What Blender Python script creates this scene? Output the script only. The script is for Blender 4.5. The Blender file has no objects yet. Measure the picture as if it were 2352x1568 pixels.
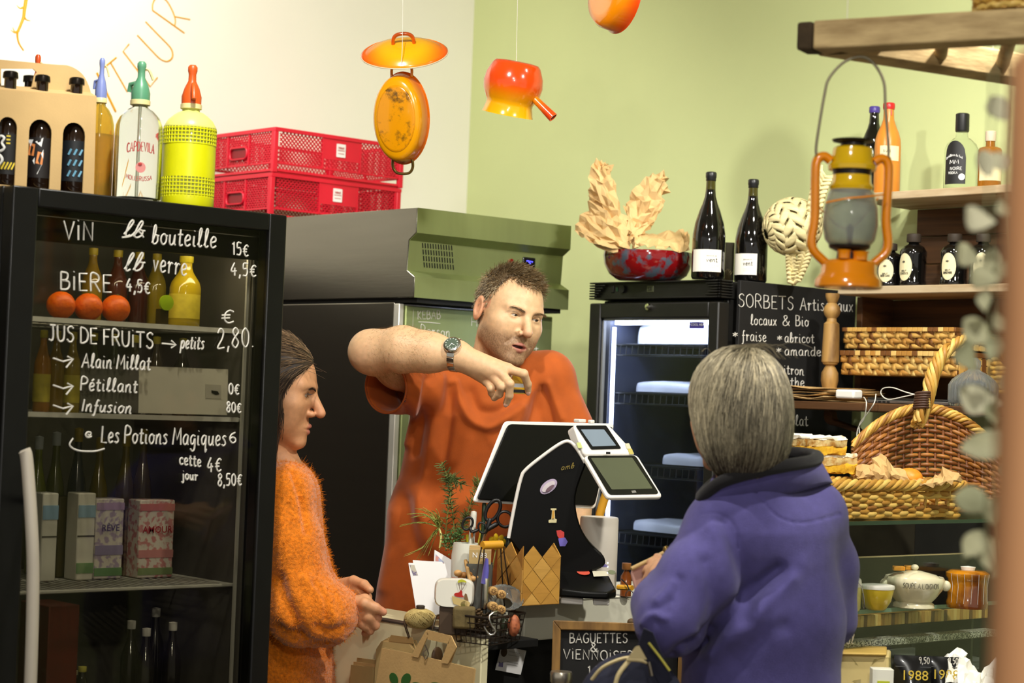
import bpy, bmesh, math, random
import numpy as np
from mathutils import Vector, Matrix, Euler
R = math.radians
# ---------------------------------------------------------------- camera, world, lights, exposure
F = 4600.0                       # focal length in pixels of the 2352 x 1568 frame
YAW, PITCH, ROLL = R(-42), math.atan((920 - 784) / F), R(2.2)
CAM = Vector((0, 0, 1.55))
CROT = Matrix.Rotation(YAW, 3, 'Z') @ Matrix.Rotation(math.pi / 2 + PITCH, 3, 'X') @ Matrix.Rotation(ROLL, 3, 'Z')
scene = bpy.context.scene
C = scene.collection
cd = bpy.data.cameras.new('camera'); cam = bpy.data.objects.new('camera', cd); C.objects.link(cam)
cam.matrix_world = Matrix.Translation(CAM) @ CROT.to_4x4()
cd.sensor_width = 36; cd.lens = F / 2352 * 36; cd.clip_start = .05
cd.dof.use_dof = True; cd.dof.focus_distance = 4.7; cd.dof.aperture_fstop = 4.0
scene.camera = cam
def ray(px, py):
 return CROT @ Vector(((px - 1176) / F, (784 - py) / F, -1))
def P(px, py, D): return CAM + ray(px, py) * D
def onX(px, py, x): r = ray(px, py); return CAM + r * ((x - CAM.x) / r.x)
def onY(px, py, y): r = ray(px, py); return CAM + r * ((y - CAM.y) / r.y)
def onZ(px, py, z): r = ray(px, py); return CAM + r * ((z - CAM.z) / r.z)
CI = CROT.transposed()
def proj(p):
 q = CI @ (Vector(p) - CAM); return (1176 + q.x / -q.z * F, 784 - q.y / -q.z * F, -q.z)
CAMR = YAW                       # rotation that turns local x to the picture's right, local -y to the camera
w = bpy.data.worlds.new('world'); scene.world = w; w.use_nodes = True
w.node_tree.nodes['Background'].inputs[0].default_value = (1.0, .95, .86, 1)
w.node_tree.nodes['Background'].inputs[1].default_value = .42
def lamp(name, loc, target, power, size=.10, angle=110, blend=.6, col=(1, .965, .885)):
 l = bpy.data.lights.new(name, 'SPOT'); l.energy = power; l.shadow_soft_size = size; l.spot_size = R(angle); l.spot_blend = blend; l.color = col
 o = bpy.data.objects.new(name, l); C.objects.link(o); o.location = loc
 o.rotation_euler = (Vector(target) - Vector(loc)).to_track_quat('-Z', 'Y').to_euler(); return o
def camxy(x, d, z): return Vector((x * math.cos(YAW) + d * math.sin(-YAW), x * math.sin(YAW) + d * math.cos(YAW), z))
LP = 1.0
lamp('ceiling_or_fill_spot', camxy(-.95, 5.0, 3.1), camxy(-1.15, 6.4, 2.1), 72 * LP, .05, 130)
lamp('ceiling_or_fill_spot', camxy(-.5, 3.5, 3.05), camxy(-.1, 5.0, 1.2), 92 * LP, .05, 100)
lamp('ceiling_or_fill_spot', camxy(.85, 4.4, 3.05), camxy(1.2, 6.0, 1.9), 48 * LP, .05, 125)
lamp('ceiling_or_fill_spot', camxy(1.25, 3.3, 3.05), camxy(1.0, 4.8, 1.1), 145 * LP, .05, 92)
lamp('ceiling_or_fill_spot', camxy(.0, 1.9, 2.95), camxy(-.05, 4.4, 1.1), 44 * LP, .05, 90)  # fill added on the camera side, brightens counter front and people
lamp('ceiling_or_fill_spot', camxy(.30, -.3, 2.75), camxy(.62, 2.2, 1.6), 95 * LP, .05, 62)  # fill added behind the camera, brightens post, garland, ladder and lantern
scene.view_settings.view_transform = 'Standard'; scene.view_settings.look = 'None'
scene.view_settings.exposure = 0.35; scene.view_settings.gamma = 1.0; scene.view_settings.use_curve_mapping = False
# ---------------------------------------------------------------- materials
def lin(c):
 c = c / 255.0
 return c / 12.92 if c <= .04045 else ((c + .055) / 1.055) ** 2.4
def L3(rgb): return (lin(rgb[0]), lin(rgb[1]), lin(rgb[2]), 1)
MATS = {}
def M(name, rgb=(128, 128, 128), rough=.5, metal=0, var=.12, vs=18, bump=0, bs=120, trans=0, ior=1.45, emit=0, rgb2=None, mix=(.45, .6), stretch=None, alpha=1, sheen=0, vcol=None, sss=0, coat=0):
 if name in MATS: return MATS[name]
 m = bpy.data.materials.new(name); m.use_nodes = True; nt = m.node_tree; b = nt.nodes['Principled BSDF']; MATS[name] = m
 N = nt.nodes.new; Lk = nt.links.new
 tc = N('ShaderNodeTexCoord'); src = tc.outputs['Object']
 if stretch:
  mp = N('ShaderNodeMapping'); mp.inputs['Scale'].default_value = stretch; Lk(src, mp.inputs[0]); src = mp.outputs[0]
 nz = N('ShaderNodeTexNoise'); nz.inputs['Scale'].default_value = vs; nz.inputs['Detail'].default_value = 5; Lk(src, nz.inputs['Vector'])
 cr = N('ShaderNodeValToRGB'); Lk(nz.outputs['Fac'], cr.inputs[0])
 c1 = L3(rgb); c2 = L3(rgb2) if rgb2 else tuple(x * (1 - var) for x in c1[:3]) + (1,)
 if not rgb2: c1 = tuple(min(1, x * (1 + var * .5)) for x in c1[:3]) + (1,)
 a, e = mix if rgb2 else (.3, .7)
 cr.color_ramp.elements[0].position = a; cr.color_ramp.elements[0].color = c1
 cr.color_ramp.elements[1].position = e; cr.color_ramp.elements[1].color = c2
 col = cr.outputs[0]
 if vcol:
  va = N('ShaderNodeVertexColor'); va.layer_name = vcol
  mx = N('ShaderNodeMix'); mx.data_type = 'RGBA'; mx.blend_type = 'MULTIPLY'; mx.inputs[0].default_value = 1
  Lk(col, mx.inputs[6]); Lk(va.outputs[0], mx.inputs[7]); col = mx.outputs[2]
 Lk(col, b.inputs['Base Color'])
 b.inputs['Roughness'].default_value = rough; b.inputs['Metallic'].default_value = metal; b.inputs['IOR'].default_value = ior
 b.inputs['Transmission Weight'].default_value = trans; b.inputs['Alpha'].default_value = alpha
 if sheen: b.inputs['Sheen Weight'].default_value = sheen; b.inputs['Sheen Roughness'].default_value = .4
 if coat: b.inputs['Coat Weight'].default_value = coat; b.inputs['Coat Roughness'].default_value = .05
 if sss: b.inputs['Subsurface Weight'].default_value = sss; b.inputs['Subsurface Radius'].default_value = (.010, .004, .002); b.inputs['Subsurface Scale'].default_value = 1
 if emit: Lk(col, b.inputs['Emission Color']); b.inputs['Emission Strength'].default_value = emit
 if bump:
  n2 = N('ShaderNodeTexNoise'); n2.inputs['Scale'].default_value = bs; n2.inputs['Detail'].default_value = 4; Lk(src, n2.inputs['Vector'])
  bp = N('ShaderNodeBump'); bp.inputs['Strength'].default_value = bump; bp.inputs['Distance'].default_value = .003
  Lk(n2.outputs['Fac'], bp.inputs['Height']); Lk(bp.outputs[0], b.inputs['Normal'])
 return m
def glass_pane(name, tint=(235, 240, 238), refl=1.0, absorb=1.0):
 """thin flat pane: clear to what lies behind, mirror-like towards grazing angles"""
 if name in MATS: return MATS[name]
 m = bpy.data.materials.new(name); m.use_nodes = True; nt = m.node_tree; MATS[name] = m
 N = nt.nodes.new; Lk = nt.links.new
 nt.nodes.remove(nt.nodes['Principled BSDF']); out = nt.nodes['Material Output']
 tr = N('ShaderNodeBsdfTransparent'); tr.inputs[0].default_value = L3(tint)
 gl = N('ShaderNodeBsdfGlossy'); gl.inputs['Roughness'].default_value = .03
 nz = N('ShaderNodeTexNoise'); nz.inputs['Scale'].default_value = 3; mr = N('ShaderNodeMapRange'); mr.inputs[3].default_value = .02; mr.inputs[4].default_value = .06
 Lk(nz.outputs['Fac'], mr.inputs[0]); Lk(mr.outputs[0], gl.inputs['Roughness'])
 lw = N('ShaderNodeLayerWeight'); lw.inputs[0].default_value = .5
 pw = N('ShaderNodeMath'); pw.operation = 'POWER'; pw.inputs[1].default_value = 5; Lk(lw.outputs['Facing'], pw.inputs[0])
 mu = N('ShaderNodeMath'); mu.operation = 'MULTIPLY_ADD'; mu.inputs[1].default_value = .9; mu.inputs[2].default_value = .035 * refl; Lk(pw.outputs[0], mu.inputs[0])
 mx = N('ShaderNodeMixShader'); Lk(mu.outputs[0], mx.inputs[0]); Lk(tr.outputs[0], mx.inputs[1]); Lk(gl.outputs[0], mx.inputs[2]); Lk(mx.outputs[0], out.inputs[0])
 return m
# ---------------------------------------------------------------- objects
FR = {}
def thing(name, label, cat, loc=(0, 0, 0), rz=0, group=None, kind=None):
 o = bpy.data.objects.new(name, None); C.objects.link(o); o.empty_display_size = .05
 o.location = loc; o.rotation_euler = (0, 0, rz); FR[o.name] = Matrix.Translation(Vector(loc)) @ Matrix.Rotation(rz, 4, 'Z')
 tag(o, label, cat, group, kind); return o
def tag(o, label=None, cat=None, group=None, kind=None):
 if label: o['label'] = label
 if cat: o['category'] = cat
 if group: o['group'] = group
 if kind: o['kind'] = kind
 return o
def frame(o):
 m = FR.get(o.name, Matrix.Identity(4))
 return m
class MB:
 def __init__(s, T=None): s.v = []; s.f = []; s.T = T
 def add(s, vs, fs):
  n = len(s.v)
  if s.T is not None: vs = [s.T @ Vector(v) for v in vs]
  s.v.extend([tuple(v) for v in vs]); s.f.extend([tuple(i + n for i in f) for f in fs]); return s
 def box(s, x0, y0, z0, x1, y1, z1):
  return s.add([(x, y, z) for z in (z0, z1) for y in (y0, y1) for x in (x0, x1)], [(0, 2, 3, 1), (4, 5, 7, 6), (0, 1, 5, 4), (2, 6, 7, 3), (0, 4, 6, 2), (1, 3, 7, 5)])
 def cbox(s, c, d): return s.box(c[0] - d[0] / 2, c[1] - d[1] / 2, c[2] - d[2] / 2, c[0] + d[0] / 2, c[1] + d[1] / 2, c[2] + d[2] / 2)
 def bar(s, a, b, w, h, up=(0, 0, 1)):
  a = Vector(a); b = Vector(b); d = (b - a).normalized(); u = Vector(up); x = d.cross(u)
  if x.length < 1e-4: x = d.cross(Vector((1, 0, 0)))
  x.normalize(); u = x.cross(d).normalized(); x *= w / 2; u *= h / 2
  return s.add([p + sx * x + sy * u for p in (a, b) for sx, sy in ((-1, -1), (1, -1), (1, 1), (-1, 1))], [(0, 1, 2, 3), (7, 6, 5, 4), (0, 4, 5, 1), (1, 5, 6, 2), (2, 6, 7, 3), (3, 7, 4, 0)])
 def tube(s, pts, r, n=8, closed=False, cap=True, flat=1.0, up=None):
  pts = [Vector(p) for p in pts]; k = len(pts)
  if not hasattr(r, '__len__'): r = [r] * k
  vs = []; prev = None
  for i, p in enumerate(pts):
   if closed: t = pts[(i + 1) % k] - pts[i - 1]
   else: t = pts[min(i + 1, k - 1)] - pts[max(i - 1, 0)]
   if t.length < 1e-9: t = Vector((0, 0, 1))
   t.normalize()
   if up is not None: u = Vector(up) - t * Vector(up).dot(t)
   elif prev is None: u = (Vector((0, 0, 1)) if abs(t.z) < .9 else Vector((1, 0, 0))); u = u - t * u.dot(t)
   else: u = prev - t * prev.dot(t)
   if u.length < 1e-6: u = t.orthogonal()
   u.normalize(); prev = u; x = t.cross(u)
   for j in range(n):
    a = 2 * math.pi * (j + .5) / n; vs.append(p + (x * math.cos(a) + u * math.sin(a) * flat) * r[i])
  fs = []
  for i in range(k if closed else k - 1):
   for j in range(n):
    a = i * n + j; b = i * n + (j + 1) % n; i2 = (i + 1) % k; fs.append((a, b, i2 * n + (j + 1) % n, i2 * n + j))
  if cap and not closed: fs.append(tuple(range(n))[::-1]); fs.append(tuple((k - 1) * n + j for j in range(n)))
  return s.add(vs, fs)
 def cyl(s, a, b, r1, r2=None, n=16): return s.tube([a, b], [r1, r1 if r2 is None else r2], n)
 def lathe(s, prof, n=24, o=(0, 0, 0), sx=1, sy=1, T=None):
  k = len(prof); vs = []
  for r, z in prof:
   for j in range(n):
    a = 2 * math.pi * j / n; v = Vector((r * math.cos(a) * sx, r * math.sin(a) * sy, z))
    if T is not None: v = T @ v
    vs.append(v + Vector(o))
  fs = [(i * n + j, i * n + (j + 1) % n, (i + 1) * n + (j + 1) % n, (i + 1) * n + j) for i in range(k - 1) for j in range(n)]
  if prof[0][0] > 1e-6: fs.append(tuple(range(n))[::-1])
  if prof[-1][0] > 1e-6: fs.append(tuple((k - 1) * n + j for j in range(n)))
  return s.add(vs, fs)
 def ell(s, c, r, n=16, m=10, T=None):
  if not hasattr(r, '__len__'): r = (r, r, r)
  vs = [];
  for i in range(m + 1):
   t = math.pi * i / m
   for j in range(n):
    a = 2 * math.pi * j / n; v = Vector((r[0] * math.sin(t) * math.cos(a), r[1] * math.sin(t) * math.sin(a), -r[2] * math.cos(t)))
    if T is not None: v = T @ v
    vs.append(v + Vector(c))
  return s.add(vs, [(i * n + j, i * n + (j + 1) % n, (i + 1) * n + (j + 1) % n, (i + 1) * n + j) for i in range(m) for j in range(n)])
 def prism(s, poly, off):
  """poly: list of 3-D points of a planar outline, off: thickness vector"""
  k = len(poly); off = Vector(off); vs = [Vector(p) for p in poly] + [Vector(p) + off for p in poly]
  return s.add(vs, [tuple(range(k)), tuple(range(2 * k - 1, k - 1, -1))] + [(i, i + k, (i + 1) % k + k, (i + 1) % k) for i in range(k)])
 def grid(s, nu, nv, fn, cu=False, cv=False):
  vs = [fn(i / (nu if cu else nu - 1), j / (nv if cv else nv - 1)) for i in range(nu) for j in range(nv)]
  fs = [(i * nv + j, ((i + 1) % nu) * nv + j, ((i + 1) % nu) * nv + (j + 1) % nv, i * nv + (j + 1) % nv) for i in range(nu if cu else nu - 1) for j in range(nv if cv else nv - 1)]
  return s.add(vs, fs)
 def build(s, name, mat, parent=None, W=False, smooth=35, bevel=0, solid=0, sub=0, label=None, kind=None, bseg=2):
  me = bpy.data.meshes.new(name); vs = s.v
  if W and parent is not None:
   inv = frame(parent).inverted(); vs = [inv @ Vector(v) for v in vs]
  me.from_pydata([tuple(v) for v in vs], [], s.f); me.update()
  bm = bmesh.new(); bm.from_mesh(me); bmesh.ops.recalc_face_normals(bm, faces=bm.faces); bm.to_mesh(me); bm.free()
  return link(name, me, mat, parent, smooth, bevel, solid, sub, label, kind, bseg)
def link(name, me, mat, parent=None, smooth=35, bevel=0, solid=0, sub=0, label=None, kind=None, bseg=2):
 if smooth:
  me.polygons.foreach_set('use_smooth', [True] * len(me.polygons))
  if smooth < 180: me.set_sharp_from_angle(angle=R(smooth))
 if mat: me.materials.append(mat)
 o = bpy.data.objects.new(name, me); C.objects.link(o)
 if parent is not None:
  o.parent = parent; FR[o.name] = frame(parent)
 if solid: md = o.modifiers.new('solid', 'SOLIDIFY'); md.thickness = solid; md.offset = 0
 if bevel: md = o.modifiers.new('bevel', 'BEVEL'); md.width = bevel; md.segments = bseg; md.limit_method = 'ANGLE'; md.angle_limit = R(40)
 if sub: md = o.modifiers.new('sub', 'SUBSURF'); md.levels = sub; md.render_levels = sub
 if label: o['label'] = label
 if kind: o['kind'] = kind
 return o
def dup(root, loc, rz=None, label=None, group=None):
 r = root.copy(); C.objects.link(r); r.location = loc
 if rz is not None: r.rotation_euler = (0, 0, rz)
 if label: r['label'] = label
 if group: r['group'] = group
 FR[r.name] = Matrix.Translation(Vector(loc)) @ r.rotation_euler.to_matrix().to_4x4()
 for ch in list(root.children):
  c = ch.copy(); C.objects.link(c); c.parent = r; FR[c.name] = FR[r.name]
  for g in ch.children:
   d = g.copy(); C.objects.link(d); d.parent = c; FR[d.name] = FR[r.name]
 return r
def catmull(pts, k=6, closed=False):
 pts = [np.array(p, float) for p in pts]; n = len(pts)
 if n < 3 and not closed: return [tuple(p) for p in pts]
 out = []
 for i in range(n if closed else n - 1):
  if closed: a, b, c, d = pts[i - 1], pts[i], pts[(i + 1) % n], pts[(i + 2) % n]
  else: a, b, c, d = pts[max(i - 1, 0)], pts[i], pts[i + 1], pts[min(i + 2, n - 1)]
  for j in range(k):
   t = j / k; out.append(tuple(.5 * (2 * b + (c - a) * t + (2 * a - 5 * b + 4 * c - d) * t * t + (3 * b - a - 3 * c + d) * t ** 3)))
 if not closed: out.append(tuple(pts[-1]))
 return out
# ---------------------------------------------------------------- handwriting
G = {}
def _g(s):
 for line in s.strip().split('\n'):
  ch, wd, body = line.split(' ', 2)
  G[ch] = (float(wd), [[(float(a), float(b)) for a, b in (pt.split(',') for pt in st.split())] for st in body.split('|')])
_g('''A 7 0,0 3.5,10 6.5,0|1.2,3.6 5.5,3.6
B 6 0.5,0 .5,10|.5,10 4,9.6 4.5,7.5 3.5,5.6 .8,5.2|.8,5.2 4.8,4.8 5.4,2.4 4,.3 .4,0
C 6 5.5,8.5 3.5,10 1,8 .3,4.5 1.4,1 3.6,0 5.6,1.4
D 6.5 .5,0 .5,10|.5,10 4,9.2 6,6 5.4,2 3,.2 .4,0
E 5.5 5,9.8 .6,9.8 .5,0 5,.1|.6,5.2 4,5.2
F 5.5 5,9.8 .6,9.8 .5,0|.6,5.2 4,5.2
G 6.5 5.6,8.6 3.5,10 1,8 .3,4.5 1.4,1 3.6,0 5.6,1.4 5.7,4.4 3.6,4.4
H 6.5 .5,0 .5,10|5.6,0 5.6,10|.5,5 5.6,5
I 2.4 1,0 1,10
J 5 1,9.8 5,9.8|3.2,9.8 3.4,2.5 2.2,0 .3,.8
K 6 .6,0 .6,10|5.2,10 .8,4.6 5.5,0
L 5 .6,10 .5,.2 5,0
M 8 .3,0 1.3,10 4,3 6.7,10 7.6,0
N 7 .5,0 .7,10 5.6,0 5.9,10
O 7 3.4,10 1,8.4 .3,5 1.2,1.4 3.4,0 5.7,1.5 6.4,5 5.6,8.5 3.4,10
P 6 .5,0 .6,10 4,9.8 5.4,7.8 4.4,5.4 .7,4.8
R 6.2 .5,0 .6,10 4,9.8 5.2,7.8 4.2,5.6 .7,5.2|2.6,5.2 5.8,0
S 5.6 5,8.8 3.2,10 1,8.6 1.4,6.2 4,4.8 5,2.6 3.6,.3 1.6,.2 .3,1.6
T 6.5 0,9.8 6.3,10|3.2,10 3.1,0
U 6.5 .5,10 .6,3 2,.2 4.4,.4 5.6,3 5.8,10
V 6.5 .2,10 3,0 6.2,10
a 5.4 4.4,5.4 2.4,6.2 .6,4 .8,1.2 2.2,.2 3.8,1.4 4.5,5.6 4.4,1.2 5.2,.2
b 5 .3,.6 2,5 2.6,9 1.8,10.4 1.0,8 .8,1.4 2.4,.1 4.2,1.8 3.8,4.6 2,5 |3.8,4.6 5,4.8
c 4.6 4.2,5 2.6,6.1 .7,4.4 .7,1.4 2.4,.1 4.5,1.2
d 5.4 4.2,5.2 2.2,6 .5,3.8 1,.8 2.6,.3 4.2,3 4.5,10 4.4,1 5.3,.3
e 4.6 .6,2.8 3.6,3.6 3.7,5.4 2.2,6.1 .6,4 .9,1 2.4,.1 4.4,1.2
f 4 .2,-2.6 1.2,-3 1.8,0 1.9,7 2.6,9.6 3.8,9.2|.4,5 3.6,5.2
g 5 4.2,5.3 2.2,6 .5,3.8 1.2,.8 3,1 4.2,4 4.3,-2 2.6,-3.6 .8,-2.2
h 5 .5,0 .7,9.8|.6,3 2.4,5.8 3.8,5 3.9,.4 4.8,.2
i 2.6 1,5.8 1,.8 2.2,.3|1.1,8.4 1.3,8.6
j 3 1.8,5.8 1.9,-2 .8,-3.6 -.4,-2.4|1.9,8.4 2.1,8.6
l 3.4 .3,1 1.8,5 2.6,9 1.8,10.2 1,7.6 1.1,1.2 2.2,.1 3.3,1
m 7.4 .5,0 .7,5.8|.7,3.6 2.2,5.9 3.3,4.8 3.4,0|3.4,3.6 4.8,5.9 6,4.8 6.2,.5 7.2,.3
n 5.2 .5,0 .7,5.8|.7,3.6 2.6,5.9 3.9,4.8 4,.5 5.1,.3
o 5 2.4,6 .7,4.6 .5,2 2.2,.1 4.1,1.6 4.2,4.4 2.4,6 |3.6,5.2 5,5
p 5 .5,-3.6 .8,6|.8,3.6 2.6,6 4.3,4.4 3.8,1 1.8,.2 .8,1.6
q 5.2 4.2,5.3 2.2,6 .5,3.8 1.2,.8 3,1 4.2,4.5|4.2,6 4.3,-3.6 5.2,-2
r 4.2 .3,4.8 1.2,5.8 1.2,0|1.3,3.4 2.6,5.6 4,5.2
s 4.2 3.6,5.4 2.2,6 .9,4.9 2.6,3.2 3.4,1.4 1.8,.1 .4,.9
t 3.8 1.8,9 1.6,1.2 2.6,.1 3.7,.8|.1,6 3.6,6.2
u 5.2 .6,5.8 .7,1.4 2,.2 3.6,1.6 4.2,5.8 4.2,1 5.1,.3
v 4.6 .4,5.8 2,.1 4,5.8
x 4.6 .4,5.8 4,.1|4,5.8 .4,.1
w 6.4 .4,5.8 1.6,.2 3.2,5 4.6,.2 6,5.8
y 4.8 .6,5.8 .8,2.4 2,1.2 3.8,3|4.2,5.8 3.8,-2 2.4,-3.6 .8,-2.6
k 4.8 .6,0 .7,9.8|4,5.6 .9,2.6 4.4,.1
z 4.4 .5,5.8 3.8,5.8 .6,.2 4.2,.2
0 5.4 2.6,9.6 .8,7.6 .6,3 2.4,.1 4.4,2 4.6,7 2.6,9.6
1 3 .4,7.6 1.9,9.8 1.9,0
2 5.2 .6,7.6 2.2,9.8 4.2,8.4 3.6,5 .5,.2 4.8,.3
4 5.4 3.2,9.8 .4,3.4 4.8,3.6|3.4,6 3.3,0
5 5 4.5,9.6 1.2,9.6 .9,5.6 3.2,5.8 4.3,3.4 3,.4 .6,.6
6 5 4,9.4 1.4,7 .5,3 2,.1 4,1.4 4,4 2.2,5 .7,3.4
8 5.2 4.2,8.6 2.4,9.9 .9,8 2.4,5.4 4.4,2.6 2.6,0 .5,2 2,5 4.3,7.4 4.2,8.6
9 5 4.2,6.4 2.2,5.2 .7,7 1.6,9.6 3.8,9.2 4.3,6.4 3.6,0
, 2 1.4,1 .6,-2
. 1.8 .7,.3 1,.1
€ 5.6 5.2,7.6 3.6,8.6 1.8,6.6 1.5,2.4 3,.2 5.2,1.2|.3,5.4 3.8,5.6|.2,3.4 3.6,3.6
& 6.4 5.8,0 1.6,7.4 2,9.6 3.8,9.2 3.6,7 .8,3.6 .8,1 2.6,.1 4.6,1.6 5.8,4.4
* 5 2.2,7.4 2.4,1.6|.2,5.8 4.4,3.2|.3,3 4.4,6
> 8 0,4 7,4|5,6.6 7.4,4 4.8,1.6
' 2 1,10 .8,8
- 4 .4,4 3.4,4.2
@ 6 5.2,.6 2,-.6 .2,2 1.6,5.4 4.2,5 4.4,2.6 3,1.6 2,3
é 4.6 .6,2.8 3.6,3.6 3.7,5.4 2.2,6.1 .6,4 .9,1 2.4,.1 4.4,1.2|2,7.4 3.6,9
ï 2.4 1,0 1,8|.9,10.4 1.1,10.6''')
def script(text, x0, y0, x1, y1, h, slant=0, k=5):
 """polylines in picture pixels: text set from (x0,y0) to (x1,y1) along its baseline with cap height h"""
 adv = []; tot = 0
 for ch in text:
  wd = 3.5 if ch == ' ' else G[ch][0] + 1.2; adv.append((ch, tot)); tot += wd
 ux, uy = (x1 - x0) / tot, (y1 - y0) / tot; out = []
 for ch, t in adv:
  if ch == ' ': continue
  for st in G[ch][1]:
   pts = [(t + a + slant * b / 10, b) for a, b in st]
   pp = catmull(pts, k) if len(pts) > 2 and ch not in 'AEFHIKLMNTVvxz*>1' else pts
   out.append([(x0 + ux * a, y0 + uy * a - b * h / 10) for a, b in pp])
 return out
def ink(name, parent, plane, strokes, wd, mat, lift=(0, 0, 0), kind=None, label=None, sides=5):
 bx = []                                        # one part per word: strokes that lie close together
 for st in strokes:
  if len(st) < 2: continue
  xs = [p[0] for p in st]; ys = [p[1] for p in st]; cur = [min(xs) - 6, min(ys) - 4, max(xs) + 6, max(ys) + 4, [st]]; keep = []
  for o in bx:
   if o[0] < cur[2] and cur[0] < o[2] and o[1] < cur[3] and cur[1] < o[3]: cur = [min(o[0], cur[0]), min(o[1], cur[1]), max(o[2], cur[2]), max(o[3], cur[3]), o[4] + cur[4]]
   else: keep.append(o)
  bx = keep + [cur]
 out = None
 for o in bx:
  mb = MB()
  for st in o[4]: mb.tube([plane(a, b) + Vector(lift) for a, b in st], wd, sides)
  out = mb.build(name, mat, parent, W=True, smooth=60, kind=kind, label=label)
 return out
def printed(name, parent, text, origin, xdir, ydir, size, mat, lift=.0006, align='LEFT', bold=0):
 cu = bpy.data.curves.new(name, 'FONT'); cu.body = text; cu.size = 1; cu.align_x = align; cu.offset = bold; cu.resolution_u = 2
 to = bpy.data.objects.new('t', cu); C.objects.link(to); dg = bpy.context.evaluated_depsgraph_get()
 me = bpy.data.meshes.new_from_object(to.evaluated_get(dg)); bpy.data.objects.remove(to); bpy.data.curves.remove(cu)
 me.name = name; x = Vector(xdir).normalized(); y = Vector(ydir); y = (y - x * y.dot(x)).normalized(); n = x.cross(y)
 inv = frame(parent).inverted(); o = Vector(origin)
 for v in me.vertices: v.co = inv @ (o + x * v.co.x * size + y * v.co.y * size + n * lift)
 me.materials.clear()
 return link(name, me, mat, parent, smooth=0)
# ---------------------------------------------------------------- implicit bodies (surface nets)
def smin(a, b, k):
 h = np.clip(.5 + .5 * (b - a) / k, 0, 1); return b * (1 - h) + a * h - k * h * (1 - h)
def smax(a, b, k): return -smin(-a, -b, k)
def d_rc(p, a, b, r1, r2):
 a = np.array(a, float); b = np.array(b, float); ba = b - a; h = np.clip(((p - a) @ ba) / (ba @ ba), 0, 1)
 return np.linalg.norm(p - a - h[:, None] * ba, axis=1) - (r1 + (r2 - r1) * h)
def d_el(p, c, r, Rm=None):
 q = p - np.array(c, float); r = np.array(r, float)
 if Rm is not None: q = q @ np.array(Rm)
 k0 = np.linalg.norm(q / r, axis=1); k1 = np.linalg.norm(q / (r * r), axis=1) + 1e-9
 return k0 * (k0 - 1) / k1
def d_chain(p, pts, rs, k=.02):
 d = None
 for i in range(len(pts) - 1):
  e = d_rc(p, pts[i], pts[i + 1], rs[i], rs[i + 1]); d = e if d is None else smin(d, e, k)
 return d
def surfnet(f, lo, hi, h):
 lo = np.array(lo, float); hi = np.array(hi, float); B = 8
 nb = np.ceil((hi - lo) / (h * B)).astype(int) + 1; n = nb * B
 ax = [lo[i] + (np.arange(nb[i]) * B + B / 2 - .5) * h for i in range(3)]
 cg = np.stack(np.meshgrid(*ax, indexing='ij'), -1).reshape(-1, 3)
 dc = np.concatenate([f(q) for q in np.array_split(cg, max(1, len(cg) // 200000))])
 val = np.where(dc < 0, -1., 1.).astype(np.float32).reshape(nb)
 val = np.repeat(np.repeat(np.repeat(val, B, 0), B, 1), B, 2)
 act = np.argwhere((np.abs(dc) < h * B * 1.25).reshape(nb))
 g = np.stack(np.meshgrid(*[np.arange(B)] * 3, indexing='ij'), -1).reshape(-1, 3)
 for blk in np.array_split(act, max(1, len(act) // 400)):
  idx = (blk[:, None, :] * B + g[None]).reshape(-1, 3)
  val[idx[:, 0], idx[:, 1], idx[:, 2]] = f(lo + idx * h)
 s = val < 0
 m = np.zeros(tuple(np.array(s.shape) - 1), np.uint8)
 for dx in (0, 1):
  for dy in (0, 1):
   for dz in (0, 1): m += s[dx:s.shape[0] - 1 + dx, dy:s.shape[1] - 1 + dy, dz:s.shape[2] - 1 + dz]
 cells = np.argwhere((m > 0) & (m < 8)); vid = -np.ones(m.shape, np.int32); vid[tuple(cells.T)] = np.arange(len(cells))
 acc = np.zeros((len(cells), 3)); cnt = np.zeros(len(cells))
 cor = [(a, b, c) for a in (0, 1) for b in (0, 1) for c in (0, 1)]
 for a in cor:
  for ax_ in range(3):
   if a[ax_]: continue
   b = list(a); b[ax_] = 1
   va = val[tuple((cells + a).T)]; vb = val[tuple((cells + b).T)]; c = (va < 0) != (vb < 0)
   t = np.where(c, va / np.where(va == vb, 1, va - vb), 0); q = np.array(a, float)[None] + 0 * acc; q[:, ax_] = t
   acc[c] += q[c]; cnt[c] += 1
 verts = lo + (cells + acc / cnt[:, None]) * h; faces = []
 for ax_ in range(3):
  u, v = [(1, 2), (2, 0), (0, 1)][ax_]
  sl0 = [slice(None)] * 3; sl1 = [slice(None)] * 3; sl0[ax_] = slice(0, -1); sl1[ax_] = slice(1, None)
  e = np.argwhere(s[tuple(sl0)] != s[tuple(sl1)]); e = e[(e[:, u] > 0) & (e[:, v] > 0) & (e[:, u] < m.shape[u]) & (e[:, v] < m.shape[v])]
  du = np.zeros(3, int); du[u] = 1; dv = np.zeros(3, int); dv[v] = 1
  q = np.stack([vid[tuple((e - du - dv).T)], vid[tuple((e - dv).T)], vid[tuple(e.T)], vid[tuple((e - du).T)]], 1)
  fl = s[tuple(e.T)]; q[~fl] = q[~fl][:, ::-1]; faces.append(q)
 return verts, np.concatenate(faces)
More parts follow.
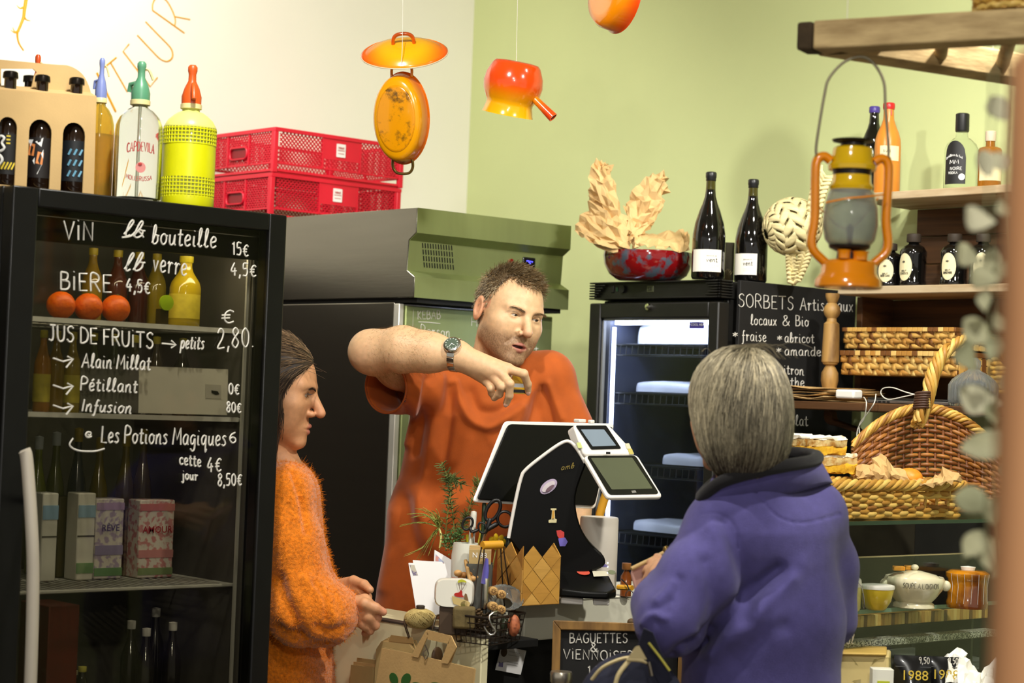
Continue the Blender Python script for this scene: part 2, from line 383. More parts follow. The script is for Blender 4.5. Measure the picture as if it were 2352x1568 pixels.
def np_mesh(name, v, f, mat, parent=None, W=True, col=None, smooth=180, label=None, kind=None):
 v = np.asarray(v, float)
 if W and parent is not None:
  inv = np.array(frame(parent).inverted()); v = v @ inv[:3, :3].T + inv[:3, 3]
 me = bpy.data.meshes.new(name); k = f.shape[1]
 me.vertices.add(len(v)); me.vertices.foreach_set('co', v.astype(np.float32).ravel())
 me.loops.add(len(f) * k); me.loops.foreach_set('vertex_index', f.astype(np.int32).ravel())
 me.polygons.add(len(f)); me.polygons.foreach_set('loop_start', np.arange(0, len(f) * k, k, dtype=np.int32))
 me.update(calc_edges=True)
 if col is not None:
  ca = me.color_attributes.new('Col', 'FLOAT_COLOR', 'POINT'); c4 = np.ones((len(v), 4), np.float32); c4[:, :3] = col; ca.data.foreach_set('color', c4.ravel())
 return link(name, me, mat, parent, smooth=smooth, label=label, kind=kind)
def np_proj(v):
 q = (np.asarray(v) - np.array(CAM)) @ np.array(CROT); return np.stack([1176 + q[:, 0] / -q[:, 2] * F, 784 - q[:, 1] / -q[:, 2] * F, -q[:, 2]], 1)
def vnormals(v, f):
 n = np.cross(v[f[:, 2]] - v[f[:, 0]], v[f[:, 3]] - v[f[:, 1]]); out = np.zeros_like(v)
 for i in range(4): np.add.at(out, f[:, i], n)
 return out / (np.linalg.norm(out, axis=1, keepdims=True) + 1e-12)
def seg2d(q, pl):
 d = np.full(len(q), 1e9)
 for i in range(len(pl) - 1):
  a = np.array(pl[i], float); b = np.array(pl[i + 1], float); ba = b - a; h = np.clip(((q - a) @ ba) / (ba @ ba + 1e-9), 0, 1)
  d = np.minimum(d, np.linalg.norm(q - a - h[:, None] * ba, axis=1))
 return d
def fold(v, f, lines, front=True):
 """cloth folds: each line (polyline in picture pixels, width px, height m) raises or sinks the cloth facing the camera"""
 n = vnormals(v, f); q = np_proj(v); toward = n @ np.array(CROT)[:, 2]
 wgt = np.clip(toward * 2.5 + .25, 0, 1) if front else 1
 disp = np.zeros(len(v))
 for pl, wd, amp in lines:
  d = seg2d(q[:, :2], catmull(pl, 5)); disp += amp * np.exp(-(d / wd) ** 2)
 return v + n * (disp * wgt)[:, None]
def strands(name, lines, r0, r1, mat, parent, label=None, kind=None, col=None):
 """many tapered three-sided hairs or fibres; lines: array (n, k, 3) in world space"""
 Lx = np.asarray(lines, float); n, k, _ = Lx.shape
 t = np.gradient(Lx, axis=1); t /= np.linalg.norm(t, axis=2, keepdims=True) + 1e-9
 u = np.cross(t, np.array([.31, .52, .79])); u /= np.linalg.norm(u, axis=2, keepdims=True) + 1e-9; x = np.cross(t, u)
 rr = np.linspace(r0, r1, k)[None, :, None]
 ring = np.stack([Lx + rr * (u * math.cos(a) + x * math.sin(a)) for a in (0, 2.094, 4.189)], 2)
 v = ring.reshape(-1, 3); b = (np.arange(n)[:, None] * k + np.arange(k - 1)[None]).reshape(-1) * 3
 f = np.concatenate([np.stack([b + j, b + (j + 1) % 3, b + 3 + (j + 1) % 3, b + 3 + j], 1) for j in range(3)])
 c = None
 if col is not None: c = np.repeat(np.asarray(col), k * 3, axis=0)
 return np_mesh(name, v, f, mat, parent, col=c, label=label, kind=kind)
random.seed(7); rng = np.random.default_rng(7)
# ================================================================ the room
YW, XG = 5.40, 4.62              # white wall plane, green wall plane
def structure(name, mb, mat, label=None, **k):
 o = mb.build(name, mat, None, **k); o['kind'] = 'structure'
 if label: o['label'] = label
 return o
m_white = M('white_plaster', (240, 237, 224), .85, var=.03, vs=2, bump=.08, bs=60)
m_green = M('green_paint', (196, 205, 148), .8, var=.04, vs=2, bump=.08, bs=70)
structure('floor', MB().box(-3, -3, -.1, XG + .2, YW + .2, 0), M('floor_tile', (120, 105, 88), .5, var=.2, vs=4))
structure('ceiling', MB().box(-3, -3, 3.30, XG + .2, YW + .2, 3.4), M('ceiling_paint', (225, 222, 212), .9, var=.03))
wl = structure('wall_left', MB().box(-3, YW, 0, XG, YW + .15, 3.3), m_white, 'white plaster wall with thin yellow lettering behind the bottles')
wr = structure('wall_right', MB().box(XG, -3, 0, XG + .15, YW + .15, 3.3), m_green, 'pale green painted wall behind the counter and shelves')
tr1 = structure('reflection_darkener', MB().box(-3, YW - .02, 0, 3.38, YW - .001, 1.95), M('reflection_darkener_brown', (52, 44, 36), .6, var=.2, vs=6), 'unseen dark panel added behind the fridge to darken the steel reflection')  # unseen panel, added so the cabinet's lower side reflects something dark
m_yl = M('yellow_paint', (222, 158, 14), .5, var=.05)
wall = lambda a, b: onY(a, b, YW)
TE = [[(239, 155), (267, 132)], [(253, 143), (292, 211)], [(296, 101), (282, 118), (344, 199), (361, 178)], [(313, 158), (337, 161)],
  catmull([(315, 81), (345, 113), (367, 135), (383, 141), (394, 134), (396, 122), (389, 107), (360, 77), (334, 50)]),
  [(423, 76), (350, 24)], catmull([(350, 24), (350, 10), (356, -2), (368, -6), (382, 2), (395, 24), (402, 45), (401, 58)]), [(400, 38), (436, 45)]]
ink('letter_strokes', wl, wall, TE, .0025, m_yl, (0, -.001, 0))
ink('letter_strokes', wl, wall, [[(222, 167), (265, 256)]], .0038, m_yl, (0, -.001, 0))
br = MB(); bl = catmull([(62, -14), (56, 24), (54, 40), (46, 61), (40, 77), (43, 98), (54, 116)])
br.tube([wall(*p) for p in bl], list(np.linspace(.0065, .0025, len(bl))), 6)
for th in ([(38, 12), (46, 19), (56, 16)], [(54, 36), (60, 45), (70, 48)], [(25, 69), (34, 75), (43, 70)], [(29, 63), (34, 73), (41, 72)], [(66, -20), (60, 2), (56, 14)]):
 c = catmull(th); br.tube([wall(*p) for p in c], list(np.linspace(.001, .0045, len(c))) if th[0][0] < 50 else list(np.linspace(.0045, .001, len(c))), 5)
br.build('painted_thorn_branch', m_yl, wl, W=True, smooth=60)

# ================================================================ glass-door drinks fridge at the left
FX0, FX1, FY0, FY1, FZ = 1.862, 2.511, 3.526, 4.08, 1.932
m_blk = M('black_enamel', (13, 13, 12), .35, var=.2)
m_blk2 = M('black_plastic', (20, 19, 18), .5, var=.2)
m_stl = M('brushed_steel', (138, 134, 124), .24, 1, var=.05, vs=3, stretch=(1, 1, 12), bump=.02, bs=12)
fr = thing('drinks_fridge', 'tall black glass-door drinks fridge with white price writing on its door', 'fridge', ((FX0 + FX1) / 2, (FY0 + FY1) / 2, 0))
b = MB(); b.box(FX0, FY0 + .045, .08, FX0 + .035, FY1, FZ); b.box(FX1 - .035, FY0 + .045, .08, FX1, FY1, FZ); b.box(FX0 + .035, FY1 - .03, .08, FX1 - .035, FY1, FZ)
b.box(FX0 + .035, FY0 + .045, FZ - .05, FX1 - .035, FY1 - .03, FZ); b.box(FX0 + .035, FY0 + .045, 0, FX1 - .035, FY1 - .03, .18)
b.build('cabinet_body', m_blk, fr, W=True, bevel=.004)
b = MB(); b.box(FX0 + .036, FY0 + .06, .181, FX0 + .040, FY1 - .031, FZ - .051); b.box(FX1 - .040, FY0 + .06, .181, FX1 - .036, FY1 - .031, FZ - .051); b.box(FX0 + .04, FY1 - .036, .181, FX1 - .04, FY1 - .032, FZ - .051)
b.build('inner_lining', M('fridge_lining', (96, 94, 88), .5, var=.1), fr, W=True)
dz0, dz1 = .10, FZ - .002
door = MB(); gx0, gx1, gz0, gz1 = FX0 + .055, FX1 - .045, .19, onY(300, 497, FY0).z
door.box(FX0, FY0, dz0, gx0, FY0 + .04, dz1); door.box(gx1, FY0, dz0, FX1, FY0 + .04, dz1); door.box(gx0, FY0, gz1, gx1, FY0 + .04, dz1); door.box(gx0, FY0, dz0, gx1, FY0 + .04, gz0)
door = door.build('door', m_blk, fr, W=True, bevel=.003)
MB().box(gx0, FY0 + .006, gz0, gx1, FY0 + .012, gz1).build('glass_pane', glass_pane('fridge_glass', (222, 220, 213), .9), door, W=True, smooth=0)
b = MB(); b.tube(catmull([P(55, 1032, 3.80), P(62, 1060, 3.80), P(72, 1200, 3.79), P(76, 1330, 3.79), P(70, 1568, 3.80), P(55, 1900, 3.82)], 5), [.010] + [.0165] * 25, 12, flat=.75)
b.build('handle', M('white_handle', (205, 196, 180), .35, var=.04), door, W=True, smooth=60)
MB().cyl(P(70, 1150, 3.79), onY(70, 1150, FY0), .008).build('handle_mount', m_blk2, door, W=True); MB().cyl(P(62, 1800, 3.81), onY(62, 1800, FY0), .008).build('handle_mount', m_blk2, door, W=True)
m_chalk = M('white_chalk_ink', (214, 210, 200), .8, var=.15, vs=300)
pl = lambda a, c: onY(a, c, FY0 - .0005)
S = []
S += script('VïN', 146, 549, 222, 553, 42)
S += script('lb', 282, 541, 332, 548, 38, 3) + [catmull([(280, 545), (300, 542), (316, 530), (330, 545)])] + script('bouteille', 348, 560, 500, 570, 42, 1)
S += script('15€', 533, 584, 574, 590, 30) + script('lb', 283, 622, 332, 622, 40, 3) + script('verre', 350, 622, 432, 634, 44, 1) + script('4,5€', 530, 632, 592, 636, 30)
S += script('BïERE', 138, 664, 262, 672, 40) + script('4,5€', 290, 668, 348, 676, 30)
S += script('JUS DE FRUïTS', 112, 781, 356, 801, 36) + script('>', 372, 802, 412, 806, 34) + script('petits', 414, 800, 470, 802, 30, 2)
S += script('€', 508, 742, 545, 742, 34) + script('2,80.', 498, 800, 588, 796, 46)
for yy in (830, 892, 938): S += [[(122, yy - 8), (145, yy), (166, yy - 6)], [(155, yy - 12), (168, yy - 6), (152, yy + 14)]]
S += script('Alain Millat', 188, 844, 348, 850, 32, 1) + script('Pétillant', 184, 896, 318, 902, 30, 1) + script('Infusion', 186, 944, 304, 950, 28, 2)
S += script('0€', 525, 905, 552, 906, 26) + script('80€', 520, 946, 556, 948, 24)
S += script('@', 196, 1003, 216, 1003, 20) + script('Les Potions Magiques', 232, 1016, 522, 1024, 38, 1) + script('6', 526, 1016, 548, 1018, 26)
S += [catmull([(168, 1006), (160, 1022), (178, 1034), (215, 1036), (240, 1030)])]
S += script('cette', 412, 1066, 464, 1072, 26) + script('4€', 476, 1084, 512, 1082, 34) + script('jour', 418, 1100, 456, 1104, 22) + script('8,50€', 500, 1116, 558, 1114, 28)
ink('price_writing', door, pl, S, .0018, m_chalk)
hz_ = onY(300, 572, FY0 + .055).z
MB().box(FX0 + .038, FY0 + .048, hz_, FX1 - .038, FY0 + .058, FZ - .052).build('lamp_housing', m_blk2, fr, W=True, bevel=.001)
MB().box(FX0 + .06, FY0 + .062, hz_ + .012, FX1 - .06, FY0 + .078, hz_ + .022).build('light_tube', M('dim_tube', (255, 240, 205), .5, var=.01, emit=22), fr, W=True)
# wire shelves
m_wire = M('white_wire', (190, 190, 182), .35, var=.05)
def wire_shelf(z, parent, x0, x1, y0, y1, mat, n=16, r=.0022, name='wire_shelf', along='x'):
 b = MB()
 b.tube([(x0, y0, z), (x1, y0, z)], r * 1.8, 6); b.tube([(x0, y1, z), (x1, y1, z)], r * 1.5, 6); b.tube([(x0, y0, z), (x0, y1, z)], r * 1.5, 6); b.tube([(x1, y0, z), (x1, y1, z)], r * 1.5, 6)
 b.tube([(x0, (y0 + y1) / 2, z), (x1, (y0 + y1) / 2, z)], r * 1.5, 6)
 for i in range(1, n):
  if along == 'x': x = x0 + (x1 - x0) * i / n; b.tube([(x, y0, z + r), (x, y1, z + r)], r, 5)
  else: y = y0 + (y1 - y0) * i / n; b.tube([(x0, y, z + r), (x1, y, z + r)], r, 5)
 return b.build(name, mat, parent, W=True)
FSY = FY0 + .085
SH = [onY(290, 746, FSY).z, onY(300, 958, FSY).z, onY(300, 1352, FSY).z]
for i, z in enumerate(SH + [.45]):
 sh = wire_shelf(z, fr, FX0 + .043, FX1 - .043, FSY, FY1 - .04, m_wire, 30)
 if i < 2: MB().box(FX0 + .045, FSY - .006, z - .004, FX1 - .05, FSY - .003, z + .006).build('price_rail', M('clear_rail', (238, 238, 230), .25, var=.05), sh, W=True)
b = MB(); b.box(FX1 - .052, FSY - .02, .2, FX1 - .046, FSY - .014, FZ - .06); b.build('shelf_upright', m_wire, fr, W=True)
b = MB(); b.box(FX0 + .05, FSY - .02, .2, FX0 + .056, FSY - .014, FZ - .06); b.build('shelf_upright', m_wire, fr, W=True)

# ================================================================ steel cabinet
SX0, SX1, SY0, SY1 = 3.41, 3.985, 4.19, 5.30
zz = lambda px, py: onY(px, py, SY0).z
ST = zz(945, 475); S1 = zz(946, 533); S2 = zz(932, 548); S3 = zz(925, 617); S4 = zz(942, 634); S5 = zz(942, 682)
sc = thing('steel_cabinet', 'tall stainless steel catering cabinet with vent slots and chalk writing on its door', 'cabinet', ((SX0 + SX1) / 2, (SY0 + SY1) / 2, 0))
prof = [(SY0, S5), (SY0, S4), (SY0 + .035, S3), (SY0 + .03, S2), (SY0, S1), (SY0, ST), (SY1, ST), (SY1, S5)]
b = MB(); b.prism([(SX0, y, z) for y, z in prof], (SX1 - SX0, 0, 0)); hood = b.build('hood', m_stl, sc, W=True, smooth=20, bevel=.002)
m_gst = M('green_reflection_steel', (146, 156, 104), .48, .7, var=.05, vs=3, stretch=(12, 1, 1), bump=.02, bs=12)  # green wall's reflection painted into the steel of fascia and door
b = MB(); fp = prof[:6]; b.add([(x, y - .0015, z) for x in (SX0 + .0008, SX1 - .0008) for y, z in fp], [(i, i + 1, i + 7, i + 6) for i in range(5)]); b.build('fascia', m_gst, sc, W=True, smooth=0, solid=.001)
b = MB(); b.box(SX0 + .002, SY0 + .085, .1, SX1 - .006, SY1, S5 - .012); b.box(SX0 + .03, SY0 + .12, 0, SX1 - .03, SY1 - .03, .1); body = b.build('cabinet_body', m_stl, sc, W=True, bevel=.003)
b = MB(); b.box(SX0 + .02, SY0 + .01, S5 - .012, SX1 - .02, SY1 - .01, S5); b.build('shadow_gap', m_blk2, sc, W=True)
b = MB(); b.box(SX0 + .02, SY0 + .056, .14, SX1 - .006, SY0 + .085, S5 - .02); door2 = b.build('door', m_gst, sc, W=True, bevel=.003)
b = MB(); b.box(SX0 + .001, SY0 + .062, .14, SX0 + .018, SY0 + .085, S5 - .016); b.build('edge_strip', M('pale_aluminium', (215, 212, 200), .35, .6, var=.04), sc, W=True, bevel=.002)
b = MB(); b.box(SX0 + .045, SY0 + .0548, .2, SX0 + .0463, SY0 + .0565, S5 - .03); b.build('panel_seam', M('seam_line', (190, 188, 175), .4, .5), door2, W=True)
m_slot = M('dark_slot', (8, 8, 8), .8)
# vent slots on the recessed face of the hood
nrm = Vector((0, S3 - S2, -(.03 - .035))).cross(Vector((1, 0, 0)))
def hoodface(px, py):
 lo_, hi_ = SY0 + .03, SY0 + .035
 p = onY(px, py, (lo_ + hi_) / 2); t = (p.z - S2) / (S3 - S2); return onY(px, py, lo_ + (hi_ - lo_) * t)
for rrow in range(4):
 y0 = 558 + rrow * 14.8
 for c_ in range(12):
  x = 969 + c_ * 6.05 + rrow * 1.2; dy = c_ * .5
  a = hoodface(x, y0 + dy); c = hoodface(x + 1, y0 + dy + 11.5)
  MB().bar(a + Vector((0, -.0028, 0)), c + Vector((0, -.0028, 0)), .0026, .0016, (0, 1, 0)).build('vent_slot', m_slot, hood, W=True, smooth=0)
p = hoodface(1171, 601); MB().cyl(p + Vector((0, .004, 0)), p + Vector((0, -.008, 0)), .0085, n=20).build('red_switch', M('red_lamp', (120, 20, 12), .25, coat=1), hood, W=True, smooth=40)
b = MB(); p = hoodface(1213, 603); b.cbox(p + Vector((0, -.002, 0)), (.048, .008, .03)); pn = b.build('control_panel', M('panel_black', (14, 14, 20), .2), hood, W=True, bevel=.003)
for dx_, dz_ in ((-.010, .004), (-.004, .004), (.004, .0035), (.010, .003), (.002, -.002), (-.002, .001)):
 MB().cbox(p + Vector((dx_, -.0066, dz_)), (.003, .0016, .003)).build('blue_light', M('blue_led', (80, 80, 255), .4, emit=2.5), pn, W=True)
dpl = lambda a, c: onY(a, c, SY0 + .0555)
KE = script('KEBAB', 959, 733, 1014, 732, 19) + [[(961, 739), (985, 740), (1011, 743)]] + script('Parson', 966, 770, 1036, 775, 24) + script('H', 1082, 748, 1100, 750, 20) + script('4.', 1222, 806, 1250, 806, 16)
ink('chalk_writing', door2, dpl, KE, .0011, m_chalk)

# ================================================================ black display freezer with lit glass door
CX, CY0, CY1, CXB = 4.0, 3.62, 4.12, 4.47
zx = lambda px, py, x=CX: onX(px, py, x).z
cf = thing('display_freezer', 'black glass-door display freezer with lit shelves behind the till', 'freezer', (4.23, 3.87, 0))
m_mat = M('matt_black_plastic', (24, 23, 21), .45, var=.15, bump=.05, bs=300)
zt, zb = zx(1648, 640), zx(1648, 684); zd = zx(1648, 692)
b = MB(); b.box(CX + .03, CY0 + .012, .08, CX + .05, CY1 - .012, .14); b.box(CX + .05, CY0 + .012, 0, CXB, CY0 + .03, zb); b.box(CX + .05, CY1 - .03, 0, CXB, CY1 - .012, zb); b.box(CXB - .02, CY0 + .03, 0, CXB, CY1 - .03, zb)
b.box(CX + .05, CY0 + .03, zb - .05, CXB - .02, CY1 - .03, zb); b.box(CX + .05, CY0 + .03, 0, CXB - .02, CY1 - .03, .14)
b.build('cabinet_body', m_mat, cf, W=True, bevel=.003)
b = MB(); b.box(CX + .012, CY0 + .008, zb + .001, CXB, CY1 - .008, zt - .003); can = b.build('canopy', m_mat, cf, W=True, bevel=.003)
nr = 7
for i in range(nr):       # moulded ribs that wrap the canopy
 z = zb + (zt - zb) * (i + .5) / nr; h = (zt - zb) / nr * .62
 full = i in (0, nr - 1)
 b = MB(); y_end = CY0 + .06
 if full: b.box(CX, CY0, z - h / 2, CX + .012, CY1, z + h / 2)
 else:
  b.box(CX, CY0, z - h / 2, CX + .012, CY0 + .035 + .008 * abs(i - 3), z + h / 2); MB().box(CX, CY1 - .022 - .008 * i, z - h / 2, CX + .012, CY1, z + h / 2).build('canopy_rib', m_mat, can, W=True, bevel=.0015)
 b.box(CX, CY0, z - h / 2, CX + .056, CY0 + .008, z + h / 2)
 b.build('canopy_rib', m_mat, can, W=True, bevel=.0015)
p = onX(1432, 664, CX + .012); MB().cyl(p, p + Vector((-.008, 0, 0)), .011, n=20).build('dial_knob', m_blk2, can, W=True, smooth=40)
p = onX(1408, 664, CX + .012); MB().cbox(p, (.006, .012, .02)).build('rocker_switch', m_blk2, can, W=True, bevel=.001)
p = onX(1418, 664, CX + .012); MB().cbox(p, (.004, .006, .012)).build('green_pilot_light', M('green_lamp', (20, 60, 40), .3), can, W=True)
p = onX(1494, 663, CX + .012); MB().cbox(p, (.003, .026, .019)).build('display_window', M('lcd_grey', (70, 72, 52), .3), can, W=True, bevel=.001)
printed('display_digits', can, '58', p + Vector((-.0018, .008, -.006)), (0, -1, 0), (0, 0, 1), .015, m_slot)
# door
dy0, dy1, dzb = CY0, CY1 - .004, .12
gya, gyb = onX(1624, 800, CX).y, onX(1376, 800, CX).y; gzt = zx(1500, 730); gzb = .22
b = MB(); b.box(CX, dy0, dzb, CX + .045, gya, zd); b.box(CX, gyb, dzb, CX + .045, dy1, zd); b.box(CX, gya, gzt, CX + .045, gyb, zd); b.box(CX, gya, dzb, CX + .045, gyb, gzb)
cdoor = b.build('door', m_mat, cf, W=True, bevel=.004)
b = MB(); t_ = .006
for q in ((gya, gzb, gya + t_, gzt), (gyb - t_, gzb, gyb, gzt), (gya, gzt - t_, gyb, gzt)): b.box(CX + .010, q[0], q[1], CX + .02, q[2], q[3])
b.build('glazing_bead', M('grey_bead', (120, 122, 120), .4), cdoor, W=True)
MB().box(CX + .022, gya, gzb, CX + .026, gyb, gzt).build('glass_pane', glass_pane('freezer_glass', (225, 230, 238), 1.0), cdoor, W=True, smooth=0)
p = onX(1492, 705, CX); MB().lathe([(.0, -.012), (.009, -.010), (.0095, -.004), (.008, 0), (.008, .004)], 20, p, T=Matrix.Rotation(R(90), 3, 'Y')).build('lock', M('chrome', (220, 218, 210), .12, 1, var=.03), cdoor, W=True, smooth=60)
b = MB(); lg = [onX(1584, 739, CX + .0215), onX(1617, 739, CX + .0215), onX(1617, 754, CX + .0215), onX(1584, 754, CX + .0215)]; b.prism(lg, (-.0006, 0, 0)); stk = b.build('brand_sticker', M('violet_sticker', (72, 62, 150), .4, var=.03), cdoor, W=True, smooth=0)
printed('sticker_text', stk, 'COOL HEAD', onX(1587, 748, CX + .0205), (0, -1, 0), (0, 0, 1), .0098, M('white_print', (236, 236, 232), .6, var=.02), bold=.01)
# lit inside
b = MB(); b.box(CX + .055, CY0 + .0305, .141, CXB - .021, CY0 + .034, zb - .051); b.box(CX + .055, CY1 - .034, .141, CXB - .021, CY1 - .0305, zb - .051); b.box(CXB - .025, CY0 + .034, .141, CXB - .0215, CY1 - .034, zb - .051)
b.build('inner_lining', M('freezer_lining', (52, 56, 72), .4, var=.08), cf, W=True)
lampz = zb - .055
b = MB(); b.box(CX + .06, CY0 + .05, lampz - .012, CX + .085, CY1 - .05, lampz); b.build('light_tube', M('cool_tube', (225, 232, 255), .4, var=.01, emit=34), cf, W=True)
MB().box(CX + .056, CY1 - .052, .30, CX + .064, CY1 - .044, lampz - .02).build('light_strip', M('cool_strip', (225, 232, 255), .4, var=.01, emit=9), cf, W=True)
m_bw = M('black_wire', (22, 24, 28), .4)
def fz_shelf(z, lip=.03):
 y0, y1, x0, x1 = CY0 + .038, CY1 - .038, CX + .075, CXB - .04; b = MB()
 for x, zq in ((x0, z), (x0, z - lip), (x1, z), ((x0 + x1) / 2, z)): b.tube([(x, y0, zq), (x, y1, zq)], .003, 6)
 for y in (y0, y1): b.tube([(x0, y, z), (x1, y, z)], .003, 6)
 n = 18
 for i in range(n + 1):
  y = y0 + (y1 - y0) * i / n; b.tube([(x1, y, z + .002), (x0, y, z + .002), (x0 - .002, y, z - lip)], .0015, 5)
 b.build('wire_shelf', m_bw, cf, W=True); return z
FS = [fz_shelf(onX(1520, 792, CX + .075).z), fz_shelf(onX(1520, 905, CX + .075).z), fz_shelf(onX(1520, 1072, CX + .075).z), fz_shelf(onX(1520, 1232, CX + .075).z), fz_shelf(.6)]
cb = thing('sorbet_chalkboard', 'black sorbet menu chalkboard on the side of the freezer', 'chalkboard', (4.29, 3.606, 1.1))
b = MB(); z0_, z1_ = 1.0, onY(1690, 642, 3.60).z
b.box(4.062, 3.600, z0_, 4.56, 3.612, z1_); bd = b.build('board', M('chalkboard_black', (18, 17, 16), .75, var=.25, vs=9), cb, W=True, bevel=.002)
spl = lambda a, c: onY(a, c, 3.5995)
S = script('SORBETS', 1696, 704, 1826, 712, 30) + script('Artisanaux', 1838, 712, 1962, 716, 28) + script('locaux', 1724, 746, 1786, 748, 24) + script('&', 1797, 748, 1818, 748, 24) + script('Bio', 1827, 748, 1860, 750, 24)
for q in ((1688, 774), (1684, 812), (1790, 782), (1788, 810)): S += script('*', q[0] - 5, q[1] + 2, q[0] + 10, q[1] + 2, 18)
S += script('fraise', 1704, 782, 1762, 785, 24) + script('abricot', 1802, 786, 1872, 788, 22) + script('cassis', 1702, 816, 1760, 818, 22) + script('amande', 1802, 816, 1888, 818, 22)
S += script('verveine', 1690, 854, 1780, 860, 22) + script('citron', 1790, 858, 1848, 862, 22) + script('poire menthe', 1710, 886, 1850, 888, 22) + script('chocolat', 1770, 976, 1858, 978, 24) + script('pomme', 1770, 1008, 1850, 1010, 22)
ink('chalk_writing', bd, spl, S, .0013, m_chalk)

# ================================================================ wooden wall shelves at the right
m_wood = M('old_brown_wood', (96, 62, 30), .6, rgb2=(58, 36, 17), mix=(.35, .7), vs=6, stretch=(1, .35, 9), bump=.15, bs=20)
m_lite = M('worn_pale_wood', (190, 172, 140), .6, rgb2=(150, 122, 84), mix=(.4, .7), vs=8, stretch=(3, .5, 3), bump=.2, bs=30)
XS = 4.35
us = thing('wall_shelf', 'brown wooden wall shelf unit with pale worn edges and turned post', 'shelf', (4.5, 3.1, 1.55))
YS0, YS1 = 2.55, 3.50
SZ = [onX(2150, 433, XS).z, onX(2130, 654, XS).z, onX(2150, 932, XS).z]
for i, z in enumerate(SZ):
 x0 = 4.12 if i == 2 else XS; y1 = (3.45, YS1, 3.555)[i]
 MB().box(x0, YS0, z - .022, 4.60, y1, z).build('shelf_board', m_lite if i < 2 else m_wood, us, W=True, bevel=.003)
nz_ = 0
for za, zb_ in ((SZ[2], SZ[1] - .022), (SZ[1], SZ[0] - .022)):
 n = 3
 for k in range(n): MB().box(4.592, YS0, za + (zb_ - za) * k / n + .0008, 4.604 + .002 * (k % 2), 3.575 if za == SZ[2] else 3.42, za + (zb_ - za) * (k + 1) / n - .0008).build('back_plank', m_wood, us, W=True, bevel=.002)
MB().box(4.45, 3.49, SZ[2], 4.59, 3.51, SZ[1] - .022).build('side_panel', m_wood, us, W=True, bevel=.002)
# turned post
pz0, pz1 = SZ[2], SZ[1] - .022; H = pz1 - pz0; pc = onX(1909, 770, 4.30)
pr = [(.018, 0), (.018, .02), (.012, .03), (.010, .05), (.019, .12), (.024, .2), (.023, .27), (.015, .32), (.012, .335), (.020, .35), (.0205, .36), (.024, .37), (.0225, .6), (.021, .72), (.014, .74), (.013, .77), (.020, .80), (.024, .84), (.020, .88), (.012, .91), (.016, .94), (.019, .97), (.019, 1)]
MB().lathe([(r, pz0 + z * H) for r, z in pr], 24, (pc.x, pc.y, 0)).build('turned_post', M('turned_wood', (170, 132, 74), .5, rgb2=(105, 74, 36), vs=14, stretch=(1, 1, .3)), us, W=True, smooth=40)
b = MB(); bp = [(1893, 940), (1892, 962), (1902, 974), (1925, 980), (1965, 992), (1965, 982), (1925, 968), (1912, 962), (1908, 944)]
b.prism([onX(x, y, 4.28) for x, y in catmull(bp, 3, True)], (.025, 0, 0)); b.build('bracket', m_wood, us, W=True, bevel=.003)

# ================================================================ checkout counter
m_crm = M('cream_laminate', (206, 198, 160), .55, var=.08, vs=5, bump=.05, bs=40)
ct = thing('checkout_counter', 'cream and black checkout counter carrying the till', 'counter', (3.2, 3.4, 0))
CZ = 1.04
MB().box(2.85, 3.225, .02, 2.87, 3.775, CZ).build('cream_panel', m_crm, ct, W=True, bevel=.002)
MB().box(2.848, 3.223, CZ, 2.875, 3.777, CZ + .004).build('edge_band', M('dark_edge', (60, 54, 48), .5), ct, W=True)
MB().box(2.872, 3.43, CZ - .03, 3.03, 3.775, CZ).build('ledge', m_crm, ct, W=True, bevel=.002)
b = MB(); b.box(2.872, 3.345, 0, 3.75, 3.56, 1.012); b.build('black_base', M('counter_black', (16, 15, 14), .5, var=.2), ct, W=True, bevel=.003)
MB().box(2.872, 3.24, CZ - .03, 3.03, 3.429, CZ - .012).build('front_ledge', m_blk2, ct, W=True, bevel=.002)
wb = thing('cash_drawer', 'low off-white cash drawer box under the till', 'box', (3.35, 3.45, 1.013))
wz0, wz1 = 1.014, onY(1240, 1378, 3.305).z
MB().box(3.045, 3.305, wz0, 3.70, 3.58, wz1).build('drawer_body', M('offwhite_paint', (214, 211, 190), .5, var=.03), wb, W=True, bevel=.004)
MB().box(3.042, 3.303, wz1 - .0035, 3.703, 3.3045, wz1 - .002).build('lid_seam', M('seam_grey', (150, 148, 132), .6), wb, W=True)

# ================================================================ glass food case at the right
GZ = 1.318; GY0, GY1, GX0, GX1 = 2.72, 3.18, 3.43, 4.32
gc = thing('display_case', 'refrigerated glass display case with cheeses and jars inside', 'case', (3.77, 2.95, 0))
gp = glass_pane('case_glass', (247, 250, 248), .8)
b = MB(); b.box(GX0, GY0 - .02, 0, GX1, GY1, .84); b.build('case_base', M('case_dark', (36, 34, 30), .5), gc, W=True, bevel=.004)
MB().box(GX0, GY0, .84, GX1, GY1, .95).build('deck', M('case_deck', (150, 150, 140), .35, .5, var=.05), gc, W=True, bevel=.002)
b = MB(); b.box(GX0, GY0, GZ - .008, GX1, GY1, GZ); b.build('top_glass', gp, gc, W=True, smooth=0)
b = MB(); b.box(GX0, GY0, GZ - .0085, GX1, GY0 + .002, GZ); b.build('glass_edge', M('glass_edge_green', (40, 62, 48), .3, var=.05), gc, W=True)
b = MB(); b.box(GX0, GY0 + .03, 1.113, GX1, GY1 - .05, 1.121); b.build('glass_shelf', gp, gc, W=True, smooth=0)
b = MB(); b.box(GX0, GY0 + .028, 1.1125, GX1, GY0 + .030, 1.1215); b.build('glass_edge', M('glass_edge_teal', (112, 140, 122), .3, var=.05), gc, W=True)
b = MB(); b.box(GX0, GY0 + .004, .95, GX1, GY0 + .009, 1.238); b.build('front_glass', gp, gc, W=True, smooth=0)
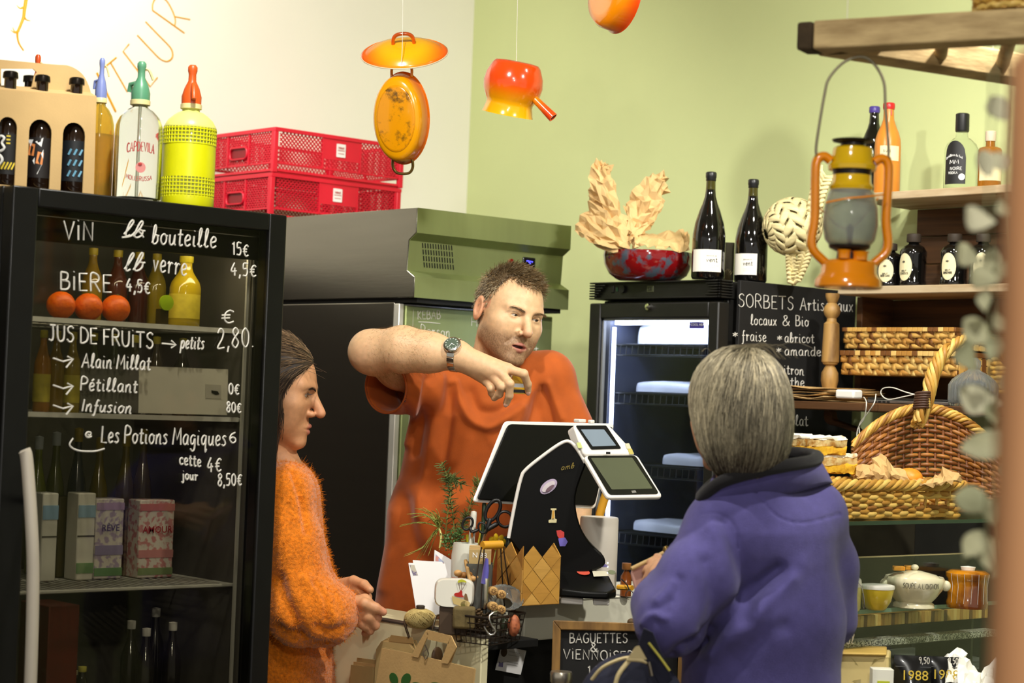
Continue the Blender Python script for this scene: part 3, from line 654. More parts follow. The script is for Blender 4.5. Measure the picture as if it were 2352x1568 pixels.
b = MB(); b.box(GX0, GY0 + .003, 1.238, GX1, GY0 + .010, 1.2405); b.build('front_glass_edge', M('glass_edge_amber', (150, 140, 100), .3), gc, W=True)
b = MB(); b.box(GX0, GY1 - .01, .95, GX1, GY1, GZ - .009); b.build('back_panel', M('case_back', (58, 52, 40), .5, var=.3, vs=6), gc, W=True)
for x in (GX0, GX1 - .03): MB().box(x, GY0 + .012, .95, x + .03, GY1 - .01, GZ - .009).build('side_post', M('case_dark'), gc, W=True, bevel=.002)
# ================================================================ people
CR = np.array(CROT)
def head_frame(yaw, pitch, roll, px, py, D, s):
 B = np.array([[-1, 0, 0], [0, 0, 1], [0, 1, 0]], float)
 Rt = np.array(Matrix.Rotation(R(roll), 3, 'Z')); Rz = np.array(Matrix.Rotation(R(yaw), 3, 'Z')); Rx = np.array(Matrix.Rotation(R(pitch), 3, 'X'))
 return CR @ Rt @ B @ Rz @ Rx, np.array(P(px, py, D)), s
def to_head(hf, p): Rm, c, s = hf; return (p - c) @ Rm / s
def from_head(hf, q): Rm, c, s = hf; return np.asarray(q, float) * s @ Rm.T + c
def head_d(q, jaw=1.0, eye=.0042, mouth=.0026, nose=1.0, ears=True, folds=True):
 s = q.copy(); s[:, 0] = np.abs(s[:, 0])
 d = d_el(q, (0, -.012, .034), (.0755, .097, .086))
 d = smin(d, d_el(q, (0, .026, -.010), (.066, .062, .088)), .03)
 d = smin(d, d_rc(s, (.050 * jaw, .004, -.055), (.014 * jaw, .073, -.096), .022, .017), .03)
 d = smin(d, d_el(q, (0, .033, -.072), (.050 * jaw, .046, .036)), .02)
 d = smin(d, d_el(q, (0, .077, -.099), (.020 * jaw, .016, .015)), .014)
 d = smin(d, d_el(s, (.046, .048, -.016), (.022, .025, .016)), .025); d = smin(d, d_el(s, (.036, .044, -.045), (.028, .030, .034)), .025)
 d = smin(d, d_rc(s, (.046, .065, .027), (.012, .083, .025), .009, .008), .012)
 d = smax(d, -d_el(s, (.032, .094, .009), (.020, .018, .0125)), .012)
 lid = smax(d_el(s, (.031, .0675, .010), (.0165, .0155, .0145)), -d_el(s, (.031, .0845, .0083), (.0130, .012, eye)), .0015)
 d = smin(d, lid, .004); d = smax(d, -d_el(s, (.031, .086, .0083), (.0130, .014, eye)), .0015)
 d = smin(d, d_rc(q, (0, .081, .020), (0, .081 + .026 * nose, -.026), .0085, .0118), .011)
 d = smin(d, d_el(s, (.0135, .093, -.032), (.0088, .011, .0078)), .007)
 d = smax(d, -d_el(s, (.006, .103, -.0395), (.0035, .006, .003)), .002)
 d = smin(d, d_el(q, (0, .072, -.066), (.030, .020, .026)), .015)
 if folds: d = smax(d, -d_rc(s, (.017, .0945, -.032), (.034, .0785, -.062), .0032, .0020), .007)
 d = smin(d, d_rc(s, (.0265, .0795, -.0655), (.001, .0945, -.0595), .003, .0052), .004)
 d = smin(d, d_rc(s, (.0265, .0795, -.0665), (.001, .0925, -.0735), .003, .0062), .004)
 if mouth: d = smax(d, -d_el(q, (0, .094, -.0662), (.0245, .014, mouth)), .002)
 if ears:
  e = smax(d_el(s, (.081, -.016, .001), (.0085, .019, .032)), -d_el(s, (.0895, -.011, .004), (.0085, .0115, .021)), .004)
  d = smin(d, e, .006)
 return d
def near(p, c, r): return np.linalg.norm(p - np.array(c), axis=1) < r
def blend_head(d, p, hf, neck, kk=.02, **kw):
 m = near(p, hf[1], .26)
 if m.any():
  q = to_head(hf, p[m]); dh = head_d(q, **kw) * hf[2]; d[m] = smin(d[m], dh, kk)
 return d
def A3(*t): return np.array(P(*t))
def hand_fn(wrist, rw, palm, fingers, kf=.009):
 """wrist point, list of (knuckle, radius) and finger chains; one continuous hand"""
 def f(p):
  d = None
  for kn, rk in palm:
   e = d_rc(p, wrist, kn, rw, rk); d = e if d is None else smin(d, e, .012)
  fd = None
  for pts, rs in fingers:
   e = d_chain(p, pts, rs, .004); fd = e if fd is None else np.minimum(fd, e)
  return smin(d, fd, kf)
 return f
def mesh_person(f, pts, h, pad=.14):
 a = np.array(pts); return surfnet(f, a.min(0) - pad, a.max(0) + pad, h)
m_skin = M('skin', (255, 255, 255), .5, var=.16, vs=90, vcol='Col', bump=.10, bs=500, sss=.12)
m_hair = M('hair', (255, 255, 255), .5, var=.3, vs=60, vcol='Col')
def eyeball(parent, hf, side, look=(0, 0), col=(60, 50, 40)):
 c = from_head(hf, (side * .031, .0685, .0095)); b = MB(); b.ell(c, .0122 * hf[2], 20, 14); e = b.build('eye', M('eye_white', (200, 190, 176), .15, var=.03), parent, W=True, smooth=180)
 fw = hf[0] @ np.array([math.sin(look[0]), math.cos(look[0]) * math.cos(look[1]), math.sin(look[1])]); fw /= np.linalg.norm(fw)
 T = Vector(fw).to_track_quat('Z', 'Y').to_matrix()
 MB().lathe([(0, .0124), (.0028, .0122), (.0054, .0112), (.0058, .0104)], 18, c, T=T * hf[2] if False else T).build('iris', M('iris_%d' % col[0], col, .12, var=.2), e, W=True, smooth=180)
def lips_col(col, q, rgb, wdt=.024):
 dl = np.minimum(d_rc(np.abs(q) * [1, 0, 0] + q * [0, 1, 1], (wdt, .0815, -.0655), (.001, .0945, -.0595), .003, .0048), d_rc(np.abs(q) * [1, 0, 0] + q * [0, 1, 1], (wdt, .0815, -.066), (.001, .0925, -.0735), .003, .0058))
 w_ = np.clip(1 - dl / .0025, 0, 1)[:, None] * (q[:, 1:2] > .06); return col * (1 - w_) + np.array(L3(rgb)[:3]) * w_
def brow(parent, hf, col, n=170, thick=1.0):
 for sd in (-1, 1):
  ls = []
  for i in range(n):
   t = rng.random(); x = .013 + .037 * t; z = .0200 + .0060 * math.sin(t * 2.2) + rng.normal(0, .0016 * thick); y = .0950 - .5 * max(0, x - .012) ** 1.25
   r0 = np.array([sd * x, y, z]); dr = np.array([sd * .009, -.003, .003 * (1 - t) - .002 * t]); ls.append([from_head(hf, r0 + dr * k + [0, .0012 * math.sin(k * 3), 0]) for k in (0, .5, 1)])
  strands('eyebrow', ls, .00042, .0002, m_hair, parent, col=np.array([L3(col)[:3]] * len(ls)) * rng.uniform(.7, 1.3, (len(ls), 1)), kind='stuff')
def trousers(name, parent, hip, ankles, mat, r=(.15, .085, .055)):
 def f(p):
  d = d_el(p, hip, (r[0], r[0] * .85, .13))
  for a in ankles:
   k = (np.array(hip) * .5 + np.array(a) * .5); d = smin(d, d_chain(p, [np.array([a[0] * .8 + hip[0] * .2, a[1] * .8 + hip[1] * .2, hip[2] - .1]), k * [0, 0, 1] + np.array(a) * [1, 1, 0], a], [r[1] * 1.1, r[1], r[2]], .03), .04)
  return d
 v, fc = mesh_person(f, [hip] + list(ankles), .016, .2); np_mesh(name, v, fc, mat, parent)
 for a in ankles:
  b = MB(Matrix.Translation(Vector((a[0], a[1], 0))) @ Matrix.Rotation(CAMR, 4, 'Z')); b.ell((0, -.03, .045), (.045, .12, .045)); b.build('shoe', M('dark_shoe', (30, 28, 26), .5), parent, W=True, smooth=180)

# ---------------------------------------------------------------- shopkeeper behind the till
man = thing('person', 'person in orange t-shirt leaning behind the till with one elbow raised', 'person', tuple(P(1090, 900, 5.02))[:2] + (0,), 0)
hf = head_frame(31.65, -2, -14.3, 1168, 725.5, 5.0, .995)
nb = A3(1128, 884, 5.04)
sh_r, el, fm, wr = A3(978, 876, 5.03), A3(852, 808, 4.80), A3(925, 802, 4.76), A3(1050, 816, 4.72)
sh_l, el_l, wr_l = A3(1266, 872, 5.05), A3(1330, 1090, 5.08), A3(1320, 1290, 5.02)
kn = [(A3(1166, 846, 4.70), .0125), (A3(1150, 856, 4.69), .0128), (A3(1134, 866, 4.70), .012), (A3(1117, 874, 4.715), .0115)]
fing = [([A3(1166, 847, 4.70), A3(1203, 858, 4.682), A3(1212, 882, 4.70), A3(1213, 899, 4.712)], [.0112, .0102, .0092, .0076]),
  ([A3(1152, 858, 4.69), A3(1171, 881, 4.663), A3(1170, 908, 4.675), A3(1163, 926, 4.69)], [.0112, .0102, .0092, .0078]),
  ([A3(1136, 868, 4.70), A3(1152, 888, 4.668), A3(1147, 905, 4.685), A3(1135, 914, 4.70)], [.0108, .0098, .009, .0076]),
  ([A3(1119, 876, 4.715), A3(1128, 892, 4.69), A3(1129, 902, 4.70), A3(1131, 908, 4.715)], [.010, .009, .0082, .007]),
  ([A3(1085, 850, 4.75), A3(1130, 880, 4.77), A3(1172, 893, 4.755), A3(1198, 891, 4.745)], [.017, .0135, .0115, .009])]
hfn = hand_fn(wr, .029, kn, fing)
def man_f(p):
 d = d_chain(p, [from_head(hf, (0, -.018, -.055)), nb, nb + [0, 0, -.08]], [.057, .062, .07], .02)
 d = np.minimum(d, d_rc(p, nb + [0, 0, -.05], sh_l + CR[:, 2] * -.02, .055, .034)); d = smin(d, d_rc(p, nb + [0, 0, -.05], sh_r, .06, .045), .03)
 arm = smin(d_chain(p, [sh_r, (sh_r + el) / 2, el + [0, 0, .0]], [.052, .050, .047], .03), d_chain(p, [el, fm, fm * .5 + wr * .5, wr], [.047, .0505, .043, .0320], .03), .035)
 d = smin(d, arm, .02)
 m = near(p, kn[1][0], .22);
 if m.any(): d[m] = smin(d[m], hfn(p[m]), .015)
 d = np.minimum(d, d_chain(p, [sh_l + CR[:, 2] * -.02, el_l, wr_l], [.034, .042, .03], .03))
 m = near(p, wr_l, .2)
 if m.any(): d[m] = smin(d[m], d_el(p[m], wr_l + [.0, -.05, -.03], (.045, .055, .03)), .02)
 return blend_head(d, p, hf, nb, .018, eye=.0025, mouth=.0034, nose=1.14)
v, fc = mesh_person(man_f, [hf[1], el, wr, kn[0][0], sh_l, el_l, wr_l, nb], .0024)
q = to_head(hf, v)
sk = np.array(L3((222, 181, 138))[:3]); col = np.tile(sk, (len(v), 1))
inh = (np.linalg.norm(v - hf[1], axis=1) < .17)[:, None]
def mixc(col, w_, rgb): w_ = np.clip(w_, 0, 1)[:, None] if w_.ndim == 1 else np.clip(w_, 0, 1); return col * (1 - w_) + np.array(L3(rgb)[:3]) * w_
stub = np.clip((-.030 - q[:, 2] + .25 * np.maximum(0, .05 - q[:, 1]) - .15 * np.maximum(0, .03 - np.abs(q[:, 0]))) / .02, 0, 1) * np.clip((q[:, 1] + .01) / .02, 0, 1) * np.clip((q[:, 2] + .15) / .03, 0, 1)
stub = np.maximum(stub, np.exp(-(((q[:, 2] + .047) / .009) ** 2)) * (q[:, 1] > .07) * (np.abs(q[:, 0]) < .028)) * inh[:, 0]
stub *= 1 - .5 * (np.exp(-((q[:, 2] + .068) / .008) ** 2) * (np.abs(q[:, 0]) < .02))
col = mixc(col, stub * (.55 + .35 * rng.random(len(v))), (120, 88, 62))
col = mixc(col, inh[:, 0] * .4 * (np.abs(q[:, 0]) > .074), (226, 130, 104))
col = mixc(col, inh[:, 0] * .35 * np.exp(-(np.linalg.norm(q - [0, .11, -.028], axis=1) / .018) ** 2), (222, 140, 112))
col = lips_col(col, q, (176, 108, 92)); col = mixc(col, .5 * np.exp(-(np.linalg.norm(v - (el + A3(836, 815, 4.75)) / 2, axis=1) / .03) ** 2), (206, 140, 110))
for kk_, _ in kn: col = mixc(col, .35 * np.exp(-(np.linalg.norm(v - kk_, axis=1) / .014) ** 2), (200, 128, 100))
body = np_mesh('body', v, fc, m_skin, man, col=col); body_v, body_f = v, fc
for sd in (-1, 1): eyeball(man, hf, sd, (-.35, -.12), (52, 44, 34))
brow(man, hf, (104, 78, 50), 130, .9)
MB().ell(from_head(hf, (0, .080, -.066)), (.018, .010, .006), 12, 8).build('mouth_inside', M('mouth_dark', (58, 26, 26), .6), man, W=True, smooth=180)
# nails
for (pts, rs) in fing[:2]:
 a, b_ = pts[-2], pts[-1]; ax = (b_ - a) / np.linalg.norm(b_ - a); tw = CR[:, 2]; nn = tw - ax * (tw @ ax); nn /= np.linalg.norm(nn)
 T = Matrix((Vector(np.cross(nn, ax)), Vector(nn), Vector(ax))).transposed()
 MB().ell(Vector(b_ + nn * rs[-1] * .86 + ax * .001), (.0052, .0016, .0062), 12, 8, T=T).build('finger_nail', M('nail', (224, 176, 156), .3, var=.04), man, W=True, smooth=180)
# hair
hs = []; hc = []
def scalp(hf_, n, z_ok):
 out = []
 while len(out) < n:
  u = rng.normal(size=3); u /= np.linalg.norm(u); q_ = np.array([u[0] * .0755, -.012 + u[1] * .097, .034 + u[2] * .086])
  if z_ok(q_, u): out.append((q_, u))
 return out
def man_mask(q_, u):
 hl = .082 if abs(q_[0]) < .028 else .082 + (abs(q_[0]) - .028) * .55       # hairline height on the forehead (temples recede)
 if q_[1] > .030: return q_[2] > min(hl, .104) - .0
 if q_[1] > -.004: return q_[2] > .055 - (.030 - q_[1]) * 1.9
 return q_[2] > -.035 + .02 * (q_[1] > -.03)
for q_, u in scalp(hf, 4600, man_mask):
 top = np.clip((q_[2] - .06) / .04, 0, 1); ln = .009 + .020 * top + rng.uniform(-.003, .006)
 dr = u * (.55 + .25 * top) + np.array([rng.normal(0, .22) - .15 * top, .75 * top + rng.normal(0, .2) + .15, -.55 * (1 - top) + .12 * top + rng.normal(0, .2)]); dr /= np.linalg.norm(dr)
 bend = np.array([rng.normal(0, .25), .35 * top, -.35 + rng.normal(0, .2)])
 hs.append([from_head(hf, q_ * 1.0 + dr * ln * t + bend * ln * t * t * .5) for t in (0, .35, .7, 1)])
 g = rng.random(); base = np.array(L3((142, 118, 82))[:3]) * rng.uniform(.5, 1.5)
 if g > .8 - .25 * (1 - top): base = np.array(L3((184, 168, 136))[:3]) * rng.uniform(.7, 1.2)
 hc.append(base)
strands('hair', hs, .0010, .0003, m_hair, man, col=np.array(hc), label='short tousled brown hair')
def cap_f(p):
 q_ = to_head(hf, p); d = d_el(q_, (0, -.013, .036), (.0790, .1012, .0905))
 cut = np.where(q_[:, 1] > .03, .094 - q_[:, 2] + .06 * np.minimum(np.abs(q_[:, 0]), .04), np.where(q_[:, 1] > -.004, .070 - (.03 - q_[:, 1]) * 1.9 - q_[:, 2], -.015 - q_[:, 2]))
 return smax(d, cut * .5, .01) * .995
v, fc = surfnet(cap_f, hf[1] - .14, hf[1] + .14, .004); np_mesh('hair_base', v, fc, m_hair, man, col=np.tile(np.array(L3((92, 74, 50))[:3]), (len(v), 1)))
# t-shirt
ch, be, hm = A3(1100, 968, 5.05), A3(1050, 1180, 5.06), A3(1008, 1420, 5.08)
fwd_axis = CR
def ecap(p, a, b_, ra, rb, Rm):
 """elliptic round cone: radii (right, up, depth) in the camera's axes"""
 ba = b_ - a; h = np.clip(((p - a) @ ba) / (ba @ ba), 0, 1); c = a + h[:, None] * ba; r = np.array(ra) + h[:, None] * (np.array(rb) - np.array(ra)); q_ = (p - c) @ Rm
 k0 = np.linalg.norm(q_ / r, axis=1); k1 = np.linalg.norm(q_ / (r * r), axis=1) + 1e-9; return k0 * (k0 - 1) / k1
sl_a, sl_b = A3(1000, 880, 5.04), A3(884, 890, 4.87); sl_d = (sl_b - sl_a) / np.linalg.norm(sl_b - sl_a)
ll_a, ll_b = A3(1262, 880, 5.06), A3(1312, 1010, 5.05)
def shirt_f(p):
 d = ecap(p, ch, be, (.170, .13, .115), (.166, .13, .125), CR); d = smin(d, ecap(p, be, hm, (.166, .12, .125), (.172, .10, .13), CR), .04)
 d = smin(d, d_rc(p, A3(1020, 885, 5.05), A3(1255, 868, 5.06), .068, .066), .05)
 d = smin(d, d_rc(p, A3(1175, 868, 5.05), A3(1262, 858, 5.05), .055, .050), .03)
 sl = smax(d_rc(p, sl_a, sl_b, .085, .064), ((p - sl_b) @ sl_d) + .004, .006); d = smin(d, sl, .035)
 d = smin(d, smax(d_rc(p, ll_a, ll_b, .062, .070), (p - A3(1316, 1030, 5.05)) @ ((ll_b - ll_a) / np.linalg.norm(ll_b - ll_a)), .01), .03)
 d = smax(d, -d_rc(p, sl_a + sl_d * .05, sl_b + sl_d * .1, .052, .061), .004)
 d = smax(d, -d_rc(p, nb + [0, 0, -.01], from_head(hf, (0, -.02, -.05)), .066, .072), .006)
 return smax(d, hm[2] - .02 - p[:, 2], .01)
v, fc = mesh_person(shirt_f, [ch, be, hm, sl_b, ll_b, A3(1290, 830, 5.05)], .0042, .22)
FL = [([(1045, 880), (1062, 930), (1085, 965), (1120, 980), (1160, 960), (1190, 935)], 12, .014), ([(1080, 900), (1100, 940), (1140, 945), (1180, 925)], 14, -.012), ([(1010, 870), (1000, 960), (985, 1060), (965, 1180)], 13, .010), ([(985, 870), (970, 950), (955, 1040)], 11, -.011),
  ([(960, 880), (950, 950), (935, 1020)], 9, .009), ([(1035, 890), (1030, 980), (1015, 1080)], 11, -.009), ([(1215, 900), (1190, 960), (1150, 1040), (1120, 1100)], 13, .010), ([(1240, 905), (1225, 960), (1190, 1040)], 12, -.010), ([(1260, 880), (1275, 920), (1290, 960)], 8, .006), ([(1245, 890), (1258, 930), (1268, 970)], 8, -.007),
  ([(955, 1120), (975, 1200), (1000, 1250), (1040, 1280)], 20, .010), ([(930, 1150), (945, 1240), (985, 1300), (1040, 1330)], 18, -.010), ([(905, 1180), (895, 1270), (880, 1350)], 16, .007), ([(1075, 1010), (1050, 1100), (1030, 1190)], 18, .006), ([(920, 900), (935, 950), (915, 1020), (908, 1090)], 9, -.009)]
v = fold(v, fc, FL)
m_tee = M('orange_cotton', (172, 80, 14), .85, var=.12, vs=30, bump=.25, bs=900, sheen=.2)
np_mesh('t_shirt', v, fc, m_tee, man, label='orange cotton t-shirt')
ax = from_head(hf, (0, -.02, -.05)) - nb; ax /= np.linalg.norm(ax); u_ = np.cross(ax, CR[:, 2]); u_ /= np.linalg.norm(u_); w2 = np.cross(ax, u_)
MB().tube([Vector(nb + ax * (.010 - .012 * math.cos(a + 1.2)) + (u_ * math.cos(a) * 1.05 + w2 * math.sin(a)) * .0725) for a in np.linspace(0, 2 * math.pi, 41)[:-1]], .0062, 8, closed=True).build('neckband', m_tee, man, W=True, smooth=180)
fa_i = np.where((np.linalg.norm(body_v - (fm * .6 + el * .4), axis=1) < .13) & (np.abs((body_v - el) @ ((wr - el) / np.linalg.norm(wr - el)) - .11) < .10))[0]; pick = rng.choice(fa_i, 1500); nA_ = vnormals(body_v, body_f)[pick]; dA_ = (wr - el) / np.linalg.norm(wr - el)
hd_ = nA_ * .55 + dA_ * .6 + rng.normal(0, .3, (1500, 3)); ln_a = rng.uniform(.006, .013, (1500, 1)); strands('arm_hair', np.stack([body_v[pick] + hd_ * ln_a * t_ + np.array([0, 0, -.3]) * ln_a * t_ * t_ for t_ in (0, .5, 1)], 1), .00016, .00006, M('arm_hair', (150, 112, 66), .6), man, kind='stuff')
b = MB(); c0 = sl_b - sl_d * .003; u_ = np.cross(sl_d, [0, 0, 1]); u_ /= np.linalg.norm(u_); w2 = np.cross(sl_d, u_)
b.tube([Vector(c0 + (u_ * math.cos(a) + w2 * math.sin(a)) * .0625) for a in np.linspace(0, 2 * math.pi, 40)[:-1]], .0022, 6, closed=True); b.build('sleeve_hem', m_tee, man, W=True, smooth=180)
trousers('trousers', man, A3(1008, 1440, 5.10), [A3(960, 1400, 5.05) * [1, 1, 0] + [0, 0, .09], A3(1100, 1400, 5.15) * [1, 1, 0] + [0, 0, .09]], M('dark_denim', (40, 42, 52), .8, bump=.2, bs=600))
# wristwatch
wa = np.array(wr) * .97 + np.array(fm) * .03; ad = (wr - fm) / np.linalg.norm(wr - fm); n0 = CR[:, 2] * .80 + np.array([0, 0, .55]); n0 = n0 - ad * (n0 @ ad); n0 /= np.linalg.norm(n0); t0 = np.cross(ad, n0)
wt = bpy.data.objects.new('wristwatch', None); C.objects.link(wt); wt.parent = man; FR[wt.name] = frame(man)
m_ste = M('polished_steel', (200, 198, 190), .2, 1, var=.05)
rw_ = .0365; T = Matrix((Vector(ad), Vector(t0), Vector(n0))).transposed(); cc = Vector(wa + n0 * (rw_ + .001))
MB().lathe([(0, 0), (.0205, 0), (.0215, .003), (.0205, .007), (.018, .0085), (.0165, .0088)], 32, cc, T=T).build('watch_case', m_ste, wt, W=True, smooth=40)
MB().lathe([(0, .0089), (.0165, .0089), (.0165, .0080)], 32, cc, T=T).build('watch_dial', M('green_dial', (84, 98, 84), .12, var=.1, coat=.8), wt, W=True, smooth=40)
b = MB()
for i in range(12):
 a = i * math.pi / 6; c2 = cc + T @ Vector((math.cos(a) * .0125, math.sin(a) * .0125, .0092)); b.bar(c2, c2 + T @ Vector((math.cos(a) * .003, math.sin(a) * .003, 0)), .0012, .0006, n0)
b.bar(cc + T @ Vector((0, 0, .0094)), cc + T @ Vector((.008, .004, .0094)), .0012, .0004, n0); b.bar(cc + T @ Vector((0, 0, .0094)), cc + T @ Vector((-.004, .011, .0094)), .001, .0004, n0)
b.build('dial_marks', M('white_print'), wt, W=True, kind='stuff')
for i in range(1, 20):
 a = 2 * math.pi * i / 20
 if math.cos(a) > .86: continue
 c2 = Vector(wa + (n0 * math.cos(a) + t0 * math.sin(a)) * (rw_ + .0012)); Tl = Matrix((Vector(ad), Vector(-n0 * math.sin(a) + t0 * math.cos(a)), Vector(n0 * math.cos(a) + t0 * math.sin(a)))).transposed().to_4x4(); Tl.translation = c2
 bb = MB(Tl); wdt = .0095 - .0015 * abs(math.sin(a / 2)); bb.box(-wdt, -.0048, -.0022, wdt, .0048, .0020); lk = bb.build('bracelet_link', m_ste, wt, W=True, bevel=.0006)
# the striped card he holds
cp = P(1194, 884, 4.728); Tc = Matrix.Translation(cp) @ (CROT @ Matrix.Rotation(R(-2), 3, 'Z')).to_4x4()
cardt = thing('striped_card', 'small yellow, grey and black striped card held in the fingers', 'card', tuple(cp));
cols = [(-.021, -.018, (214, 170, 20)), (-.018, -.011, (24, 22, 18)), (-.011, -.0055, (222, 172, 20)), (-.0055, .0035, (170, 172, 172)), (.0035, .024, (160, 120, 16))]
for i, (a, c_, rgb) in enumerate(cols): MB(Tc).box(-.018, a, -.003, .018, c_, .003).build('stripe', M('card_%d' % i, rgb, .4, var=.04), cardt, W=True, smooth=0)

# ---------------------------------------------------------------- customer in orange sweater at the left
wo = thing('person', 'person in fuzzy orange sweater beside the black fridge with hands together', 'person', tuple(P(665, 1200, 4.62))[:2] + (0,), 0)
hf2 = head_frame(86, -12, 0, 629, 898, 4.62, 1.035)
nb2 = A3(640, 1085, 4.64)
hwr, hwr2 = A3(792, 1398, 4.50), A3(770, 1362, 4.66)
kn2 = [(A3(838, 1378, 4.47), .0135), (A3(846, 1396, 4.455), .0135), (A3(846, 1416, 4.455), .0125), (A3(838, 1434, 4.465), .012)]
fg2 = [([A3(838, 1378, 4.47), A3(856, 1392, 4.48), A3(850, 1408, 4.50)], [.0118, .0105, .009]), ([A3(846, 1396, 4.455), A3(866, 1418, 4.47), A3(856, 1432, 4.49)], [.0118, .0105, .009]),
  ([A3(846, 1416, 4.455), A3(862, 1436, 4.47), A3(848, 1446, 4.49)], [.011, .010, .0085]), ([A3(838, 1434, 4.465), A3(850, 1448, 4.475), A3(838, 1454, 4.49)], [.0105, .009, .008]),
  ([A3(806, 1382, 4.48), A3(838, 1386, 4.445), A3(862, 1396, 4.45), A3(880, 1405, 4.46)], [.016, .0125, .0115, .009])]
hA = hand_fn(hwr, .027, kn2, fg2)
kn3 = [(A3(818, 1340, 4.62), .013), (A3(826, 1352, 4.60), .013), (A3(828, 1366, 4.60), .012), (A3(824, 1380, 4.61), .011)]
fg3 = [([A3(818, 1340, 4.62), A3(838, 1356, 4.60), A3(846, 1378, 4.58)], [.0112, .010, .0085]), ([A3(826, 1352, 4.60), A3(844, 1370, 4.58), A3(848, 1392, 4.56)], [.0112, .010, .0085]),
  ([A3(828, 1366, 4.60), A3(842, 1384, 4.57), A3(842, 1402, 4.55)], [.0105, .0095, .008]), ([A3(824, 1380, 4.61), A3(836, 1396, 4.58), A3(834, 1410, 4.56)], [.010, .009, .0075]),
  ([A3(790, 1342, 4.64), A3(812, 1334, 4.61), A3(836, 1342, 4.58), A3(850, 1354, 4.56)], [.015, .0125, .011, .0088])]
hB = hand_fn(hwr2, .027, kn3, fg3)
def wo_f(p):
 d = d_chain(p, [from_head(hf2, (0, -.025, -.05)), nb2, nb2 + [0, 0, -.06]], [.050, .053, .07], .02)
 m = near(p, kn2[1][0], .25)
 if m.any():
  pm = p[m]; e = smin(d_rc(pm, A3(740, 1412, 4.52), hwr, .036, .026), hA(pm), .012); e = smin(e, smin(d_rc(pm, A3(720, 1372, 4.70), hwr2, .034, .026), hB(pm), .012), .003); d[m] = np.minimum(d[m], e)
 d = np.minimum(d, d_rc(p, A3(690, 1400, 4.58), A3(740, 1412, 4.52), .035, .036)); d = np.minimum(d, d_rc(p, nb2 + [0, 0, -.05], A3(690, 1400, 4.6), .05, .035))
 d = np.minimum(d, d_rc(p, A3(690, 1400, 4.6), A3(720, 1372, 4.70), .035, .034))
 return blend_head(d, p, hf2, nb2, .016, jaw=.86, eye=.0048, mouth=.0008, nose=1.22, ears=False, folds=False)
v, fc = mesh_person(wo_f, [hf2[1], nb2, hwr, kn2[0][0], kn3[0][0], fg2[4][0][-1]], .0024)
q = to_head(hf2, v); col = np.tile(np.array(L3((205, 150, 108))[:3]), (len(v), 1))
inh = np.linalg.norm(v - hf2[1], axis=1) < .18
col = mixc(col, inh * .3 * np.exp(-(np.linalg.norm(q - [0, .11, -.028], axis=1) / .02) ** 2), (205, 120, 95)); col = lips_col(col, q, (168, 98, 84), .021)
col = mixc(col, .45 * (np.exp(-(np.linalg.norm(v - fg2[4][0][-1], axis=1) / .02) ** 2) + np.exp(-(np.linalg.norm(v - fg2[1][0][-1], axis=1) / .03) ** 2)), (224, 140, 120))
np_mesh('body', v, fc, m_skin, wo, col=col)
for sd in (-1, 1): eyeball(wo, hf2, sd, (0, -.25), (40, 32, 26))
brow(wo, hf2, (44, 32, 24), 130, .8)
lash = []
for i in range(60):
 t = i / 59; x = .021 + .021 * t; lash.append([from_head(hf2, (x, .0805 - .02 * (x - .031) ** 2 * 60, .0125 - 8 * (x - .031) ** 2)) + 0, from_head(hf2, (x + .001, .086, .0120)), from_head(hf2, (x + .002, .090, .0122))])
strands('eyelash', lash, .0003, .0001, m_hair, wo, col=np.array([L3((30, 22, 18))[:3]] * 60))
# long hair: a shell over the skull falling behind the cheek to the shoulder, with strands laid on it
def hair2_f(p):
 q_ = to_head(hf2, p)
 d = d_el(q_, (0, -.018, .040), (.086, .102, .092)); d = smin(d, d_chain(q_, [(.056, .002, .03), (.058, .002, -.04), (.056, -.002, -.12), (.05, -.012, -.21)], [.032, .036, .038, .026], .03), .02)
 d = smin(d, d_chain(q_, [(-.056, .002, .03), (-.060, -.004, -.04), (-.058, -.020, -.12)], [.030, .034, .03], .03), .02); d = smin(d, d_el(q_, (0, -.075, -.08), (.07, .045, .12)), .03)
 face = smax(-(q_[:, 1] - (.050 + .037 * np.clip((q_[:, 2] - .03) / .07, -.15, 1) - .06 * np.clip(-q_[:, 2] - .02, 0, .3) + .003 * np.sin(q_[:, 2] * 120))), q_[:, 2] - .100, .02)
 return smax(d, -face, .006)
v, fc = mesh_person(hair2_f, [from_head(hf2, (0, -.05, .1)), from_head(hf2, (0, -.05, -.25)), from_head(hf2, (.09, .06, 0)), from_head(hf2, (-.09, -.1, 0))], .004, .08)
np_mesh('hair_base', v, fc, m_hair, wo, col=np.tile(np.array(L3((52, 38, 28))[:3]), (len(v), 1)))
nv = vnormals(v, fc); qv = to_head(hf2, v); ix = np.where((qv[:, 2] > -.1))[0]; pick = rng.choice(ix, 3000); hs = []; hc = []
for i in pick:
 q0 = qv[i]; n_ = nv[i] @ hf2[0]
 dr = np.array([.3 * np.sign(q0[0]) * (q0[2] > .07), -.9 * np.clip((q0[2] - .0) / .1, 0, 1) , -1 * np.clip(1.1 - q0[2] / .1, .15, 1)]); dr -= n_ * (dr @ n_) * .9; dr /= np.linalg.norm(dr); ln = rng.uniform(.03, .07)
 hs.append([from_head(hf2, q0 + n_ * (.001 + .002 * rng.random() - .03 * ln * t * t) + dr * ln * t + rng.normal(0, .0012, 3) * t) for t in (0, .33, .66, 1)])
 tone = (120, 96, 70) if q0[2] > .04 else (66, 48, 36); hc.append(np.array(L3(tone)[:3]) * rng.uniform(.5, 1.7))
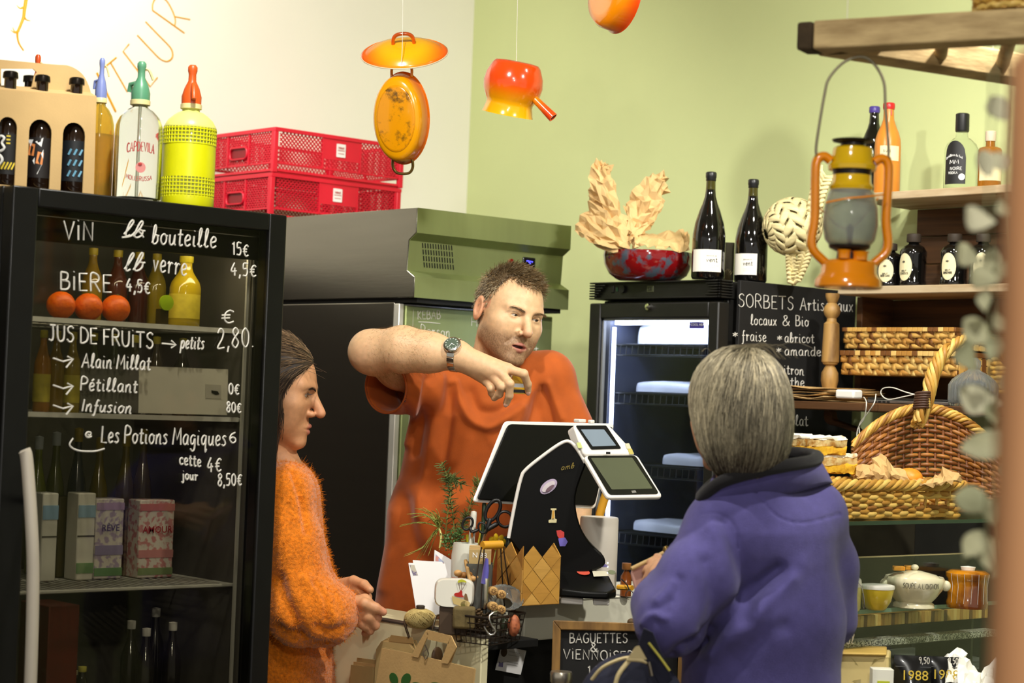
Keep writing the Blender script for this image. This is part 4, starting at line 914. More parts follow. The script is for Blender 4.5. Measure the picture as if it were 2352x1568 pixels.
for i in range(4):
 t = rng.random(); q0 = np.array([.02 + .05 * rng.random(), .06 + .02 * rng.random(), .085 - .03 * t]); hs.append([from_head(hf2, q0 + np.array([0, .012, .003]) * s_ + np.array([0, .01, -.004]) * s_ * s_ * rng.normal(1, .6)) for s_ in (0, .5, 1, 1.5)]); hc.append(np.array(L3((120, 92, 62))[:3]))
strands('hair', hs, .0008, .00025, m_hair, wo, col=np.array(hc), label='long brown hair falling behind the cheek')
# sweater
def sw_f(p):
 d = ecap(p, A3(652, 1150, 4.66), A3(650, 1330, 4.66), (.085, .10, .17), (.105, .10, .18), CR); d = smin(d, ecap(p, A3(650, 1330, 4.66), A3(655, 1640, 4.68), (.105, .10, .18), (.125, .08, .19), CR), .04)
 d = smin(d, d_rc(p, nb2 + [0, 0, -.03], A3(655, 1135, 4.50), .062, .062), .03)
 d = smin(d, d_chain(p, [A3(652, 1132, 4.49), A3(668, 1250, 4.47), A3(694, 1395, 4.45)], [.062, .069, .080], .03), .035)
 d = smin(d, d_chain(p, [A3(694, 1400, 4.45), A3(750, 1408, 4.46), A3(786, 1400, 4.485)], [.082, .070, .040], .03), .03)
 d = smin(d, d_chain(p, [A3(670, 1180, 4.80), A3(690, 1350, 4.78), A3(756, 1372, 4.69)], [.06, .07, .045], .03), .03)
 d = smax(d, -d_rc(p, hwr + (hwr - A3(750, 1408, 4.46)) * -.1, hwr + (hwr - A3(750, 1408, 4.46)) * 2, .031, .036), .008)
 d = smax(d, -d_rc(p, nb2 + [0, 0, .0], from_head(hf2, (0, -.02, -.06)), .056, .062), .006)
 q_ = np_proj(p); return d + .0016 * np.sin(q_[:, 1] * .5 + 1.5 * np.sin(q_[:, 0] * .22)) * .6
v, fc = mesh_person(sw_f, [A3(652, 1100, 4.5), A3(650, 1640, 4.8), A3(786, 1400, 4.48)], .0042, .2)
v = fold(v, fc, [([(672, 1085), (692, 1150), (704, 1220)], 8, -.007), ([(640, 1330), (700, 1470), (760, 1490)], 16, -.014), ([(690, 1470), (650, 1455), (630, 1440)], 14, -.016), ([(700, 1330), (735, 1360), (765, 1420)], 16, .008), ([(730, 1440), (760, 1450), (790, 1440)], 10, -.008), ([(640, 1180), (655, 1280), (670, 1370)], 20, .007), ([(720, 1340), (745, 1375), (750, 1420)], 8, -.007)])
m_swe = M('orange_wool', (224, 122, 8), .95, var=.35, vs=140, bump=.8, bs=420, sheen=.5)
np_mesh('sweater', v, fc, m_swe, wo, label='fuzzy orange knitted sweater')
nv = vnormals(v, fc); qp = np_proj(v); vis = np.where((nv @ CR[:, 2] > -.35) & (qp[:, 0] > 590) & (qp[:, 1] < 1600))[0]; pick = rng.choice(vis, 9000)
d0 = nv[pick] + rng.normal(0, .55, (len(pick), 3)); ln = rng.uniform(.003, .007, (len(pick), 1)); cv = rng.normal(0, .5, (len(pick), 3))
hs = np.stack([v[pick] - nv[pick] * .001 + d0 * ln * t + cv * ln * t * t for t in (0, .5, 1)], 1)
strands('wool_fuzz', hs, .00045, .00015, M('orange_fuzz', (238, 140, 18), .9, var=.1), wo, kind='stuff')
trousers('trousers', wo, A3(655, 1640, 4.70), [A3(640, 1600, 4.6) * [1, 1, 0] + [0, 0, .09], A3(660, 1600, 4.85) * [1, 1, 0] + [0, 0, .09]], M('dark_trousers', (34, 30, 30), .8))

# ---------------------------------------------------------------- customer in purple fleece seen from behind
pu = thing('person', 'grey-haired person in purple fleece seen from behind at the counter', 'person', tuple(P(1745, 1300, 3.82))[:2] + (0,), 0)
hf3 = head_frame(-148, -4, 0, 1692, 946, 3.80, .95)
nb3 = A3(1722, 1120, 3.82)
elp, wrp = A3(1530, 1425, 3.68), A3(1525, 1322, 3.86)
knp = [(A3(1508, 1300, 3.90), .012), (A3(1500, 1312, 3.895), .0125), (A3(1498, 1326, 3.89), .012), (A3(1504, 1340, 3.885), .011)]
fgp = [([A3(1508, 1300, 3.90), A3(1500, 1292, 3.93), A3(1494, 1292, 3.96)], [.0108, .0098, .0085]), ([A3(1500, 1312, 3.895), A3(1490, 1308, 3.92), A3(1484, 1312, 3.95)], [.011, .0098, .0085]),
  ([A3(1498, 1326, 3.89), A3(1488, 1328, 3.91), A3(1482, 1334, 3.94)], [.0105, .0095, .0082]), ([A3(1504, 1340, 3.885), A3(1494, 1344, 3.90), A3(1488, 1350, 3.93)], [.0098, .009, .0078]), ([A3(1524, 1306, 3.89), A3(1520, 1290, 3.915), A3(1510, 1280, 3.94)], [.013, .0115, .009])]
hP = hand_fn(wrp, .026, knp, fgp)
def pu_f(p):
 d = d_chain(p, [from_head(hf3, (0, -.02, -.05)), nb3, nb3 + [0, 0, -.08]], [.056, .06, .07], .02)
 m = near(p, knp[1][0], .25)
 if m.any(): d[m] = np.minimum(d[m], smin(d_rc(p[m], elp, wrp, .036, .026), hP(p[m]), .012))
 d = np.minimum(d, d_chain(p, [nb3 + [0, 0, -.08], A3(1672, 1222, 3.81), A3(1600, 1335, 3.75), elp], [.06, .03, .03, .03], .03))
 return blend_head(d, p, hf3, nb3, .016, jaw=.9)
v, fc = mesh_person(pu_f, [hf3[1], nb3, elp, wrp, knp[0][0]], .003)
col = np.tile(np.array(L3((214, 160, 122))[:3]), (len(v), 1)); np_mesh('body', v, fc, m_skin, pu, col=col)
# bobbed hair
def bob_o(q_):
 d = d_el(q_, (0, -.010, .032), (.089, .108, .099)); d = smin(d, d_el(q_, (0, -.024, -.040), (.090, .096, .105)), .04)
 return d
def bob_f(p):
 q_ = to_head(hf3, p); d = bob_o(q_)
 d = smax(d, -(q_[:, 2] + .078 + .030 * np.clip(q_[:, 1] / .05, -1, 1) * -1 * .4 + .004 * np.sin(q_[:, 0] * 160)), .014)
 return smax(d, -d_el(q_, (0, .10, -.04), (.07, .075, .10)), .012)
v, fc = surfnet(bob_f, hf3[1] - .17, hf3[1] + .17, .0035)
base = np.tile(np.array(L3((92, 84, 66))[:3]), (len(v), 1)); qv = to_head(hf3, v)
np_mesh('hair_base', v, fc, m_hair, pu, col=base)
nv = vnormals(v, fc); ok = np.where((qv[:, 2] > -.085))[0]; pick = rng.choice(ok, 5200); hs = []; hc = []
pole = np.array([.012, -.035, .13])
lock = rng.normal(size=(40, 3)); lock /= np.linalg.norm(lock, axis=1, keepdims=True); ltone = rng.uniform(.3, 1.4, 40)
for i in pick:
 q0 = qv[i].copy(); ln = rng.uniform(.05, .10); pts = []; q_ = q0
 lk = np.argmax(lock @ (q0 / np.linalg.norm(q0)) + rng.normal(0, .05, 40)); sw = rng.normal(0, .12)
 for t in range(6):
  n_ = (nv[i] @ hf3[0]) if t == 0 else None
  pts.append(from_head(hf3, q_))
  g_ = (q_ - np.array([0, -.02, .0])); g_ /= np.linalg.norm(g_); dn = (q_ - pole); dn = dn - g_ * (dn @ g_); dn /= np.linalg.norm(dn) + 1e-6; side = np.cross(g_, dn)
  q_ = q_ + (dn + side * sw + np.array([0, 0, -.5]) * (q_[2] < 0)) * ln / 5
  dd = bob_o(q_[None])[0]; g2 = (q_ - np.array([0, -.02, -.0])); g2 /= np.linalg.norm(g2); q_ = q_ - g2 * (dd - .0015 - .002 * rng.random()) * .8
 hs.append(pts); tone = np.array(L3((186, 174, 144))[:3]) * ltone[lk] * rng.uniform(.5, 1.35)
 if q0[2] < -.045: tone = np.array(L3((78, 66, 52))[:3]) * rng.uniform(.5, 1.3)
 hc.append(tone)
strands('hair', hs, .0009, .00035, m_hair, pu, col=np.array(hc), label='grey bobbed hair')
fly = []
for i in range(70):
 a = rng.uniform(-.9, .9); q0 = np.array([.05 * a, -.02 + .03 * rng.normal(), .125]); w_ = np.array([.05 + .03 * rng.random(), .0 + .02 * rng.normal(), .014])
 fly.append([from_head(hf3, q0 + np.array([w_[0] * t, w_[1] * t, w_[2] * math.sin(t * 2.6) - .03 * t * t])) for t in (0, .25, .5, .75, 1)])
strands('loose_hair', fly, .0005, .0002, m_hair, pu, col=np.array([L3((150, 138, 112))[:3]] * 70))
# fleece
def fl_f(p):
 d = ecap(p, A3(1755, 1235, 3.86), A3(1750, 1420, 3.86), (.135, .10, .115), (.150, .10, .13), CR); d = smin(d, ecap(p, A3(1750, 1420, 3.86), A3(1745, 1760, 3.86), (.150, .10, .13), (.158, .1, .14), CR), .05)
 d = smin(d, d_rc(p, A3(1672, 1215, 3.80), A3(1858, 1178, 3.90), .066, .068), .05)
 d = smin(d, d_rc(p, nb3 + [0, 0, -.01], nb3 + [0, 0, -.08], .076, .10), .04)
 d = smin(d, d_chain(p, [A3(1655, 1225, 3.79), A3(1600, 1330, 3.74), A3(1545, 1425, 3.70)], [.066, .070, .066], .03), .045)
 d = smin(d, d_chain(p, [A3(1540, 1425, 3.70), A3(1518, 1390, 3.76), A3(1526, 1345, 3.83)], [.060, .050, .038], .03), .03)
 d = smin(d, d_chain(p, [A3(1868, 1195, 3.92), A3(1893, 1300, 3.95), A3(1900, 1420, 3.97)], [.058, .062, .060], .03), .04)
 d = smax(d, -d_rc(p, nb3 + [0, 0, .005], from_head(hf3, (0, -.02, -.06)) + [0, 0, .02], .060, .072), .008)
 return smax(d, -d_rc(p, wrp + (wrp - A3(1526, 1345, 3.83)) * .2, knp[1][0], .030, .032), .006)
v, fc = mesh_person(fl_f, [A3(1700, 1100, 3.8), A3(1520, 1400, 3.7), A3(1905, 1430, 3.97), A3(1745, 1760, 3.9)], .0042, .2)
v = fold(v, fc, [([(1665, 1190), (1690, 1260), (1715, 1350), (1712, 1420)], 20, -.010), ([(1640, 1215), (1670, 1300), (1690, 1400), (1670, 1450)], 26, .008), ([(1590, 1490), (1640, 1450), (1700, 1380), (1790, 1310)], 16, -.016), ([(1640, 1500), (1720, 1430), (1810, 1330)], 20, .010), ([(1600, 1480), (1560, 1495), (1540, 1520)], 14, -.014),
    ([(1510, 1380), (1530, 1360), (1545, 1340)], 11, .005), ([(1500, 1405), (1520, 1390), (1540, 1376)], 9, -.004), ([(1536, 1400), (1552, 1370), (1560, 1330)], 12, -.005), ([(1620, 1290), (1640, 1380), (1620, 1440)], 16, -.008), ([(1480, 1430), (1500, 1410), (1525, 1420)], 9, .008), ([(1780, 1450), (1800, 1380), (1840, 1300)], 26, .006), ([(1700, 1520), (1760, 1460), (1800, 1440)], 22, -.008),
    ([(1720, 1112), (1745, 1140), (1780, 1180), (1820, 1198), (1860, 1198), (1930, 1180)], 3.0, -.0035), ([(1612, 1180), (1660, 1180), (1690, 1210), (1700, 1260)], 3, -.002), ([(1700, 1125), (1760, 1110), (1860, 1098)], 5, -.004)])
m_fle = M('purple_fleece', (78, 72, 128), .95, var=.12, vs=50, bump=.5, bs=700, sheen=.12)
np_mesh('fleece_jacket', v, fc, m_fle, pu, label='purple fleece jacket')
# stand-up collar: purple band with a black rolled edge
tr_ = [A3(*q_) for q_ in catmull([(1612, 1142, 3.79), (1655, 1108, 3.745), (1720, 1086, 3.725), (1800, 1070, 3.74), (1866, 1058, 3.80), (1872, 1046, 3.88), (1800, 1040, 3.95), (1720, 1060, 3.95), (1640, 1110, 3.88)], 6, True)]
bs_ = [A3(*q_) for q_ in catmull([(1600, 1190, 3.80), (1655, 1170, 3.775), (1725, 1152, 3.765), (1815, 1132, 3.775), (1890, 1112, 3.84), (1905, 1110, 3.92), (1800, 1110, 4.0), (1720, 1120, 4.0), (1620, 1170, 3.90)], 6, True)]
b = MB(); n = len(tr_); b.grid(n, 8, lambda u, w_: Vector(bs_[round(u * n) % n] * (1 - w_) + tr_[round(u * n) % n] * w_) + Vector(CR[:, 2]) * (.008 * math.sin(math.pi * w_)), cu=True); b.build('fleece_collar', m_fle, pu, W=True, smooth=180, solid=.004)
MB().tube([Vector(p) for p in tr_], .0125, 10, closed=True).build('black_collar_trim', M('black_fleece', (24, 22, 24), .95, bump=.5, bs=700, sheen=.1), pu, W=True, smooth=180)
trousers('trousers', pu, A3(1745, 1760, 3.88), [A3(1680, 1600, 3.85) * [1, 1, 0] + [0, 0, .09], A3(1830, 1600, 3.9) * [1, 1, 0] + [0, 0, .09]], M('dark_trousers'))
# ================================================================ shared makers
def TC(px, py, D): return Matrix.Translation(P(px, py, D)) @ CROT.to_4x4()
def pxm(D): return D / F                          # metres per picture pixel at distance D
def plate(name, outer, holes, T, th, mat, parent, bevel=0, smooth=30, W=True):
 """flat sheet with cut-outs; outlines in the sheet's own metres, T places it"""
 cu = bpy.data.curves.new(name, 'CURVE'); cu.dimensions = '2D'; cu.fill_mode = 'BOTH'; cu.extrude = th / 2
 for pl_ in [outer] + holes:
  sp = cu.splines.new('POLY'); sp.points.add(len(pl_) - 1); sp.use_cyclic_u = True
  for i, (x, y) in enumerate(pl_): sp.points[i].co = (x, y, 0, 1)
 to = bpy.data.objects.new('t', cu); C.objects.link(to); dg = bpy.context.evaluated_depsgraph_get(); me = bpy.data.meshes.new_from_object(to.evaluated_get(dg)); bpy.data.objects.remove(to); bpy.data.curves.remove(cu)
 M2 = (frame(parent).inverted() @ T) if (W and parent is not None) else T
 me.transform(M2); me.materials.clear(); me.name = name
 return link(name, me, mat, parent, smooth=smooth, bevel=bevel)
def arch(x0, x1, y0, y1, n=10):
 r = (x1 - x0) / 2; c = (x0 + x1) / 2
 return [(x0, y0)] + [(c - r * math.cos(math.pi * i / n), y1 - r + r * math.sin(math.pi * i / n)) for i in range(n + 1)] + [(x1, y0)]
def rrect(x0, y0, x1, y1, r, n=4):
 o = []
 for cx, cy, a0 in ((x1 - r, y1 - r, 0), (x0 + r, y1 - r, 90), (x0 + r, y0 + r, 180), (x1 - r, y0 + r, 270)):
  o += [(cx + r * math.cos(R(a0 + 90 * i / n)), cy + r * math.sin(R(a0 + 90 * i / n))) for i in range(n + 1)]
 return o
def base_at(px, D, z):
 """point at height z standing on picture column px at distance D"""
 c = P(px, 784, D); return Vector((c.x, c.y, z))
def shell(prof, th):
 """closed lathe profile for a hollow vessel"""
 inner = [(max(0.0, r - th), z + (th if i == 0 else 0)) for i, (r, z) in enumerate(prof)][::-1]
 return [(0, prof[0][1])] + prof + inner + [(0, prof[0][1] + th)]
def curve_label(parent, name, r, z0, z1, a0, a1, mat, n=14, o=(0, 0, 0), th=.0006):
 """label wrapped on a round body; angles in the thing's frame, -90 faces the camera"""
 b = MB(); vs = lambda u, w_: Vector((o[0] + (r + th) * math.cos(R(a0 + (a1 - a0) * u)), o[1] + (r + th) * math.sin(R(a0 + (a1 - a0) * u)), o[2] + z0 + (z1 - z0) * w_))
 b.grid(n, 2, vs); return b.build(name, mat, parent, smooth=180)
m_card = M('brown_cardboard', (196, 164, 112), .85, var=.1, vs=8, bump=.1, bs=200)
m_kraft = M('kraft_paper', (196, 160, 104), .8, var=.12, vs=14, bump=.2, bs=160)
m_brg = M('brown_bottle_glass', (30, 16, 6), .08, var=.1, coat=.5)
m_dkg = M('dark_bottle_glass', (10, 9, 8), .06, var=.1, coat=.6)
m_wht = M('white_print'); m_blackp = M('black_print', (18, 18, 18), .6)
m_clear = M('clear_glass', (244, 248, 246), .02, trans=1, ior=1.30, var=.01)
# ================================================================ on top of the drinks fridge
cy = 3.60
bc = thing('beer_carrier', 'brown cardboard beer bottle carrier with arched windows on the fridge', 'carrier', tuple(onY(90, 420, cy + .07))[:2] + (FZ,))
plf = lambda a, c: (onY(a, c, cy).x - onY(0, 415, cy).x, onY(a, c, cy).z - FZ)
Tpl = Matrix.Translation(Vector((onY(0, 415, cy).x, cy, FZ))) @ Matrix.Rotation(R(90), 4, 'X')
def poly(pts): return [plf(*p) for p in pts]
outer = [(plf(-60, 400)[0], 0.0005), (plf(216, 420)[0], .0005), plf(221, 222), plf(-60, 202)]
win = []
for xa, xb, yt in ((-6, 36, 268), (64, 116, 274), (142, 193, 281)):
 a = plf(xa, 350)[0]; c_ = plf(xb, 350)[0]; win.append(arch(a, c_, .004, plf((xa + xb) / 2, yt)[1]))
plate('front_panel', outer, win, Tpl, .0025, m_card, bc)
# sloping shoulder with neck holes, handle panel, sides
bk = MB(); dxy = Vector((0, .13, 0)); e0, e1 = onY(221, 222, cy), Vector((onY(216, 420, cy).x, cy, FZ)); bk.prism([e0, e1, e1 + dxy, e0 + dxy], (-.002, 0, 0)); bk.build('side_panel', m_card, bc, W=True, smooth=0)
c2y = cy + .065; pl2 = lambda a, c: (onY(a, c, c2y).x - onY(0, 415, c2y).x, onY(a, c, c2y).z - FZ); T2 = Matrix.Translation(Vector((onY(0, 415, c2y).x, c2y, FZ))) @ Matrix.Rotation(R(90), 4, 'X')
ho = [pl2(-60, 132)] + [pl2(*q_) for q_ in catmull([(0, 137), (120, 148), (160, 152), (190, 172), (206, 205), (208, 222)], 4)] + [pl2(208, 300), pl2(-60, 300)]
plate('handle_panel', ho, [[pl2(*q_) for q_ in ((2, 158), (75, 158), (84, 166), (78, 174), (72, 200), (2, 196))]], T2, .0025, m_card, bc)
b = MB(); b.prism([onY(-60, 202, cy), onY(221, 222, cy), onY(208, 214, c2y), onY(-60, 194, c2y)], (0, 0, .0015)); b.build('shoulder_panel', m_card, bc, W=True, smooth=0)
bprof = lambda H: [(0, 0), (.115 * H, 0), (.128 * H, .02 * H), (.128 * H, .50 * H), (.120 * H, .56 * H), (.085 * H, .66 * H), (.060 * H, .74 * H), (.052 * H, .82 * H), (.050 * H, .93 * H), (.058 * H, .94 * H), (.058 * H, .96 * H), (0, .965 * H)]
for i, (bx_, ft, lab) in enumerate(((14, 157, 'yellow and white lettered'), (88, 166, 'orange and white patterned'), (167, 172, 'pale blue patterned'))):
 loc = onY(bx_, 400, cy + .034); H = onY(bx_, ft, cy + .034).z - FZ - .004; t = thing('beer_bottle', 'brown beer bottle with %s label in the carrier' % lab, 'bottle', (loc.x, loc.y, FZ + .003), CAMR, 'beer bottles in the carrier')
 MB().lathe(bprof(H), 24).build('bottle_glass', m_brg, t, smooth=50)
 MB().lathe([(.064 * H, .925 * H), (.066 * H, .935 * H), (.062 * H, .975 * H), (.05 * H, .985 * H), (0, .987 * H)], 21).build('crown_cap', M('dark_cap', (34, 28, 22), .3, .7), t, smooth=40)
 r = .128 * H; bg = curve_label(t, 'label', r, .10 * H, .44 * H, -165, -15, M('beer_label_%d' % i, ((22, 20, 18), (24, 18, 16), (18, 22, 26))[i], .5))
 def on_l(a, z, r=r, H=H): return Vector(((r + .0012) * math.cos(R(a)), (r + .0012) * math.sin(R(a)), z * H))
 if i == 0:
  b = MB();
  for q_ in ([(-110, .40), (-100, .42), (-88, .40), (-96, .36), (-86, .32), (-100, .29), (-112, .31)], [(-120, .24), (-104, .26), (-92, .22), (-100, .18)]): c_ = catmull(q_, 4); b.tube([on_l(*z) for z in c_], .0028, 5)
  b.build('label_lettering', m_wht, t); b = MB()
  for k in range(6): b.bar(on_l(-118 + 12 * k, .14), on_l(-106 + 12 * k, .20), .003, .0012, (0, -1, 0))
  for k in range(3): b.bar(on_l(-80, .42 - .03 * k), on_l(-66, .42 - .03 * k), .003, .001, (0, -1, 0))
  b.build('label_pattern', M('label_yellow', (226, 200, 60), .5), t, kind='stuff')
 if i == 1:
  b = MB();
  for c_, s_ in (((-106, .33), .0), ((-74, .26), .0)): b.add([on_l(c_[0] - 14, c_[1] - .04), on_l(c_[0] + 10, c_[1] - .05), on_l(c_[0] + 14, c_[1] + .05), on_l(c_[0] - 8, c_[1] + .06)], [(0, 1, 2, 3)])
  b.build('label_pattern', M('label_orange', (226, 140, 76), .5), t, kind='stuff'); b = MB()
  for tri in (((-125, .42), (-110, .36), (-100, .42)), ((-92, .40), (-70, .36), (-64, .44)), ((-126, .12), (-80, .13), (-64, .22)), ((-70, .30), (-62, .34), (-62, .26)), ((-100, .24), (-92, .27), (-92, .21))): b.add([on_l(*z) for z in tri], [(0, 1, 2)])
  b.build('label_shapes', m_wht, t, kind='stuff')
 if i == 2:
  b = MB()
  for k in range(9): b.bar(on_l(-96 + (k % 3) * 20, .14 + .09 * (k // 3)), on_l(-86 + (k % 3) * 20, .19 + .09 * (k // 3)), .004, .001, (0, -1, 0))
  b.build('label_pattern', M('label_blue', (96, 150, 176), .5), t, kind='stuff')
loc = onY(61, 400, cy + .11); t = thing('beer_bottle', 'brown beer bottle in the back row of the carrier, only its cap showing', 'bottle', (loc.x, loc.y, FZ + .003), 0, 'beer bottles in the carrier'); H = onY(61, 170, cy + .11).z - FZ
MB().lathe(bprof(H), 20).build('bottle_glass', m_brg, t, smooth=50); MB().lathe([(.064 * H, .925 * H), (.062 * H, .975 * H), (0, .987 * H)], 21).build('crown_cap', M('dark_cap'), t, smooth=40)

def siphon(px, ptop, pbase_y, half_px, Yp, label, head_rgb, kind):
 loc = onY(px, pbase_y, Yp); D = proj(loc)[2]; H = onY(px, ptop, Yp).z - FZ; r = half_px * pxm(D)
 t = thing('soda_siphon', label, 'siphon', (loc.x, loc.y, FZ + .0005), CAMR, 'soda siphons on the fridge')
 zb = H * .70
 prof = [(r * .9, 0), (r, .008), (r, H * .48), (r * .97, H * .54), (r * .84, H * .60), (r * .6, H * .645), (r * .36, H * .67), (r * .32, zb)]
 m_head = M('head_%d' % head_rgb[0], head_rgb, .35, var=.06)
 if kind == 'mesh':
  MB().lathe([(0, 0)] + prof, 40).build('bottle_glass', M('yellow_glass_core', (196, 200, 110), .15, var=.05), t, smooth=50)
  m_y = M('yellow_plastic', (214, 214, 8), .35, var=.05)
  R1 = r * 1.03; lo_, hi_ = .0, H * .545
  MB().lathe([(R1 * .98, 0), (R1, .004), (R1, H * .07)], 40).build('sleeve_base', m_y, t, solid=.002); curve_label(t, 'sleeve_panel', R1, H * .20, H * .43, 0, 360, m_y, 48)
  b = MB()
  for z in list(np.arange(H * .08, H * .20, .0078)) + list(np.arange(H * .435, H * .545, .0078)):
   b.tube([(R1 * math.cos(a), R1 * math.sin(a), z) for a in np.linspace(0, 2 * math.pi, 41)[:-1]], .0017, 5, closed=True)
  for k in range(44):
   a = 2 * math.pi * k / 44
   for z0, z1 in ((H * .06, H * .20), (H * .43, H * .55)): b.tube([(R1 * math.cos(a), R1 * math.sin(a), z0), (R1 * math.cos(a), R1 * math.sin(a), z1)], .0015, 4)
  b.build('sleeve_mesh', m_y, t, kind='stuff')
  MB().lathe([(R1, H * .545), (R1 * .99, H * .56), (r * .88, H * .605), (r * .66, H * .64), (r * .5, H * .66)], 40).build('sleeve_shoulder', M('pale_yellow_plastic', (226, 226, 120), .35, var=.05), t, smooth=180, solid=.0015)
 else:
  MB().lathe(shell(prof, .0045), 40).build('bottle_glass', m_clear if kind == 'clear' else M('amber_clear_glass', (236, 206, 96), .03, trans=.85, ior=1.3, var=.02), t, smooth=50)
  MB().lathe([(.0035, .01), (.0035, zb)], 10).build('dip_tube', M('clear_tube', (226, 226, 214), .1, trans=.7, var=.01), t, smooth=50)
  if kind == 'amber': MB().lathe([(0, .006), (r * .9, .006), (r * .9, H * .47), (0, H * .47)], 32).build('soda_water', M('amber_liquid', (226, 170, 40), .1, trans=.6, ior=1.1), t, smooth=50)
 MB().lathe([(r * .34, zb - .004), (r * .42, zb - .003), (r * .42, zb + .006), (r * .36, zb + .008)], 28).build('collar_ring', M('cream_ring', (222, 208, 150), .4), t, smooth=50)
 hh = H - zb; hb = MB(); hb.lathe([(r * .39, zb + .006), (r * .40, zb + hh * .25), (r * .30, zb + hh * .45), (r * .16, zb + hh * .62), (r * .15, zb + hh * .78), (r * .19, zb + hh * .86), (r * .19, zb + hh * .95), (r * .12, zb + hh), (0, zb + hh)], 24); hb.build('siphon_head', m_head, t, smooth=50)
 if kind == 'mesh': sp_ = [(0.1 * r, -.30 * r, zb + hh * .52), (.16 * r, -.52 * r, zb + hh * .42), (.20 * r, -.62 * r, zb + hh * .16)]
 else: sp_ = [(-.25 * r, .2 * r, zb + hh * .50), (-.5 * r, .35 * r, zb + hh * .48), (-.56 * r, .4 * r, zb + hh * .3)]
 MB().tube(sp_, [r * .10, r * .11, r * .10], 12).build('spout', m_head, t, smooth=50)
 lv = [(.10 * r, 0, zb + hh * .84), (.30 * r, .06 * r, zb + hh * .80), (.48 * r, .1 * r, zb + hh * .58)] if kind != 'mesh' else [(0, .1 * r, zb + hh * .86), (0, .3 * r, zb + hh * .8), (0, .45 * r, zb + hh * .6)]
 MB().tube(catmull(lv, 4), [r * .05] * 4 + [r * .06] * 5, 8).build('lever', M('cream_lever', (216, 198, 140), .4), t, smooth=50)
 return t, r, H, D
t, r, H, D = siphon(313, 140, 446, 55, 3.62, 'clear glass soda siphon with green head and red print', (84, 142, 108), 'clear')
m_rprint = M('red_print', (178, 48, 44), .6, var=.2, vs=120)
def arc_text(parent, name, txt, r, z, a0, a1, h, mat, w_=.0009, bend=0):
 S_ = script(txt, 0, 0, 100, 0, 10); b = MB()
 for st in S_:
  if len(st) > 1: b.tube([Vector((r * math.cos(R(a0 + (a1 - a0) * x / 100)), r * math.sin(R(a0 + (a1 - a0) * x / 100)), z - y * h / 10 + bend * ((x - 50) / 50) ** 2)) for x, y in st], w_, 4)
 return b.build(name, mat, parent, kind='stuff')
arc_text(t, 'print_top', 'CAPDEVILA', r + .0008, H * .345, -106, -38, .019, m_rprint, .0012, -.004)
arc_text(t, 'print_bottom', 'MOLLERUSSA', r + .0008, H * .135, -106, -42, .009, m_rprint, .0008, .005)
b = MB(); b.grid(20, 3, lambda u, v: Vector(((r + .0006) * math.cos(R(-72 + 12 * v * math.cos(6.2832 * u))), (r + .0006) * math.sin(R(-72 + 12 * v * math.cos(6.2832 * u))), H * .23 + .011 * v * math.sin(6.2832 * u))), cu=True); b.build('print_disc', M('pale_red_print', (206, 130, 124), .6), t, smooth=180)
arc_text(t, 'print_emblem', '*', r + .0014, H * .235, -78, -66, .012, m_rprint, .0012)
siphon(430, 148, 456, 58, 3.61, 'yellow plastic mesh soda siphon with orange head', (206, 84, 28), 'mesh')
siphon(222, 132, 436, 34, 3.72, 'amber soda siphon with blue head half behind the cardboard carrier', (120, 134, 190), 'amber')
t = siphon(74, 124, 430, 34, 3.95, 'soda siphon with orange head just showing over the cardboard carrier', (204, 80, 30), 'clear')[0]

